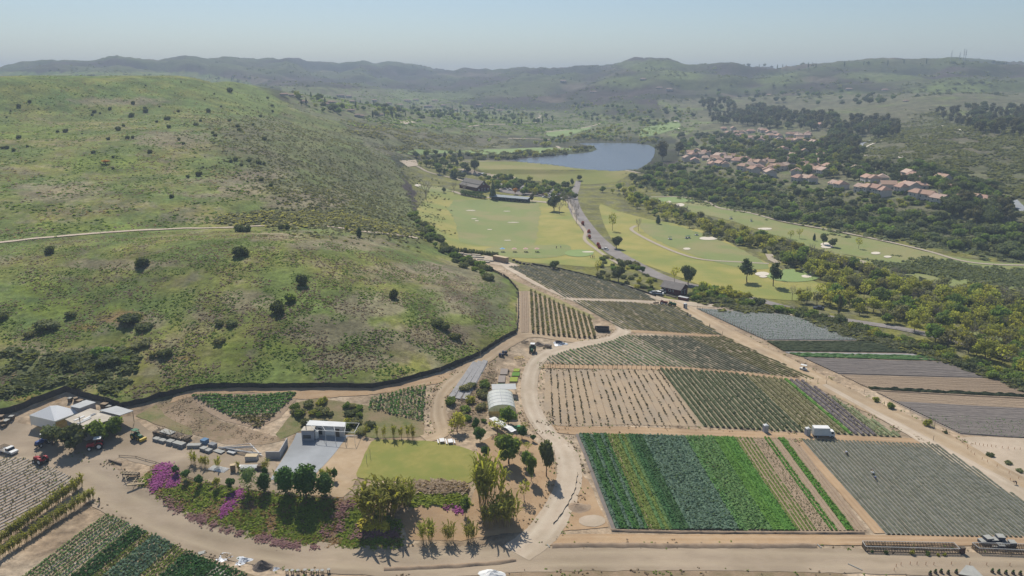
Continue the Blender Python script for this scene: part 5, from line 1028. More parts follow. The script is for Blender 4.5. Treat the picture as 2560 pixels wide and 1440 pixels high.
stuff("yellow_blooms", "yellow flowers at the foot of the broad canes", [(900,1306),(970,1308),(965,1325),(905,1326)], 500, .3, .3, mat("yellow_petals", (.6, .5, .05), (.5, .42, .06), 2), 3, 40, lift=1.3)
stuff("brush_heap", "heap of dry cut brush along the lawn's near edge", [(1012,1214),(1060,1208),(1165,1214),(1170,1228),(1100,1234),(1030,1230)], 1400, .5, .7, mat("cut_brush", (.5, .4, .29), (.42, .33, .24), 3, trans=.45), 4, 41, up=1.8)
stuff("succulent_border", "low green succulents below the brush heap", [(1010,1232),(1160,1234),(1172,1262),(1100,1260),(1020,1256)], 1500, .5, .35, GC, 4, 42)
stuff("dead_weeds", "grey dead weeds around the sloping plots", [(380,1020),(480,990),(560,1060),(720,1098),(660,1110),(480,1082)], 1100, .3, .1, DRYT, 3, 43, .05, sc=4, up=3)
stuff("bank_weeds", "weeds and brush on the bank left of the greenhouse", [(1225,910),(1235,975),(1205,1070),(1125,1070),(1150,1010)], 1500, .4, .15, DRYT, 3, 44, sc=4, up=2.5)
stuff("orchard_litter", "dry leaf litter under the orchard trees", [(1195,1120),(1330,1100),(1385,1190),(1310,1320),(1190,1340),(1190,1220)], 900, .22, .04, DRYT, 2, 45, up=4)
stuff("hedge_undergrowth", "undergrowth of the border hedge", [(1725,737),(1880,762),(1980,776),(2300,866),(2600,970),(2600,985),(2300,880),(1980,790),(1780,758)], 4000, 1.1, 1.0, FO_GREY, 4, 46)

def verge(name, label, paths, m, n, size, seed):
    R = np.random.default_rng(seed); C = []
    for px, hw in paths:
        q = np.array([(v.x, v.y) for v in smooth_path([G(*a) for a in px], 10)]); d = np.gradient(q, axis=0); d /= np.linalg.norm(d, axis=1)[:, None]
        i = R.integers(0, len(q), n); sd = np.where(R.random(n) < .5, -1, 1)*(hw+np.abs(R.normal(size=n))*.7); keep = fbm(q[i, 0]/5+seed, q[i, 1]/5, 2) > -.05
        x = q[i, 0]-d[i, 1]*sd+R.normal(size=n)*.6; y = q[i, 1]+d[i, 0]*sd+R.normal(size=n)*.6; C.append(np.stack([x, y, zat(x, y)+.18], 1)[keep])
    v, f = leaf_quads(np.concatenate(C), size, 3, (size*.6, size*.6, .08), 1.2, R); tag(link(name, np_mesh(name, v, f, m)), label, None, None, "stuff")
VP = [([(110,1150),(215,1192),(330,1256),(470,1322),(620,1366),(800,1392)], 4.4), ([(1000,1408),(1400,1398),(1700,1396),(2100,1402),(2560,1418)], 4.2), ([(1355,1335),(1402,1260),(1424,1190),(1410,1125),(1362,1075),(1334,1030),(1322,975),(1336,912)], 3.1), ([(1380,880),(1450,862),(1520,850),(1556,832),(1545,806),(1480,768),(1400,736),(1330,704),(1280,676)], 2.5), ([(1105,1082),(1096,1035),(1104,985),(1140,948),(1200,904),(1260,864)], 2.3), ([(1820,832),(1920,884),(2030,944),(2150,1004),(2270,1060),(2380,1115)], 4.5), ([(1345,1069),(1500,1077),(1750,1083),(2000,1092)], 1.9), ([(1350,916),(1500,918),(1700,923),(1850,934),(2040,955)], 1.6), ([(1910,771),(1985,787),(2120,823),(2330,884),(2580,975)], 2.2), ([(0,607),(200,587),(400,574.5),(560,570),(700,563.5),(900,578)], 1.6)]
verge("verge_weeds", "dry weeds fringing the dirt roads", VP, DRYT, 260, .3, 80); verge("verge_grass", "green weeds fringing the dirt roads", VP, GRT, 120, .3, 81)
verge("road_clods", "dark clods along the dirt road edges", VP, mat("clod_soil", (.2, .15, .1), (.26, .2, .14), 2), 60, .2, 82)

# ---------------------------------------------------------------- farm buildings, vehicles and gear
def pl(name, c, c2=None, sc=.6, **k): return mat(name, c, c2, sc, **k)
P_WHITE = pl("white_paint", (.74, .74, .72), (.66, .66, .63)); P_TENT = pl("tent_fabric", (.76, .77, .78), (.8, .81, .82), .3, trans=.15, rough=.6); P_TAN = pl("tan_roof", (.47, .42, .34), (.40, .355, .285), .5, c3=(.52, .47, .39), sc3=.3)
P_GREY = pl("grey_roof", (.40, .41, .40), (.46, .465, .45), .4); P_WALL = pl("plaster_wall", (.42, .38, .36), (.36, .33, .315), .5); P_GWALL = pl("grey_wall", (.33, .34, .37), (.38, .385, .41), .6); P_BLK = pl("black_cloth", (.045, .043, .04), (.07, .066, .06), 2)
P_WOOD = pl("weathered_wood", (.24, .18, .12), (.32, .25, .17), 2); P_PALW = pl("pale_timber", (.50, .39, .24), (.56, .45, .29), 2); P_DWOOD = pl("dark_wood", (.10, .08, .06), (.16, .125, .09), 2); P_TYRE = pl("tyre_rubber", (.02, .02, .02), (.035, .033, .03), 3)
P_RED = pl("red_paint", (.38, .03, .035), (.30, .025, .03), 1, rough=.45); P_BLUE = pl("blue_paint", (.05, .10, .28), (.04, .08, .22), 1, rough=.45); P_GRN = pl("green_paint", (.02, .13, .05), (.015, .10, .04), 1, rough=.45); P_YEL = pl("yellow_paint", (.62, .46, .08), (.52, .38, .06), 1, rough=.5)
P_GLASS = pl("dark_glass", (.03, .04, .05), rough=.08, spec=.6); P_STEEL = pl("galvanised_steel", (.33, .345, .36), (.28, .295, .31), 2, metal=.15, rough=.5); P_BIN = pl("grey_bin", (.20, .21, .22), (.25, .26, .265), 1.2); P_BARN = pl("barn_red", (.115, .03, .035), (.14, .045, .045), .5); P_SHIN = pl("shingle_roof", (.19, .17, .155), (.23, .21, .19), .8)
P_CONCW = pl("block_wall", (.42, .41, .40), (.36, .355, .35), 1); P_SOILH = pl("heap_soil", (.12, .10, .085), (.17, .14, .115), 1.5, bump=.1); P_FILM = pl("poly_film", (.72, .74, .73), (.66, .69, .68), .6, trans=.35, rough=.4, spec=.4); P_TARP = pl("silver_tarp", (.6, .62, .64), (.42, .44, .47), 1.6, rough=.4, spec=.4); P_DBLUE = pl("navy_crate", (.05, .06, .09), (.07, .08, .11), 1)
P_CRATE = pl("crate_top", (.31, .31, .28), (.37, .365, .33), 1); P_ORNG = pl("orange_stake", (.45, .16, .06), (.40, .2, .1), 2)
def L2(pa, pb): a, b = G(*pa), G(*pb); return a, math.atan2(b.y-a.y, b.x-a.x), math.hypot(b.x-a.x, b.y-a.y)
def fp(px, py, z): x, y = flat_pt(px, py, z); return Vector((x, y, z))
def box_on(name, label, cat, px, py, sx, sy, h, m, rz=0.0, group=None, lip=None):
    o = MB().box(-sx/2, sx/2, -sy/2, sy/2, -.1, h).build(name, m, None, G(px, py), rz); return tag(o, label, cat, group)
def roof_building(name, label, cat, roof, zr, m_roof, m_wall, thick=.18, slope=0.0, open_=False, over=.3, extras=None):
    """building given by the four roof corners (photo pixels) at height zr above ground"""
    zg = float(G(*roof[0]).z); cen = (sum(p[0] for p in roof)/4, sum(p[1] for p in roof)/4+zr*8); zg = float(G(*cen).z)
    R_ = [fp(x, y, zg+zr) for x, y in roof]; c = sum(R_, Vector())/4
    root = thing(name, label, cat, (c.x, c.y, zg))
    loc = [v-Vector((c.x, c.y, zg)) for v in R_]
    b = MB(); top = [v+Vector((0, 0, thick+(slope if i in (0, 1) else 0))) for i, v in enumerate(loc)]; bot = [v+Vector((0, 0, (slope if i in (0, 1) else 0))) for i, v in enumerate(loc)]
    b.add(bot+top, [(3,2,1,0),(4,5,6,7),(0,1,5,4),(1,2,6,5),(2,3,7,6),(3,0,4,7)]); rf = b.build("roof", m_roof, root)
    ins = [v*.94 for v in loc]
    if open_:
        for v in ins: MB().bar((v.x, v.y, -.3), (v.x, v.y, zr+.05), .08).build("post", P_WOOD, root)
    else:
        w = MB(); 
        for i in range(4):
            a, d = ins[i], ins[(i+1) % 4]; zz = [zr+(slope if k in (0, 1) else 0) for k in (i, (i+1) % 4)]
            w.add([(a.x, a.y, -.4), (d.x, d.y, -.4), (d.x, d.y, zz[1]), (a.x, a.y, zz[0])], [(0, 1, 2, 3)])
        w.build("wall", m_wall, root)
    return root, loc, rf
# white marquee
zg = G(140, 1055).z; E = [fp(x, y, zg+2.7) for x, y in ((73,1038),(137,1053),(204,1028),(140,1016))]; c = sum(E, Vector())/4
mq = thing("marquee", "big white marquee with peaked roof by the farm sheds", "marquee", (c.x, c.y, zg)); e = [v-Vector((c.x, c.y, zg)) for v in E]
b = MB(); ap = [e[0].lerp(e[2], .42)+Vector((0, 0, 2.2)), e[0].lerp(e[2], .56)+Vector((0, 0, 2.2))]; b.add(e+ap, [(0, 1, 4), (1, 5, 4), (1, 2, 5), (2, 3, 5), (3, 4, 5), (3, 0, 4)]); b.build("canopy", P_TENT, mq)
for i in range(4):
    a, d = e[i], e[(i+1) % 4]; MB().bar((a.x*.98, a.y*.98, -.3), (a.x*.98, a.y*.98, 2.65), .07).build("leg", P_WHITE, mq)
    if i != 1: MB().add([(a.x*.97, a.y*.97, 0), (d.x*.97, d.y*.97, 0), (d.x*.97, d.y*.97, 2.6), (a.x*.97, a.y*.97, 2.6)], [(0, 1, 2, 3)]).build("side_curtain", P_TENT, mq)
    MB().add([a*1.01, d*1.01, d*1.01-Vector((0, 0, .35)), a*1.01-Vector((0, 0, .35))], [(0, 1, 2, 3)]).build("valance", P_TENT, mq)
sh, loc, rf = roof_building("farm_shed", "long shed with patched flat tan roof behind the dark trees", "shed", [(163,1050),(225,1022),(302,1042),(210,1073)], 3.0, P_TAN, P_WALL)
for (u, v, w, l, m_) in [(.3, .3, .5, 3, P_WHITE), (.45, .45, .5, 2.4, P_WHITE), (.55, .28, .9, 3.5, P_GREY), (.4, .7, .8, 1.2, P_BIN)]:
    q = loc[0].lerp(loc[3], u).lerp(loc[1].lerp(loc[2], u), v); MB().box(-l/2, l/2, -w/2, w/2, .02, .16, Matrix.Translation(q+Vector((0, 0, .17))) @ Matrix.Rotation(math.atan2(loc[1].y-loc[0].y, loc[1].x-loc[0].x), 4, 'Z')).build("skylight", m_, rf)
roof_building("lean_to", "open lean-to with flat grey roof beside the tan shed", "shed", [(248,1027),(291,1016),(334,1028),(300,1040)], 2.8, P_GREY, P_WALL, open_=True)
roof_building("storage_shed", "small pale flat-roofed shed behind the marquee", "shed", [(175,1017),(216,1001),(240,1007),(199,1022)], 2.6, P_GREY, P_WALL)
up_ = thing("utility_pole", "thin dark pole rising from the tan shed's front", "pole", G(207, 1098)); MB().bar((0, 0, -.5), (0, 0, 6.2), .09, 6).build("shaft", P_DWOOD, up_); MB().bar((-.5, 0, 5.9), (.5, 0, 5.9), .05).build("crossarm", P_DWOOD, up_)
# long white shed, block hut, pergola
ls, loc, rf = roof_building("long_shed", "long shed with white roof at the end of the grey pad", "shed", [(774,1054),(864,1059),(862,1068),(765,1064)], 2.6, P_WHITE, pl("pale_plaster", (.55, .53, .5), (.5, .48, .45), .5), .12, .3)
a_, d_ = loc[3]*.94, loc[2]*.94
for t_, w_, m_, n_ in [(.35, 1.0, P_GLASS, "window"), (.62, 2.2, P_WHITE, "shutter"), (.82, 1.0, P_DWOOD, "door")]:
    q = a_.lerp(d_, t_); dr = (d_-a_).normalized(); MB().box(-w_/2, w_/2, -.12, .02, .3 if n_ != "door" else -.2, 2.0, Matrix.Translation(Vector((q.x, q.y, 0))) @ Matrix.Rotation(math.atan2(dr.y, dr.x), 4, 'Z')).build(n_, m_, ls)
hs, loc, rf = roof_building("block_hut", "small grey block hut with tan flat roof on the pad", "hut", [(760,1067),(789,1067),(784,1078),(752,1078)], 2.6, P_TAN, P_GWALL)
MB().bar((-.6, 0, 2.7), (-.6, 0, 4.0), .09, 6).build("flue", P_DWOOD, hs); MB().box(-1.2, .8, loc[3].y*.94-.12, loc[3].y*.94-.02, .6, 1.5).build("window", P_GLASS, hs)
tk = thing("water_tank", "white upright tank between block hut and long shed", "tank", G(792, 1095)); MB().wheel((0, 0, 0), .55, 2.0, 12).build("barrel", P_WHITE, tk).rotation_euler = (math.pi/2, 0, 0); tk.children[0].location = (0, 0, 1.0); MB().box(-.3, .3, -.3, .3, 2.0, 2.12).build("cap", P_GREY, tk)
box_on("red_mat", "small red pallet beside the white tank", "pallet", 800, 1098, 1.3, .7, .12, P_RED)
zg = G(830, 1092).z; PC = [fp(x, y, zg+2.9) for x, y in ((789,1075),(886,1081),(898,1058),(767,1054))]
pg = thing("pergola", "thin white pipe pergola frame over the grey pad", "pergola", (PC[0].x, PC[0].y, zg)); pc = [v-PC[0] for v in PC]
for i in range(4): MB().bar(pc[i]+Vector((0, 0, 2.9)), pc[(i+1) % 4]+Vector((0, 0, 2.9)), .06).build("beam", P_WHITE, pg)
for t_ in (.25, .5, .75): MB().bar(pc[0].lerp(pc[1], t_)+Vector((0, 0, 2.9)), pc[3].lerp(pc[2], t_)+Vector((0, 0, 2.9)), .05).build("beam", P_WHITE, pg)
for t_ in (0, .25, .5, .75, 1.0): q = pc[0].lerp(pc[1], t_); MB().bar((q.x, q.y, -.2), (q.x, q.y, 2.9), .05).build("post", P_WHITE, pg)
# L-shaped wall
w0, w1, w2 = G(665,1147), G(699,1147), G(719,1112); lw = thing("block_wall", "L-shaped pale block wall at the grey pad's corner", "wall", w0)
for p, q in ((w0, w1), (w1, w2)):
    n_ = 3 if p is w0 else 4
    for i in range(n_):
        A, B = (p-w0).lerp(q-w0, i/n_+.004), (p-w0).lerp(q-w0, (i+1)/n_-.004); an = math.atan2(B.y-A.y, B.x-A.x); l = math.hypot(B.x-A.x, B.y-A.y)
        MB().box(0, l, -.1, .1, -.3, 1.9, Matrix.Translation(Vector((A.x, A.y, A.z))) @ Matrix.Rotation(an, 4, 'Z')).build("panel", P_CONCW, lw)
# greenhouse
o_, rz, wd = L2((1222,1040), (1290,1043)); bk = G(1228, 996); ln = math.hypot(bk.x-o_.x, bk.y-o_.y)
gh = thing("greenhouse", "white plastic greenhouse with arched roof beside the track", "greenhouse", o_, rz)
prof = [(0, 0), (0, 1.3)]+[(wd*(.5-.5*math.cos(t_)), 1.3+1.9*math.sin(t_)**.8) for t_ in np.linspace(.25, math.pi-.25, 9)]+[(wd, 1.3), (wd, 0)]
b = MB(); n_ = len(prof); b.add([(x, 0, z) for x, z in prof]+[(x, ln, z) for x, z in prof], [(i, i+1, n_+i+1, n_+i) for i in range(n_-1)]); b.build("film_cover", P_FILM, gh)
b = MB(); b.add([(x, ln, z) for x, z in prof], [tuple(range(n_))]); b.build("back_wall", P_FILM, gh)
b = MB(); up2 = [q for q in prof if q[1] > 1.2]; b.add([(x, 0, z) for x, z in up2], [tuple(range(len(up2)))]); b.build("gable", P_FILM, gh)
for k_ in range(6):
    b = MB(); y = ln*k_/5+(.04 if k_ == 0 else -.04 if k_ == 5 else 0)
    for i in range(n_-1): b.bar((prof[i][0], y, prof[i][1]+.02), (prof[i+1][0], y, prof[i+1][1]+.02), .035, 4)
    b.build("hoop", P_STEEL, gh)
MB().bar((wd/2, 0, 3.22), (wd/2, ln, 3.22), .06).build("ridge_pole", P_STEEL, gh); MB().box(wd*.4, wd*.6, -.06, -.01, 0, 2.1).build("door", P_DWOOD, gh)
for x_ in (.2, .3, .72, .85): MB().bar((wd*x_, -.02, 0), (wd*x_, -.02, 2.2), .05).build("stud", P_PALW, gh)
o2, rz2, w2_ = L2((1230,990), (1291,994)); nh = thing("shade_house", "flat shade-net frame joined behind the greenhouse", "frame", G(1230, 990), rz2)
MB().box(0, w2_, 0, 4.2, 1.9, 1.95).build("shade_net", P_GREY, nh); [MB().bar((x_, y_, -.2), (x_, y_, 1.9), .05).build("post", P_WOOD, nh) for x_ in (.1, w2_-.1) for y_ in (.1, 4.1)]
BEDG = pl("seedling_green", (.09, .2, .03), (.14, .27, .05), 3); BEDY = pl("seedling_lime", (.24, .3, .04), (.3, .34, .06), 3); BEDB = pl("seedling_bare", (.32, .27, .23), (.27, .23, .2), 3)
for (x0, x1, y0, y1, m_, l) in [(1240,1260,962,969,BEDG,"green seedling bed just behind the greenhouse, left"),(1245,1262,941,958,BEDB,"long bare grey seedling bed in the left column"),(1250,1268,924,938,BEDB,"empty tan seedling bed at the left column's far end"),(1270,1288,961,968,P_SOILH,"brown empty seedling bed behind the greenhouse, right"),(1274,1293,945,956,BEDY,"larger lime-green seedling bed in the right column"),(1279,1298,933,942,BEDG,"mid-green seedling bed in the right column"),(1283,1298,924,931,BEDY,"farthest lime-green seedling bed in the right column")]:
    a, b_, c_, d = G(x0, y1), G(x1, y1), G(x1+2, y0), G(x0+2, y0); bd = thing("seedling_bed", l, "plant bed", a)
    V = [v-a for v in (a, b_, c_, d)]; m4 = MB(); m4.add([v+Vector((0, 0, .1)) for v in V]+[v+Vector((0, 0, .36)) for v in V], [(4,5,6,7),(0,1,5,4),(1,2,6,5),(2,3,7,6),(3,0,4,7)]); m4.build("seedlings", m_, bd)
    for i in range(4): MB().bar(V[i]+Vector((0, 0, .2)), V[(i+1) % 4]+Vector((0, 0, .2)), .12).build("board", P_WOOD, bd)
# long crumpled canopy
zg = G(1258, 1085).z; CC = [fp(x, y, zg+2.3) for x, y in ((1222,1047),(1236,1042),(1292,1075),(1279,1080))]; c = sum(CC, Vector())/4; cn = thing("long_canopy", "long low canopy with crumpled white roof before the greenhouse", "canopy", (c.x, c.y, zg))
cc = [v-Vector((c.x, c.y, zg)) for v in CC]; V = []
for i in range(15):
    for j in range(5): q = cc[0].lerp(cc[3], i/14).lerp(cc[1].lerp(cc[2], i/14), j/4); V.append((q.x, q.y, q.z+.12*random.random()+.15*math.sin(i*1.3)))
link("tarp_roof", np_mesh("tarp_roof", np.array(V), np.array([(5*i+j, 5*i+5+j, 5*i+6+j, 5*i+1+j) for i in range(14) for j in range(4)]), P_WHITE), cn)
for t_ in (0, .33, .66, 1):
    for s_ in (.06, .94): q = cc[0].lerp(cc[3], t_).lerp(cc[1].lerp(cc[2], t_), s_); MB().bar((q.x, q.y, -.3), (q.x, q.y, 2.3), .06).build("post", P_WOOD, cn)
MB().box(-1.3, 1.3, -.5, .5, -.1, .5).build("green_tarp_pile", pl("green_tarp", (.10, .3, .14), (.14, .36, .18), 2), None, G(1290, 1070), .4); tag(bpy.context.scene.objects["green_tarp_pile"], "small green tarp heap by the canopy's right end", "tarp")
# fences of black cloth
def cloth_fence(label, px, h, seg=5.0, m=P_BLK):
    P_ = [G(*p) for p in px]; base = P_[0]; root = thing("cloth_fence", label, "fence", base); Q = densify([(p.x, p.y) for p in P_], seg, False)
    for i in range(len(Q)-1):
        (x0, y0), (x1, y1) = Q[i], Q[i+1]; z0, z1 = float(zat(x0, y0)), float(zat(x1, y1)); k_ = 4; V = []; dx, dy = x1-x0, y1-y0; l = math.hypot(dx, dy)+1e-6
        for j in range(k_+1):
            t_ = j/k_; w_ = .12*math.sin(i*2.1+j*1.9); sag = .12*math.sin(math.pi*t_)+.05*random.random(); x, y = x0+dx*t_-dy/l*w_, y0+dy*t_+dx/l*w_; z = float(zat(x, y))
            V += [(x-base.x, y-base.y, z-base.z-.1), (x-base.x, y-base.y, z-base.z+h-sag)]
        MB().add(V, [(2*j, 2*j+2, 2*j+3, 2*j+1) for j in range(k_)]).build("panel", m, root)
        MB().bar((x0-base.x, y0-base.y, z0-base.z-.3), (x0-base.x, y0-base.y, z0-base.z+h+.1), .05).build("post", P_DWOOD, root)
cloth_fence("long black cloth fence along the foot of the green hill", [(300,1021),(340,1012),(400,992),(480,975),(620,969),(750,970),(930,971),(1000,958),(1100,930),(1200,889),(1292,832)], 1.6)
cloth_fence("black cloth fence angled behind the marquee yard", [(-20,1042),(40,1030),(90,1008),(165,980),(230,1000),(300,1021)], 2.0)
cloth_fence("thin dark fence climbing beside the small tan plot", [(1292,830),(1296,790),(1296,730),(1272,700),(1258,690)], 1.2)
cloth_fence("tan board fence along the upper dirt track", [(1255,690),(1215,670),(1170,648),(1140,634)], 1.3, m=P_WOOD)
cloth_fence("low black barrier along the farthest field's upper edge", [(1330,662),(1400,674),(1500,698),(1580,722),(1640,742)], 1.0)
cloth_fence("low black barrier under the border hedge", [(1760,757),(1840,766),(1900,769)], 1.0)
cloth_fence("dark silt barrier beside the winding track", [(1444,1186),(1438,1225),(1420,1262),(1400,1292),(1384,1312)], .5, 3)
# ---- tractors
def wheel_part(parent, x, y, r, w, rim=None):
    t = MB().wheel((0, 0, 0), r, w, 16).build("tyre", P_TYRE, parent, (x, y, r)); MB().wheel((0, 0, 0), r*.52, w*1.06, 10).build("rim", rim or P_WHITE, t); return t
def tractor(px, py, rz, label, m_body, m_hub=None, cab=False, canopy=None, loader=False, s=1.0, m2=None):
    t = thing("tractor", label, "tractor", G(px, py), rz); t.scale = (s, s, s); m_hub = m_hub or P_WHITE
    for y in (-.75, .75): wheel_part(t, -.75, y, .78, .42, m_hub); wheel_part(t, 1.15, y*.9, .48, .3, m_hub)
    b = MB(); b.prism([(.1, .75), (1.75, .75), (1.8, 1.0), (1.6, 1.4), (.1, 1.5)], -.36, .36); b.build("hood", m_body, t)
    MB().box(-1.2, 1.5, -.25, .25, .5, .85).build("chassis", P_DWOOD, t); MB().box(-1.15, -.1, -.45, .45, .8, 1.15).build("seat_deck", m2 or m_body, t)
    for y in (-1, 1): b = MB(); b.prism([(-1.5, 1.2), (-1.2, 1.62), (-.4, 1.66), (-.1, 1.3), (-.15, 1.22), (-.45, 1.55), (-1.15, 1.52), (-1.42, 1.15)], y*.75-.22, y*.75+.22); b.build("mudguard", m_body, t)
    MB().box(-.95, -.5, -.25, .25, 1.15, 1.3).box(-1.0, -.9, -.25, .25, 1.3, 1.7).build("seat", P_TYRE, t); MB().bar((.9, .2, 1.4), (.9, .2, 2.1), .05, 6).build("exhaust", P_DWOOD, t); MB().bar((.05, 0, 1.4), (-.2, 0, 1.75), .04).build("steering_column", P_DWOOD, t)
    if cab or canopy:
        for x, y in ((-1.15, -.55), (-1.15, .55), (.05, -.55), (.05, .55)): MB().bar((x, y, 1.1), (x, y, 2.4), .05).build("roof_post", P_DWOOD, t)
        MB().box(-1.3, .2, -.68, .68, 2.4, 2.55).build("roof", canopy or m_body, t)
        if cab: MB().box(-1.1, .0, -.56, .56, 1.5, 2.38).build("cab_glass", P_GLASS, t)
    else:
        for y in (-.4, .4): MB().bar((-1.1, y, 1.1), (-1.2, y, 2.3), .05).build("roll_bar_post", P_DWOOD, t)
        MB().bar((-1.2, -.4, 2.3), (-1.2, .4, 2.3), .05).build("roll_bar", P_DWOOD, t)
    if loader: MB().box(1.9, 2.5, -.9, .9, .2, .8).build("bucket", m2 or m_body, t); [MB().bar((.2, y, 1.3), (2.0, y, .6), .08).build("loader_arm", m2 or m_body, t) for y in (-.5, .5)]
    return t
tractor(110, 1112, -2.0, "blue tractor with pale roof half hidden by the dark tree", P_BLUE, canopy=P_WHITE, s=1.15)
tractor(240, 1122, 3.5, "red tractor with white roof parked by the shed trees", P_RED, canopy=P_WHITE, s=1.15)
tractor(102, 1158, 2.75, "open red tractor in the middle of the dirt yard", P_RED, s=1.1)
tractor(344, 1098, -.5, "green tractor with yellow loader parked on the yard", P_GRN, P_YEL, canopy=P_GRN, loader=True, m2=P_YEL)
tractor(1331, 880, -1.7, "dark green tractor with white roof by the track bend", P_GRN, P_YEL, cab=True, canopy=P_WHITE, s=1.1)
tractor(1680, 765, -.4, "small green tractor at the end of the middle field", P_GRN, P_YEL, s=1.0); tractor(1659, 761, -.3, "dull red tractor left of the small green one", pl("dull_red", (.2, .06, .06), (.16, .05, .05), 1), s=.95)
for x, y, l in [(1640,759,"dark tractor implement at the row's left end"),(1312,858,"dark folded implement beside the track bend"),(1366,872,"rusty disc harrow by the silver tarp")]:
    t = thing("farm_implement", l, "implement", G(x, y), .3); MB().box(-1.3, 1.3, -.1, .1, .5, .65).build("frame", P_DWOOD, t); [MB().wheel((-1.1+i*.45, 0, .35), .35, .06, 10, 'x').build("disc", P_DWOOD, t) for i in range(6)]; MB().bar((0, 0, .6), (0, 1.2, .9), .07).build("drawbar", P_DWOOD, t)
t = thing("farm_implement", "yellow framed implement at the terrace bank's top", "implement", G(1298, 898), .5); [MB().bar((-1.5, y, .6), (1.5, y, .6), .08).build("beam", P_YEL, t) for y in (-.7, .7)]; [MB().bar((x, -.7, .6), (x, .7, .6), .08).build("crossbar", P_YEL, t) for x in (-1.4, 0, 1.4)]; [MB().bar((x, 0, .6), (x, 0, -.05), .06).build("tine", P_DWOOD, t) for x in (-1.2, -.4, .4, 1.2)]
# ---- road vehicles
def wheels4(t, xs, y, r, w=.2):
    for x in xs:
        for s_ in (-1, 1): wheel_part(t, x, s_*y, r, w, P_STEEL)
def car(px, py, rz, m, label, group=None, name="car", cat="car", L=4.3):
    t = thing(name, label, cat, G(px, py) if not isinstance(px, Vector) else px, rz, group)
    b = MB(); h = L/2; b.prism([(-h, .35), (h, .35), (h, .75), (h*.55, .88), (-h*.95, .95), (-h, .8)], -.85, .85); b.build("body", m, t)
    b = MB(); b.prism([(-h*.75, .92), (h*.4, .88), (h*.12, 1.38), (-h*.5, 1.42)], -.74, .74); b.build("cabin", P_GLASS, t); MB().box(-h*.5, h*.12, -.7, .7, 1.4, 1.46).build("roof", m, t)
    wheels4(t, (-h*.62, h*.62), .78, .32); return t
pk = thing("pickup_truck", "white pickup with wooden side racks at the left edge", "pickup", G(22, 1132), -.42)
b = MB(); b.prism([(.1, .45), (2.6, .45), (2.6, .95), (1.5, 1.05), (.1, 1.05)], -.9, .9); b.build("hood", P_WHITE, pk); b = MB(); b.prism([(.0, 1.0), (1.5, 1.0), (1.1, 1.65), (.1, 1.65)], -.85, .85); b.build("cab_glass", P_GLASS, pk); MB().box(.08, 1.12, -.86, .86, 1.63, 1.72).build("cab_roof", P_WHITE, pk)
MB().box(-2.7, .0, -.95, .95, .5, .7).build("bed", P_WHITE, pk)
for z in (.85, 1.15, 1.45): [MB().box(-2.7, 0, y-.03, y+.03, z-.08, z+.08).build("rack_board", P_WOOD, pk) for y in (-.93, .93)]; MB().box(-2.73, -2.67, -.93, .93, z-.08, z+.08).build("rack_board", P_WOOD, pk)
wheels4(pk, (-1.7, 1.8), .82, .36)
bt = thing("box_truck", "white box truck parked on the lane between fields", "truck", G(2056, 1092), -.06); bt.scale = (.78, .85, .85)
MB().box(-3.4, 1.9, -1.15, 1.15, .9, 3.4).build("cargo_box", P_WHITE, bt); MB().box(-3.3, 3.4, -.5, .5, .5, .85).build("chassis", P_DWOOD, bt); b = MB(); b.prism([(2.0, .6), (3.7, .6), (3.7, 1.4), (3.35, 2.3), (2.0, 2.35)], -1.0, 1.0); b.build("cab", P_WHITE, bt)
b = MB(); b.prism([(3.42, 1.5), (3.74, 1.45), (3.40, 2.26), (3.36, 2.26)], -.9, .9); b.build("windscreen", P_GLASS, bt); [MB().box(2.5, 3.2, y-.02, y+.02, 1.5, 2.2).build("side_window", P_GLASS, bt) for y in (-1.01, 1.01)]; MB().box(-3.46, -3.41, -1.05, 1.05, 1.0, 3.3).build("rear_door", P_GREY, bt); wheels4(bt, (-2.0, 2.8), 1.0, .45, .3)
def toilet(px, py, label, m):
    t = thing("portable_toilet", label, "toilet", G(px, py), .2, "portable toilets"); MB().box(-.58, .58, -.58, .58, 0, 2.05).build("cabin", m, t); b = MB(); b.add([(-.62, -.62, 2.05), (.62, -.62, 2.05), (.62, .62, 2.05), (-.62, .62, 2.05), (-.3, -.3, 2.3), (.3, -.3, 2.3), (.3, .3, 2.3), (-.3, .3, 2.3)], [(0,1,5,4),(1,2,6,5),(2,3,7,6),(3,0,4,7),(4,5,6,7)]); b.build("roof", P_WHITE, t); d = MB().box(-.45, .45, -.63, -.585, .1, 1.95).build("door", P_GREY, t); MB().box(.3, .36, -.68, -.63, .9, 1.1).build("handle", P_STEEL, d); MB().bar((.4, .5, 1.9), (.4, .5, 2.6), .05).build("vent_pipe", P_GREY, t)
P_LOO = pl("grey_plastic", (.27, .28, .33), (.3, .31, .36), 1)
toilet(1913, 1080, "grey portable toilet standing alone on the lane", P_LOO); toilet(2018, 1088, "grey portable toilet just left of the box truck", P_LOO); toilet(1713, 771, "small dark portable toilet near the red house", P_DBLUE)
def cart(px, py, rz, label, group=None, top=None):
    t = thing("golf_cart", label, "golf cart", G(px, py), rz, group); MB().box(-1.1, 1.1, -.55, .55, .3, .7).build("body", P_WHITE, t); MB().box(-1.0, .9, -.58, .58, 1.75, 1.82).build("roof", top or P_WHITE, t); [MB().bar((x, y, .7), (x, y, 1.75), .03).build("roof_post", P_DWOOD, t) for x in (-.9, .8) for y in (-.5, .5)]; MB().box(-.4, .1, -.5, .5, .7, 1.1).build("seat", P_DWOOD, t); wheels4(t, (-.75, .75), .5, .23); return t
cart(2008, 925, 2.5, "small white utility cart driving on the main lane")
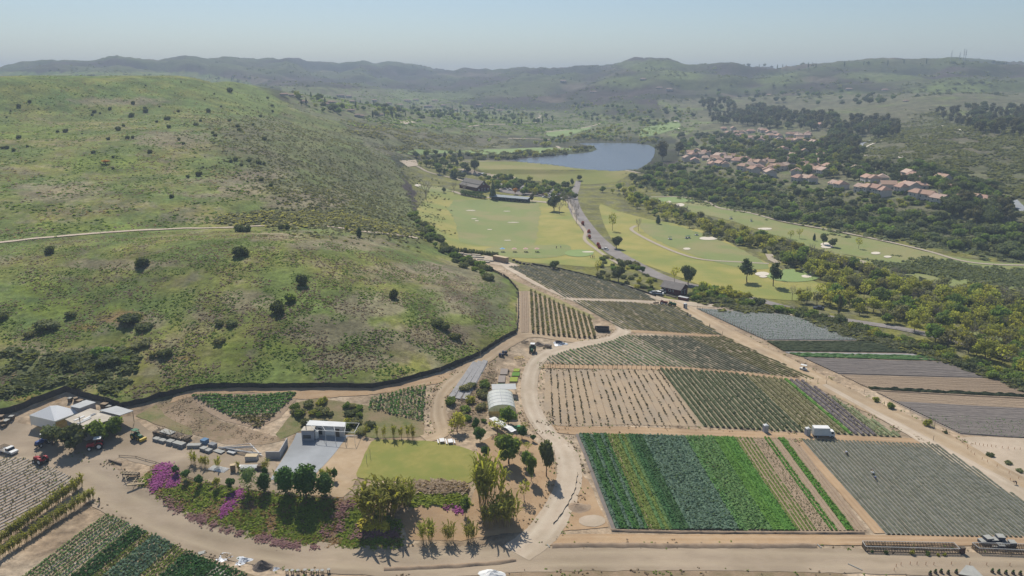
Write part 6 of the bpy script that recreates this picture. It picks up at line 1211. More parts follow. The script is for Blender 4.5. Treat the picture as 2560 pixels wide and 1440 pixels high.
for i, (x, y) in enumerate([(1675,599),(1716,597),(1722,596),(1741,589),(1827,548),(1878,554)]): cart(x, y, i*.9, ["lone golf cart on the lower fairway's left", "left of two paired golf carts on the fairway", "right of two paired golf carts on the fairway", "golf cart near the long bunker", "left golf cart on the upper fairway", "right golf cart on the upper fairway"][i], "golf carts", P_GRN)
car(1513, 625, 2.25, P_WHITE, "white car driving on the access road")
car(2046, 773, 2.8, P_DBLUE, "dark car on the access road among trees"); car(1440, 487, 1.6, P_BIN, "grey car at the access road's far end"); car(1645, 736, 2.8, P_WHITE, "white van parked left of the red house", L=5.0); car(1652, 732, 2.8, P_GREY, "grey car behind the white van", L=4.6)
for x, y, l, rz in [(1637,735,"silver pickup by the red house's lane", .3)]: car(x, y, rz, P_STEEL, l, L=5.0)
CARM = [P_WHITE, P_WHITE, P_STEEL, P_BIN, P_DBLUE, P_RED, P_WHITE]
for i, (p, x, y) in enumerate(scatter([(1268,462),(1300,466),(1360,480),(1425,484),(1432,498),(1400,502),(1340,492),(1262,474)], 46, 7, 50)): car(p, 0, .15+(i % 2)*3.1, CARM[i % 7], "parked car in the club car park", "cars in the club car park")
for i, (x, y) in enumerate([(1120,428),(1130,429),(1140,430),(1150,430),(1158,431),(1228,453)]): car(x, y, .2+i, CARM[i % 4], "parked vehicle before the long red sheds", "vehicles at the red sheds")

# ---------------------------------------------------------------- yard clutter
def crate(name, label, px, py, sx, sy, h, m_top, m_side, rz, group=None, cat="crate"):
    t = thing(name, label, cat, G(px, py), rz, group); MB().box(-sx/2, sx/2, -sy/2, sy/2, -.1, h-.1).build("body", m_side, t); MB().box(-sx/2-.04, sx/2+.04, -sy/2-.04, sy/2+.04, h-.1, h).build("lid", m_top, t)
    for i in (-1, 0, 1): MB().box(i*sx*.33-.05, i*sx*.33+.05, -sy/2-.03, -sy/2, 0, h-.12).build("batten", m_side, t)
    return t
rzY = L2((385,1098), (460,1118))[1]
ts = thing("timber_stack", "jumbled stack of dark pallets and timber on the yard", "timber stack", G(430, 1095), rzY)
for i in range(9):
    for j in range(3): MB().box(-5.4+i*1.25, -4.3+i*1.25, -1.2, 1.2, .45*j, .45*j+.34, Matrix.Rotation(random.uniform(-.08, .08), 4, 'Z')).build("pallet", P_DWOOD if (i+j) % 3 else P_WOOD, ts)
for i in range(46): a = Vector((random.uniform(-5.2, 5.4), random.uniform(-1.2, 1.2), 1.4)); MB().bar(a, a+Vector((random.uniform(-.7, .7), random.uniform(-.6, .6), random.uniform(.1, .7))), .07).build("offcut", P_WOOD if i % 2 else P_PALW, ts)
MB().box(-3.4, .6, -.95, .95, 1.42, 1.5).build("cover_sheet", P_CRATE, ts)
for x, y, sx, sy, h, l in [(393,1101,1.8,1.3,.7,"first flat grey bin at the timber stack's left"),(408,1105,1.8,1.3,.7,"second flat grey bin along the timber stack"),(427,1110,1.8,1.4,1.0,"taller grey bin third along the timber stack"),(443,1114,1.6,1.4,1.0,"grey bin fourth along the timber stack"),(455,1118,1.5,1.4,1.1,"round-edged grey bin at the timber stack's right")]: crate("grey_bin", l, x, y, sx, sy, h, P_CRATE, P_BIN, rzY, "grey bins by the timber stack", "bin")
for x, y, sx, sy, h, mt, l in [(486,1118,3.2,1.3,.8,P_CRATE,"long grey bin pointing at the blue one"),(512,1108,1.5,1.5,1.1,pl("blue_bin", (.10,.19,.30),(.13,.22,.33),1),"blue square bin behind the grey bins"),(510,1126,1.5,1.3,.8,P_CRATE,"grey bin left of the flat slabs"),(522,1130,1.4,1.3,.7,P_CRATE,"second grey bin left of the flat slabs"),(532,1117,1.8,1.3,.9,P_BIN,"dark bin below the pipe frame's tip"),(548,1130,2.6,1.3,.3,P_CRATE,"flat grey slab stack near the pipe frame"),(580,1133,2.2,1.2,.45,P_GREY,"pale flat slab beside the pipe frame")]: crate("storage_bin", l, x, y, sx, sy, h, mt, P_BIN if 'blue' not in l else mt, rzY+.5 if sx > 3 else rzY, None, "bin")
tr = thing("pipe_pile", "collapsed bundle of long grey steel pipes on the yard", "pipe frame", G(610, 1128)); s0 = G(548, 1122)-G(610, 1128); s1 = G(652, 1140)-G(610, 1128); s2 = Vector((1.0, 1.6, 1.3))
for i in range(14): a = s0+Vector((random.uniform(-.4, .4), random.uniform(-.4, .4), .2+.3*random.random())); e_ = (s1 if i % 2 else s1.lerp(s2, .5))+Vector((random.uniform(-.6, .6), random.uniform(-.6, .6), .2+.9*random.random())); MB().bar(a, e_, .06).build("pipe", P_STEEL, tr)
for a, e_ in ((s0+Vector((0, 0, .3)), s2), (s2, s1+Vector((0, 0, .3))), (s2, s1+Vector((.6, -.4, .1)))): MB().bar(a, e_, .07).build("pipe", P_STEEL, tr)
pp = thing("pipe_bundle", "stack of white pipes lying in the yard", "pipes", G(547, 1175), -.35)
for i in range(10): MB().bar((-2.3, -.9+i*.2+random.random()*.05, .2+.12*(i % 2)), (2.3, -.9+i*.2, .2+.12*(i % 2)), .1, 6).build("pipe", P_WHITE, pp)
crate("wooden_box", "upright plywood box left of the yard tables", 583, 1178, 1.1, .9, 1.7, P_PALW, P_WOOD, .3, None, "box")
crate("cargo_bin", "cream topped bin on the equipment trailer", 630, 1150, 2.8, 1.5, 1.3, P_PALW, P_GREY, 0, None, "bin")
tb = thing("equipment_trailer", "low trailer loaded with white frames near the pad", "trailer", G(630, 1174), .05); MB().box(-2.6, 2.6, -.9, .9, .5, .62).build("deck", P_GREY, tb); [MB().box(-2.5, 2.4, -.8+i*.42, -.62+i*.42, .8, .95).build("white_frame", P_WHITE, tb) for i in range(4)]; MB().box(1.4, 2.5, -.8, .8, .62, 1.25).build("engine", P_DWOOD, tb); wheels4(tb, (-1.2, 1.2), .85, .35)
crate("work_table", "small pale crate at the trailer's left end", 606, 1172, 1.6, .9, .8, P_WHITE, P_WOOD, 0, None, "crate")
for (x0, y0, x1, y1, l, w_) in [(272,1152,304,1162,"thick dark timber beam at the road's edge", .22)]:
    a, e_ = G(x0, y0), G(x1, y1); o = MB().bar((0, 0, .25), e_-a+Vector((0, 0, .25)), w_).build("timber_beam", P_DWOOD, None, a); tag(o, l, "beam")
wf = thing("hay_rack", "dark slatted wooden rack with yellow poles by the road", "rack", G(328, 1192), -.1)
MB().box(-2, 2, -.4, .5, .6, 1.0).build("trough", P_DWOOD, wf); [MB().bar((x, -.5, 1.05), (x, .6, 1.05), .06).build("slat", P_PALW, wf) for x in (-1.6, -.8, 0, .8, 1.6)]; [MB().bar((-2, y, 1.05), (2, y, 1.05), .06).build("rail", P_PALW, wf) for y in (-.5, .6)]; [MB().bar((x, y, -.2), (x, y, .7), .08).build("leg", P_DWOOD, wf) for x in (-1.8, 1.8) for y in (-.4, .5)]
MB().bar((-1.4, -.4, .9), (.2, -2.2, .1), .08).build("drawbar", P_PALW, wf); MB().bar((.8, -.4, .9), (-.6, -2.0, .1), .08).build("drawbar", P_PALW, wf)
wg = thing("timber_trailer", "yellow timber trailer frame beside the slatted rack", "frame", G(345, 1206), .25); [MB().bar((x, -1.4, .5), (x+.6, 1.6, .7), .09).build("side_rail", P_PALW, wg) for x in (-.9, .9)]; [MB().bar((-1.2+y*.2, y, .55), (1.4+y*.2, y, .55), .08).build("cross_beam", P_PALW, wg) for y in (-1.2, 0, 1.2)]; MB().box(-2.0, 1.8, -1.7, -1.4, .2, .5).build("bumper", P_PALW, wg); [MB().wheel((x, .6, .35), .35, .2, 10, 'x').build("wheel", P_TYRE, wg) for x in (-.9, 1.4)]
def rail(label, px, h, name="edge_rail", m=P_DWOOD, r=.07, posts=True):
    P_ = [G(*p) for p in px]; b0 = P_[0]; t = thing(name, label, "rail", b0); Q = densify([(p.x, p.y) for p in P_], 3.0, False)
    W = [Vector((x-b0.x, y-b0.y, float(zat(x, y))-b0.z)) for x, y in Q]
    for i in range(len(W)-1): MB().bar(W[i]+Vector((0, 0, h)), W[i+1]+Vector((0, 0, h)), r).build("rail", m, t)
    if posts: [MB().bar(w-Vector((0, 0, .2)), w+Vector((0, 0, h+.05)), r).build("post", m, t) for w in W]
rail("dark pipe rail along the yard's lower left edge", [(298,1141),(340,1144),(390,1158),(425,1174)], .35); rail("pale kerb rail along the bank's upper edge", [(428,1177),(470,1194),(520,1208),(640,1229),(740,1241),(860,1250)], .3, m=P_WOOD)
rail("steel guard rail beside the wooded access road", [(2215,822),(2290,836),(2340,848),(2385,862)], .9, "guard_rail", P_STEEL); rail("wooden fence at the access road's right part", [(2385,862),(2440,880),(2530,912)], 1.0, "wood_fence", P_WOOD)
for i, (x, y) in enumerate([(1105,1106),(1126,1108)]):
    t = thing("garden_table", ["left white garden table by the lawn", "right white garden table by the lawn"][i], "table", G(x, y), .2); MB().box(-.6, .6, -1.0, 1.0, .68, .74).build("top", P_WHITE, t); [MB().bar((a_, b_, -.05), (a_, b_, .7), .05).build("leg", P_WHITE, t) for a_ in (-.5, .5) for b_ in (-.9, .9)]; [MB().box(s_*1.0-.15, s_*1.0+.15, -1, 1, .4, .45).build("bench", P_WHITE, t) for s_ in (-1, 1)]
nt_ = thing("net_posts", "pair of thin net posts on the lawn's left edge", "posts", G(917, 1160)); MB().bar((0, 0, -.3), (0, 0, 2.4), .05).build("post", P_STEEL, nt_); MB().bar((.3, 3.0, -.3), (.3, 3.0, 2.4), .05).build("post", P_STEEL, nt_); MB().bar((0, 0, 2.3), (.3, 3.0, 2.3), .02).build("cord", P_DWOOD, nt_)
# soil heap, plastic basin, tarps
def heap(name, label, px, py, r, h, m, cat="heap", rag=.25, flat=0.0, m2=None):
    p = G(px, py); V = []; nr, na = 7, 22
    for i in range(nr):
        for j in range(na): q = i/(nr-1); a = 2*math.pi*j/na; rr = r*q*(1+rag*.5*math.sin(3*a+1)*q+rag*.3*random.uniform(-1, 1)*q); V.append((rr*math.cos(a), rr*.8*math.sin(a), h*(math.cos(q*math.pi)*.5+.5)*(1+rag*random.uniform(-.4, .4))-flat*math.exp(-(q/.4)**2)-.02))
    F = [(i*na+j, (i+1)*na+j, (i+1)*na+(j+1) % na, i*na+(j+1) % na) for i in range(nr-1) for j in range(na)]
    o = link(name, np_mesh(name, np.array(V), np.array(F), [m, m2 or m], [1 if (k_//na) < 3 and m2 else 0 for k_ in range(len(F))], smooth=False), None, p); return tag(o, label, cat)
heap("soil_heap", "dark brown soil heap beside the lower road", 656, 1418, 2.3, 1.5, P_SOILH); heap("lined_basin", "round basin with crumpled white plastic rim", 566, 1391, 2.3, .7, P_TARP, "basin", .5, .75, M_YARD); heap("plastic_sheet", "crumpled white plastic between basin and soil heap", 612, 1402, 2.2, .5, P_TARP, "sheet", .8); heap("plastic_scrap", "white plastic scraps right of the soil heap", 690, 1422, .9, .3, P_TARP, "sheet", .9)
heap("tarp_pile", "silver tarp covered heap inside the track bend", 1396, 860, 2.6, 1.5, P_TARP, "tarp", .6, .5, P_DBLUE); heap("dirt_mound", "brown dirt mound beside the silver tarp", 1345, 862, 2.0, 1.0, P_SOILH, "mound"); heap("dirt_berm", "low brown earth heap below the dark silt barrier", 1440, 1268, 3.2, .7, M_SOILD, "mound"); heap("white_tarp_pile", "white tarp bundle at the bottom edge's middle", 1232, 1440, 3.0, 1.1, P_WHITE, "tarp", .3)
box_on("paving_slab", "grey square slab lying beside the lower left field", "slab", 505, 1383, 1.4, 1.0, .18, P_CRATE, .5)
crate("compost_box", "brown wooden compost box near the silver tarp", 1370, 868, 2.2, 1.2, .9, P_SOILH, P_WOOD, -.6, None, "box")
kb = thing("black_bin_shed", "three-sided black panel bin holding white sacks", "bin", G(1505, 828), -.1)
for a, e_ in (((-2.6, 1.6), (2.6, 1.6)), ((-2.6, 1.6), (-1.9, -1.2)), ((2.6, 1.6), (2.2, -1.2)), ((-1.9, -1.2), (2.2, -1.2))): v = Vector((e_[0]-a[0], e_[1]-a[1], 0)); MB().box(0, v.length, -.06, .06, 0, 1.5, Matrix.Translation((a[0], a[1], 0)) @ Matrix.Rotation(math.atan2(v.y, v.x), 4, 'Z')).build("panel", P_BLK, kb)
for x in (-1.2, .9): MB().box(x-.7, x+.7, .3, 1.2, 0, .7).build("sack", P_WHITE, kb)
for i, (x, y, l) in enumerate([(1250,890,"dark water barrels by the black fence, left pair"),(1258,884,"dark water barrels by the black fence, right pair")]):
    t = thing("water_barrels", l, "barrels", G(x, y)); [MB().wheel((j*.9, 0, .5), .45, .9, 10).build("barrel", P_DBLUE, t) for j in range(2)]
for i, (x, y) in enumerate([(190,1002),(176,1004),(200,1006),(212,1009),(262,1018),(272,1020),(4,1060),(16,1058),(2,1050),(30,1048),(10,1066)]): crate("junk_crate", "old crate piled behind the marquee and sheds", x, y, random.uniform(.9, 1.8), random.uniform(.8, 1.4), random.uniform(.6, 1.3), P_CRATE if i % 2 else P_WOOD, P_DWOOD, random.random()*3, "junk crates behind the sheds")
# ---- pallet enclosures, crates and stakes at the lower right
def pallet_mesh(l, h):
    b = MB(); k_ = max(4, int(l/.24))
    for i in range(k_): x = l*(i+.5)/k_; b.box(x-.075, x+.075, -.02, .02, 0, h*(.96+.08*random.random()))
    b.box(0, l, .02, .1, h*.12, h*.22).box(0, l, .02, .1, h*.72, h*.82); return b.mesh("pallet_panel", P_DWOOD)
def enclosure(label, cs, h, plants=True):
    P_ = [G(*p) for p in cs]; t = thing("pallet_pen", label, "pen", P_[0]); me = pallet_mesh(1.18, h); me2 = pallet_mesh(1.18, h); me2.materials[0] = P_WOOD; kk = 0
    for i in range(4):
        a, e_ = P_[i], P_[(i+1) % 4]; L_ = math.hypot(e_.x-a.x, e_.y-a.y); n_ = max(2, int(L_/1.2)); an = math.atan2(e_.y-a.y, e_.x-a.x)
        for j in range(n_): q = a.lerp(e_, j/n_)-P_[0]; kk += 1; link("pallet_panel", me if kk % 4 else me2, t, (q.x, q.y, q.z-.05), an).scale = (L_/n_/1.2, 1, 1)
        MB().bar(a-P_[0]+Vector((0, 0, h+.03)), e_-P_[0]+Vector((0, 0, h+.03)), .06).build("top_rail", P_GREY, t)
enclosure("long pen of upright pallets beside the lower lane", [(2163,1380),(2398,1386),(2382,1370),(2154,1366)], 1.25); enclosure("second pallet pen cut by the right edge", [(2446,1384),(2640,1392),(2640,1376),(2428,1370)], 1.25)
for x, y, h, n_, l in [(2215,1385,10,0,"small yellow-green bush at the long pallet pen's front, left"),(2280,1387,13,1,"tallest bush at the long pallet pen's front"),(2318,1388,11,2,"yellowish bush right of the pen's tallest bush"),(2360,1390,9,3,"low bush at the pallet pen's front, right"),(2180,1382,7,4,"tiny weed clump at the pallet pen's left corner"),(2345,1391,8,5,"grey weed clump before the pallet pen")]: plant('yshrub' if n_ % 2 else 'leafy', x, y, h, h*1.2, l)
crate("rusty_cabinet", "dark rusty upright box right of the long pallet pen", 2404, 1384, .9, .7, 1.5, P_DWOOD, pl("rust", (.10, .055, .04), (.13, .07, .05), 2), .2, None, "box")
for i, (x, y, s_, h) in enumerate([(2455,1358,1.3,.8),(2468,1358,1.4,1.5),(2482,1360,1.3,1.3),(2498,1358,1.4,1.8),(2486,1368,1.2,.5),(2500,1371,1.2,1.0),(2515,1366,1.3,.8),(2528,1368,1.2,1.4),(2508,1360,1.0,.9)]): crate("stacked_crate", ["lowest crate at the navy stack's left end", "second tall navy crate from the stack's left", "third navy crate beside the tall pair", "tallest navy crate of the stack", "flat cream crate in front of the stack", "middle crate in the stack's front row", "flat crate in the stack's back right", "tall crate at the stack's right end", "pale crate behind the tallest one"][i], x, y, s_, s_, h, P_CRATE, P_DBLUE, random.uniform(-.2, .2), "navy crates by the pens")
STK = MB().bar((0, 0, -.1), (0, 0, .75), .05, 5).mesh("shaft", P_ORNG); STB = MB().box(-.13, .13, -.13, .13, 0, .06).mesh("base", P_TYRE)
def stake(x, y, label, group):
    t = thing("marker_stake", label, "stake", G(x, y), random.random(), group); link("shaft", STK, t); link("base", STB, t)
for x, y in [(2240,1418),(2252,1414),(2275,1412),(2292,1412),(2314,1413),(2334,1413),(2378,1412),(2424,1413),(2466,1414),(2524,1415),(2235,1428)]: stake(x, y, "orange marker stake in the row along the bottom road", "stakes along the bottom road")
for x, y in [(2418,1118),(2427,1113),(2438,1112),(2448,1114),(2458,1116),(2468,1117),(2478,1118),(2489,1119),(2505,1121),(2520,1123),(2536,1124),(2550,1125),(2419,1124),(2427,1132),(2436,1138),(2455,1150),(2468,1156),(2492,1168),(2522,1185),(2546,1198),(2525,1202)]: stake(x, y, "orange marker stake ringing the gravel lot's island", "stakes on the gravel lot")
POT = MB().wheel((0, 0, 0), .33, .5, 10).mesh("tub", P_DWOOD)
def tub(x, y, label, group, k='citrus', h=.9):
    t = thing("potted_plant", label, "potted plant", G(x, y), 0, group); o = link("tub", POT, t, (0, 0, .25)); o.rotation_euler = (math.pi/2, 0, 0); c_ = link("foliage", PROTO[k][0][0], t, (0, 0, .2)); c_.scale = (h*.7, h*.7, h)
for x, y in [(2325,1438),(2338,1434),(2352,1433),(2370,1436),(2390,1434),(2480,1432),(2496,1434),(2514,1436),(2532,1436),(2550,1438)]: tub(x, y, "potted plant in the row at the lower right corner", "potted plants at the lower right")
for x, y in [(718,1434),(731,1434),(745,1434),(763,1433),(781,1434),(794,1434),(806,1434),(822,1432)]:
    t = thing("wooden_stool", "small dark stool in the row at the bottom edge", "stool", G(x, y), random.random(), "stools at the bottom edge"); MB().wheel((0, 0, 0), .36, .08, 10).build("seat", P_CRATE, t, (0, 0, .8)).rotation_euler = (math.pi/2, 0, 0); [MB().bar((.3*math.cos(a), .3*math.sin(a), -.05), (.24*math.cos(a), .24*math.sin(a), .78), .05).build("leg", P_DWOOD, t) for a in (.8, 2.3, 3.9, 5.4)]
roof_building("slatted_shed", "shed with slatted pale roof at the bottom right edge", "shed", [(2415,1414),(2432,1416),(2464,1448),(2396,1436)], 2.2, P_CRATE, P_DWOOD, .12)
SPOST = MB().bar((0, 0, -.2), (0, 0, 1.5), .07, 5).mesh("post", P_WOOD)
for i in range(30): t_ = i/29; tag(link("row_post", SPOST, None, G(1744+t_*168, 772+t_*79)), "dark end post along the blue-grey field's left edge", "post", "end posts of the blue-grey field")
for i, (x, y) in enumerate([(2044,957),(2066,960),(2160,985),(2275,1030),(2336,1068),(2333,1102),(2210,1015),(1806,838),(1387,748)]): tag(link("marker_post", SPOST, None, G(x, y)), "lone wooden post beside a farm lane", "post", "lone posts by the lanes")
for i in range(24): t_ = i/23; tag(link("row_post", SPOST, None, G(1376+t_*275, 921+t_*3)), "thin post at the far end of the tan stub field", "post", "end posts of the stub field")
# ---- storage yard at the hill's far end
ct = thing("long_container", "long tan storage container beside the practice tee", "container", G(1236, 651), L2((1236,651),(1276,660))[1]); MB().box(0, 8.5, -1.2, 1.2, 0, 2.6).build("body", pl("tan_metal", (.34, .25, .18), (.38, .28, .2), 1), ct); MB().box(-.05, 8.55, -1.25, 1.25, 2.6, 2.7).build("roof", P_PALW, ct); [MB().box(x, x+.08, -1.26, -1.2, 0, 2.6).build("rib", P_WOOD, ct) for x in np.arange(.4, 8.4, .8)]
for i, (x, y, l_) in enumerate([(1150,634,4),(1168,638,5),(1178,644,5),(1196,644,6),(1208,650,6),(1222,653,5),(1190,638,5),(1212,656,5)]):
    t = thing("lumber_stack", "stack of pale lumber in the far storage yard", "lumber", G(x, y), -.35, "lumber in the storage yard"); [MB().box(-l_/2, l_/2, -1+j*.5, -.56+j*.5, 0, .5+.2*(i % 2)).build("plank_bundle", P_PALW if j % 2 else P_CRATE, t) for j in range(4)]
for i in range(16): x = 1140+i*6.5; plant('cypress' if i % 3 else 'scrub', x, 628+i*.75, 10, None, "dark screen bush along the storage yard's back", "screen bushes of the storage yard", "bush", "screen_bush")
for i, (x, y) in enumerate([(1284,652),(1292,656),(1300,659),(1310,661),(1320,663),(1330,665)]): crate("scrap_pile", "dark scrap pile right of the tan container", x, y, 1.4, 1.0, .9, P_DWOOD, P_BLK, i, "scrap by the tan container")
# ---- parasols, red house, clubhouse barn
for i, (x, m_) in enumerate([(1256, pl("parasol_blue", (.25, .45, .65), (.3, .5, .7), 1)), (1286, pl("parasol_red", (.62, .36, .30), (.68, .48, .42), 1)), (1314, None), (1342, None)]):
    m_ = m_ or MATS["parasol_red"]; t = thing("parasol", ["blue parasol on the practice tee", "first coral parasol right of the blue one", "middle coral parasol on the practice tee", "last coral parasol on the practice tee"][i], "parasol", G(x, 631)); MB().bar((0, 0, 0), (0, 0, 2.5), .05).build("pole", P_STEEL, t)
    b = MB(); n_ = 8; b.add([(1.5*math.cos(6.283*k_/n_), 1.5*math.sin(6.283*k_/n_), 2.05) for k_ in range(n_)]+[(0, 0, 2.75)], [(k_, (k_+1) % n_, n_) for k_ in range(n_)]); b.build("canopy", m_, t); [MB().box(x_-.2, x_+.2, -.3, .3, 0, .7).build("bag_stand", P_DWOOD, t) for x_ in (-.6, .3, .9)]
def gable_house(name, label, cat, loc, rz, L, W, hw, hr, mr, mw, over=.4, group=None, wins=(), chim=False, hip=0.0, door=None):
    t = thing(name, label, cat, loc, rz, group); b = MB(); b.prism([(-W/2, -.6), (W/2, -.6), (W/2, hw), (0, hw+hr*.97), (-W/2, hw)], 0, L, 'x') if not hip else b.box(0, L, -W/2, W/2, -.6, hw); b.build("wall", mw, t)
    o = over; e_ = hip*L; zt = hw+hr; ze = hw-o*hr/(W/2); th = .16; b = MB()
    T_ = [(-o, -W/2-o, ze), (L+o, -W/2-o, ze), (L+o, W/2+o, ze), (-o, W/2+o, ze), (-o*(hip == 0)+e_, 0, zt), (L+o*(hip == 0)-e_, 0, zt)]
    V = [(x, y, z+.03) for x, y, z in T_]+[(x, y, z+.03+th) for x, y, z in T_]
    b.add(V, [(6,7,11,10),(8,9,10,11),(1,0,4,5),(3,2,5,4),(0,1,7,6),(2,3,9,8)]+([(7,8,11),(9,6,10)] if hip else [(1,2,8,7),(3,0,6,9)])); rf = b.build("roof", mr, t)
    if chim: MB().box(L*.3, L*.3+.7, -.35, .35, hw+hr*.4, zt+.7).build("chimney", mw, rf)
    for (x, z, w_, h_, side) in wins:
        y = -W/2 if side == 'f' else None; wn = None
        if side == 'f': wn = MB().box(x-w_/2, x+w_/2, -W/2-.07, -W/2+.01, z, z+h_).build("window", P_WHITE, t); MB().box(x-w_/2+.1, x+w_/2-.1, -W/2-.1, -W/2-.06, z+.1, z+h_-.1).build("pane", P_GLASS, wn)
        else: wn = MB().box(L-.01, L+.07, x-w_/2, x+w_/2, z, z+h_).build("window", P_WHITE, t); MB().box(L+.06, L+.1, x-w_/2+.1, x+w_/2-.1, z+.1, z+h_-.1).build("pane", P_GLASS, wn)
    if door: d = MB().box(L-.01, L+.08, door-.55, door+.55, 0, 2.1).build("door", P_WHITE, t); MB().box(L+.07, L+.11, door-.42, door+.42, .1, 2.0).build("leaf", P_DWOOD, d)
    return t
p_, rz_, L_ = L2((1653,730), (1700,741)); hrd = rz_; off = Vector((-math.sin(rz_), math.cos(rz_), 0))*3.2
gable_house("red_house", "dark red wooden house with grey roof among the trees", "house", p_+off, rz_, L_, 6.4, 2.8, 1.9, P_SHIN, P_BARN, .6, None, [(1.3, 1.0, 1.2, 1.1, 'f'), (4.2, 1.1, 1.2, .9, 'f'), (L_*.62, 1.1, .8, .9, 'f'), (-1.6, .9, 1.2, 1.3, 's')], door=1.0)
rd = thing("red_skip", "dark red low container before the red house", "container", G(1708, 750), hrd); MB().box(-2.2, 2.2, -.9, .9, 0, 1.3).build("body", P_BARN, rd); MB().box(-2.25, 2.25, -.95, .95, 1.3, 1.4).build("lid", P_GREY, rd)
for x, y, l in [(1672,740,"low planter left below the red house"),(1685,744,"low planter before the red house's front")]: crate("planter_box", l, x, y, 2.4, .8, .5, P_SOILH, P_WOOD, hrd, None, "planter")
p_, rz_, L_ = L2((1150,470), (1184,476)); off = Vector((-math.sin(rz_), math.cos(rz_), 0))
bn = thing("great_barn", "large dark red barn with raised central roof", "barn", p_+off*6, rz_)
b = MB(); b.prism([(-6.5, -.5), (6.5, -.5), (6.5, 3.2), (3, 5.0), (3, 5.6), (0, 8.0), (-3, 5.6), (-3, 5.0), (-6.5, 3.2)], 0, L_+6, 'x'); b.build("wall", P_BARN, bn)
for y0, z0, y1, z1, nm in ((-7.1, 2.95, -2.9, 5.1, "lower_roof"), (7.1, 2.95, 2.9, 5.1, "lower_roof"), (-3.6, 5.2, 0, 8.1, "upper_roof"), (3.6, 5.2, 0, 8.1, "upper_roof")): MB().add([(-.5, y0, z0+.1), (L_+6.6, y0, z0+.1), (L_+6.6, y1, z1+.1), (-.5, y1, z1+.1), (-.5, y0, z0+.35), (L_+6.6, y0, z0+.35), (L_+6.6, y1, z1+.35), (-.5, y1, z1+.35)], [(4,5,6,7),(0,1,5,4),(1,2,6,5),(2,3,7,6),(3,0,4,7),(3,2,1,0)]).build(nm, P_SHIN, bn)
for y, z, w_, h_ in ((0, 5.2, 1.4, 1.8), (-1.3, 0, 1.2, 2.4), (1.3, 0, 1.2, 2.4), (-4.6, .8, 1.2, 1.2), (4.6, .8, 1.2, 1.2)): wn = MB().box(L_+5.99, L_+6.08, y-w_/2, y+w_/2, z, z+h_).build("window" if z else "barn_door", P_WHITE, bn); MB().box(L_+6.07, L_+6.12, y-w_/2+.15, y+w_/2-.15, z+.15, z+h_-.15).build("pane", P_BARN if not z else P_GREY, wn)
for cs, l in [([(1114,417),(1138,416),(1138,419),(1113,420)], "long red shed with pale roof at the dam's left, nearer half"), ([(1137,414),(1170,413),(1170,417),(1136,418)], "long red shed with pale roof at the dam's left, farther half"), ([(1160,426),(1176,425),(1211,432),(1206,435)], "long red shed with pale roof above the barn")]: roof_building("red_shed", l, "shed", cs, 3.4, P_GREY, P_BARN)
zg = G(1270, 500).z; rs = thing("range_shelter", "long low range shelter with pale roof and dark bays", "shelter", G(1226, 498), L2((1226,498),(1322,507))[1]); Lr = L2((1226,498),(1322,507))[2]
MB().add([(0, -2, 2.5), (Lr, -2, 2.5), (Lr, 2.5, 3.6), (0, 2.5, 3.6), (0, -2, 2.7), (Lr, -2, 2.7), (Lr, 2.5, 3.8), (0, 2.5, 3.8)], [(4,5,6,7),(0,1,5,4),(1,2,6,5),(2,3,7,6),(3,0,4,7),(3,2,1,0)]).build("roof", pl("shelter_roof", (.30, .34, .35), (.35, .38, .39), .5), rs); MB().box(0, Lr, 2.2, 2.4, 0, 3.4).build("back_wall", P_DBLUE, rs); [MB().bar((x, -1.8, 0), (x, -1.8, 2.5), .1).build("post", P_GRN, rs) for x in np.linspace(.2, Lr-.2, 12)]; [MB().box(x, x+.08, -1.5, 2.2, 0, 1.6).build("bay_divider", P_DBLUE, rs) for x in np.linspace(2, Lr-2, 10)]
def hedge(label, px, w, h):
    P_ = [G(*p) for p in px]; C = densify([(p.x, p.y) for p in P_], 1.0, False); R = np.random.default_rng(3); q = np.array(C); n_ = len(q)
    X = np.repeat(q[:, 0], 60)+R.uniform(-w/2, w/2, n_*60); Y = np.repeat(q[:, 1], 60)+R.uniform(-w/2, w/2, n_*60); zz = zat(X, Y)+h*R.random(n_*60)**.6
    v, f = leaf_quads(np.stack([X, Y, zz], 1), .5, 1, .15); o = link("hedge", np_mesh("hedge", v-np.array(P_[0])[None], f, FO_CIT), None, P_[0]); tag(o, label, "hedge")
hedge("clipped hedge curving before the barn, upper row", [(1155,482),(1170,484),(1190,486),(1206,487)], 2.2, 2.2); hedge("clipped hedge curving before the barn, lower row", [(1153,487),(1175,491),(1195,495),(1214,498)], 2.4, 2.6)
# ---- red-roofed terraces
TILE = pl("clay_tile", (.40, .255, .185), (.46, .305, .225), 1.2, var=.14); TILEP = pl("pale_tile", (.44, .32, .25), (.5, .37, .29), 1.2, var=.12); STUC = pl("stucco", (.50, .45, .41), (.56, .51, .465), .6)
TW = [(1714,403),(1724,393),(1736,405),(1754,388),(1790,396),(1777,415),(1793,417),(1813,418),(1836,406),(1848,425),(1875,432),(1890,415),(1921,440),(1934,426),(1905,408),(1988,453),(2006,454),(2024,455),(2002,420),(2030,430),(2051,436),(1983,388),(2011,386),(2040,396),(2038,411),(1953,380),(1816,336),(1841,345),(1882,350),(1898,352),(1919,338),(1941,345),(1946,356),(1961,357),(1981,356),(2007,361),(2027,362),(2020,338),(1965,341),(2043,318),(2080,466),(2095,472),(1832,327),(1900,332),(1975,396),(1863,405),
 (2163,455),(2179,457),(2143,480),(2161,482),(2179,484),(2196,487),(2263,445),(2272,452),(2343,455),(2245,480),(2266,478),(2279,496),(2299,500),(2317,502),(2334,508),(2394,505),(2414,508),(2434,510),(2135,432),(2061,427)]
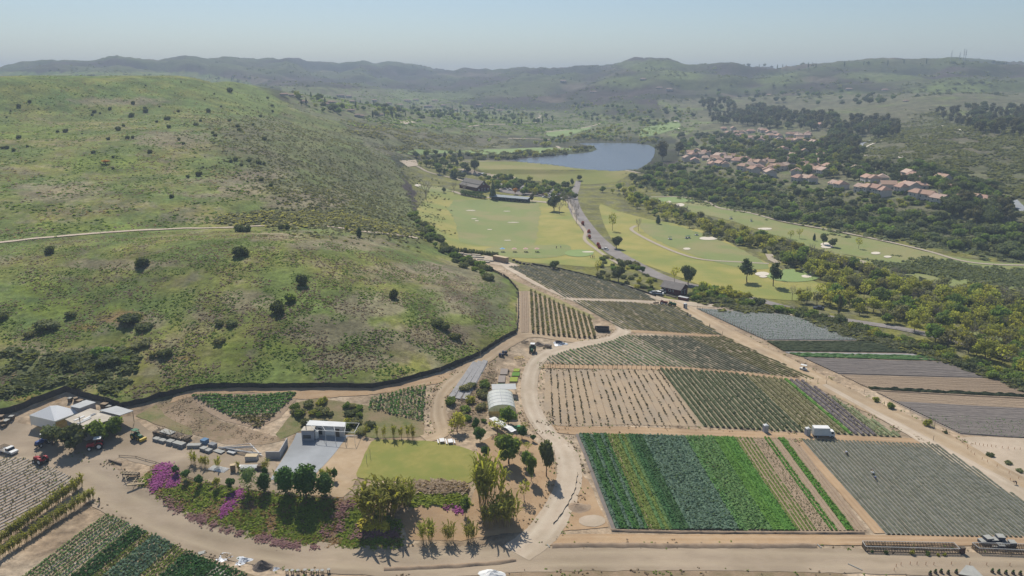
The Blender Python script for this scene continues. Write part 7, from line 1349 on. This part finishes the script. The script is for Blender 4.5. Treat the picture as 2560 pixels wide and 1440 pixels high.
for i, (x, y) in enumerate(TW):
    p = G(x, y); q = G(x+6, y+1.5); rz_ = math.atan2(q.y-p.y, q.x-p.x)+[0, .15, -.3, 1.4, .3][i % 5]*(1 if i < 46 else .15); L_ = random.uniform(7.5, 10) if i >= 46 else random.uniform(7.5, 11.5); W_ = random.uniform(7, 9); hw = random.choice([3.2, 4.0, 4.6]) if i < 46 else random.choice([4.6, 5.2])
    lab = ("red-tiled terrace house in the front row nearest the right edge" if i >= 46 and y > 478 else "red-tiled house half hidden by trees on the right") if i >= 46 else ("pale-roofed house in the farther upper terrace row" if y < 365 else "red-tiled house in the left terraces, %s" % ("near the lake" if x < 1800 else "facing the bluff" if y > 425 else "middle rows" if x < 1960 else "right end"))
    t = gable_house("terrace_house", lab, "house", p, rz_, L_, W_, hw, 2.2, TILE if i % 4 else TILEP, STUC, .5, "red-roofed terraces " + ("right" if i >= 46 else "upper" if y < 365 else "left"), [(L_*.25, .6, 1.6, 1.3, 'f'), (L_*.7, .6, 1.8, 1.4, 'f'), (L_*.3, 2.9, 1.3, 1.1, 'f'), (L_*.72, 2.9, 1.3, 1.1, 'f')], i % 3 == 0, .22 if i % 2 else 0)
XH = [(p, x, y) for pg_, n_, sd in (([(1700,380),(1780,390),(1880,402),(2060,415),(2070,440),(1960,440),(1860,425),(1720,402)], 36, 71), ([(1800,325),(1900,328),(2050,345),(2040,362),(1900,358),(1810,342)], 20, 72), ([(2120,420),(2230,440),(2380,470),(2350,490),(2240,480),(2130,460)], 12, 73)) for p, x, y in scatter(pg_, n_, 12, sd)]
for i, (p, x, y) in enumerate(XH):
    L_ = random.uniform(7, 11); gable_house("terrace_house", "red-tiled house deeper among the garden trees, %s" % ("upper row" if y < 368 else "right side" if x > 2100 else "left cluster"), "house", p, random.choice([-.2, .3, 1.2, 0]), L_, 9, random.choice([3, 4]), 2.2, TILE if i % 3 else TILEP, STUC, .5, "red-roofed houses among trees", [(L_*.3, .6, 1.6, 1.3, 'f'), (L_*.7, .6, 1.6, 1.3, 'f')], i % 3 == 0, .22 if i % 2 else 0)
for i, (x, y) in enumerate(TW):
    for d_ in ((-7, 3), (8, 4), (1, 5)):
        if random.random() < .75: plant(random.choice(['leafy', 'shrub', 'leafy', 'yshrub']), G(x+d_[0]+random.uniform(-3, 3), y+d_[1]+random.uniform(0, 2)), 0, random.uniform(1.6, 3.2), None, "garden bush in front of a red-roofed house, %s" % ("upper row" if y < 365 else "left rows" if x < 1900 else "middle rows" if x < 2100 else "right rows"), "garden bushes before the terraces", "bush", "garden_bush", True, False)
TILEF = pl("faded_tile", (.30, .2, .16), (.36, .25, .2), 1, var=.2)
for i, (x, y) in enumerate([(722,240),(738,243),(842,241),(866,243),(820,257),(872,256),(930,253),(965,261),(976,273),(992,265),(886,290),(896,292),(940,289),(1010,254),(1032,252),(1080,254),(1102,266),(1130,278),(1158,281),(1190,266),(1222,273),(1242,279),(870,278),(805,262),(1060,268),(1475,232),(1400,205),(1600,200),(1640,222),(1665,226),(750,256),(700,238),(1915,240),(2115,225),(2205,227),(2260,255)]):
    p = G(x, y); gable_house("estate_house", "distant low house with faded tile roof on the estate slopes", "house", p, random.uniform(-.4, .4), random.uniform(12, 20)*mpp(x, y), 8*mpp(x, y), 3.2*mpp(x, y), 1.8*mpp(x, y), TILEF, STUC, .6, "distant estate houses", [(3*mpp(x, y), .6, 2*mpp(x, y), 1.6*mpp(x, y), 'f'), (8*mpp(x, y), .6, 2*mpp(x, y), 1.6*mpp(x, y), 'f')], False, .2)
for i, (x, h) in enumerate([(2376,30), (2397,26), (2407,34), (2412,32)]):
    t = thing("radio_mast", ["leftmost radio mast on the right-hand ridge", "second radio mast on the ridge", "third radio mast on the ridge", "rightmost radio mast on the ridge"][i], "mast", G(x, 158)); MB().bar((0, 0, -3), (0, 0, h), .5, 4).build("tower", P_STEEL, t); [MB().box(-1, 1, -1, 1, h*.6+j*5, h*.6+j*5+2).build("antenna", P_WHITE, t) for j in range(2)]

# ---- people
def person_mesh(kind):
    if kind == 'stand': J = {'hip': (0, 0, .92), 'chest': (0, 0, 1.3), 'neck': (0, 0, 1.48), 'head': (0, .02, 1.62), 'crown': (0, .02, 1.74), 'shl': (-.19, 0, 1.4), 'ell': (-.26, .04, 1.12), 'hal': (-.25, .16, .9), 'shr': (.19, 0, 1.4), 'elr': (.26, .04, 1.12), 'har': (.25, .16, .9), 'kl': (-.1, .02, .5), 'al': (-.11, 0, .08), 'tl': (-.11, .16, .04), 'kr': (.1, .02, .5), 'ar': (.11, 0, .08), 'tr': (.11, .16, .04)}
    else: J = {'hip': (0, 0, .86), 'chest': (0, .36, 1.0), 'neck': (0, .52, .98), 'head': (0, .64, .94), 'crown': (0, .74, .90), 'shl': (-.19, .42, .98), 'ell': (-.25, .52, .7), 'hal': (-.18, .6, .45), 'shr': (.19, .42, .98), 'elr': (.25, .52, .7), 'har': (.18, .6, .45), 'kl': (-.13, .1, .47), 'al': (-.13, -.05, .08), 'tl': (-.13, .12, .04), 'kr': (.13, .1, .47), 'ar': (.13, -.05, .08), 'tr': (.13, .12, .04)}
    E_ = [('hip','chest'),('chest','neck'),('neck','head'),('head','crown'),('chest','shl'),('shl','ell'),('ell','hal'),('chest','shr'),('shr','elr'),('elr','har'),('hip','kl'),('kl','al'),('al','tl'),('hip','kr'),('kr','ar'),('ar','tr')]
    Rd = {'hip': .15, 'chest': .16, 'neck': .06, 'head': .1, 'crown': .08, 'shl': .075, 'shr': .075, 'ell': .05, 'elr': .05, 'hal': .04, 'har': .04, 'kl': .075, 'kr': .075, 'al': .05, 'ar': .05, 'tl': .045, 'tr': .045}
    ks = list(J); me = bpy.data.meshes.new("body"); me.from_pydata([J[k_] for k_ in ks], [(ks.index(a), ks.index(b_)) for a, b_ in E_], []); o = bpy.data.objects.new("tmp_body", me); COL.objects.link(o)
    sk = o.modifiers.new("skin", 'SKIN')
    for k_, d in zip(ks, me.skin_vertices[0].data): d.radius = (Rd[k_], Rd[k_]); d.use_root = (k_ == 'hip')
    o.modifiers.new("sub", 'SUBSURF').levels = 1; dg = bpy.context.evaluated_depsgraph_get(); m2 = bpy.data.meshes.new_from_object(o.evaluated_get(dg)); bpy.data.objects.remove(o); m2.name = "body"; return m2, J
SKIN = pl("skin_tone", (.36, .21, .14)); SHW = pl("white_shirt", (.66, .66, .66)); SHB = pl("blue_shirt", (.12, .18, .32)); TRO = pl("dark_trousers", (.03, .035, .05)); HAT = pl("straw_hat", (.5, .4, .25)); SHD = pl("dark_shirt", (.06, .05, .05))
PMS = {k_: person_mesh(k_) for k_ in ('stand', 'bend')}
def person(x, y, rz, kind, shirt, hat, label, group=None, s=1.0):
    src, J = PMS[kind]; me = src.copy(); me.materials.clear(); [me.materials.append(m_) for m_ in (SKIN, shirt, TRO)]
    for f_ in me.polygons:
        c_ = f_.center; hd = (Vector(J['head'])-c_).length < .17 or min((Vector(J['hal'])-c_).length, (Vector(J['har'])-c_).length) < .09
        f_.material_index = 0 if hd else (2 if (c_.z < .88 if kind == 'stand' else (c_.z < .8 and abs(c_.y) < .22)) else 1); f_.use_smooth = True
    t = thing("person", label, "person", G(x, y), rz, group); t.scale = (s, s, s); link("body", me, t)
    c_ = Vector(J['crown']); MB().wheel((0, 0, 0), .2, .03, 12).wheel((0, .06, 0), .1, .12, 10).build("hat", hat, t, (c_.x, c_.y, c_.z)).rotation_euler = (math.pi/2, 0, 0)
person(2116, 1136, 2.5, 'bend', SHW, HAT, "person in pale shirt bending over the berry rows, farthest"); person(2118, 1139, 1.0, 'bend', SHB, HAT, "person in blue crouched beside the pale-shirted one"); person(2179, 1181, 2.8, 'bend', SHD, HAT, "person in dark clothes bending, upper of the trio"); person(2185, 1191, .6, 'bend', SHW, SHW, "person in white shirt bending, middle of the trio"); person(2189, 1200, 2.2, 'bend', SHB, SHD, "person in blue bending, lowest of the trio")
person(1272, 938, .5, 'stand', SHD, SHD, "person standing between the seedling beds"); person(1718, 792, .3, 'stand', SHD, SHD, "left of two people standing by the middle field"); person(1725, 796, 2, 'stand', SHB, SHD, "right of two people standing by the middle field"); person(1774, 820, 1, 'stand', SHD, HAT, "person standing at the middle field's right edge"); person(249, 1260, 1.0, 'stand', SHD, HAT, "person standing at the thin cane row's road end")
for i, (x, y) in enumerate([(1391,622),(1402,621),(1476,645),(1481,646),(1485,646),(1498,648)]): person(x, y, i, 'stand', [SHD, SHB, SHW][i % 3], HAT, "golfer standing near the practice greens", "golfers near the practice greens")
person(2541, 1213, 1.3, 'bend', SHD, SHD, "person in dark clothes crouched on the gravel lane")
# sandbags, logs, irrigation bits
for (x0, y0, x1, y1, l) in [(2120,1411,2155,1427,"pale log lying by the bottom road"),(2043,1362,2053,1371,"short pale log at the earth ridge's end"),(1368,1362,1374,1370,"dead branch at the road junction")]: a, e_ = G(x0, y0), G(x1, y1); tag(MB().bar((0, 0, .15), e_-a+Vector((0, 0, .15)), .13, 6).build("log", P_CRATE, None, a), l, "log")
def ridge_line(label, px, w, h):
    o = strip("earth_ridge", px, w, M_SOILD, .12, seg=.8, k=4, jit=.6); me = o.data; k5 = 5; n_ = len(me.vertices)//k5
    for i, v in enumerate(me.vertices): u = (i % k5)/4*2-1; v.co.z += h*(1-u*u)*(.7+.6*random.random())
    tag(o, None, None, None, "structure")
ridge_line("", [(1380,1366),(1500,1364),(1700,1366),(1900,1366),(2040,1366)], 1.6, .45); ridge_line("", [(960,1424),(1100,1418),(1220,1410),(1290,1402)], 1.2, .35); ridge_line("", [(1528,1327),(1700,1331),(1900,1333),(2160,1333)], .8, .3)
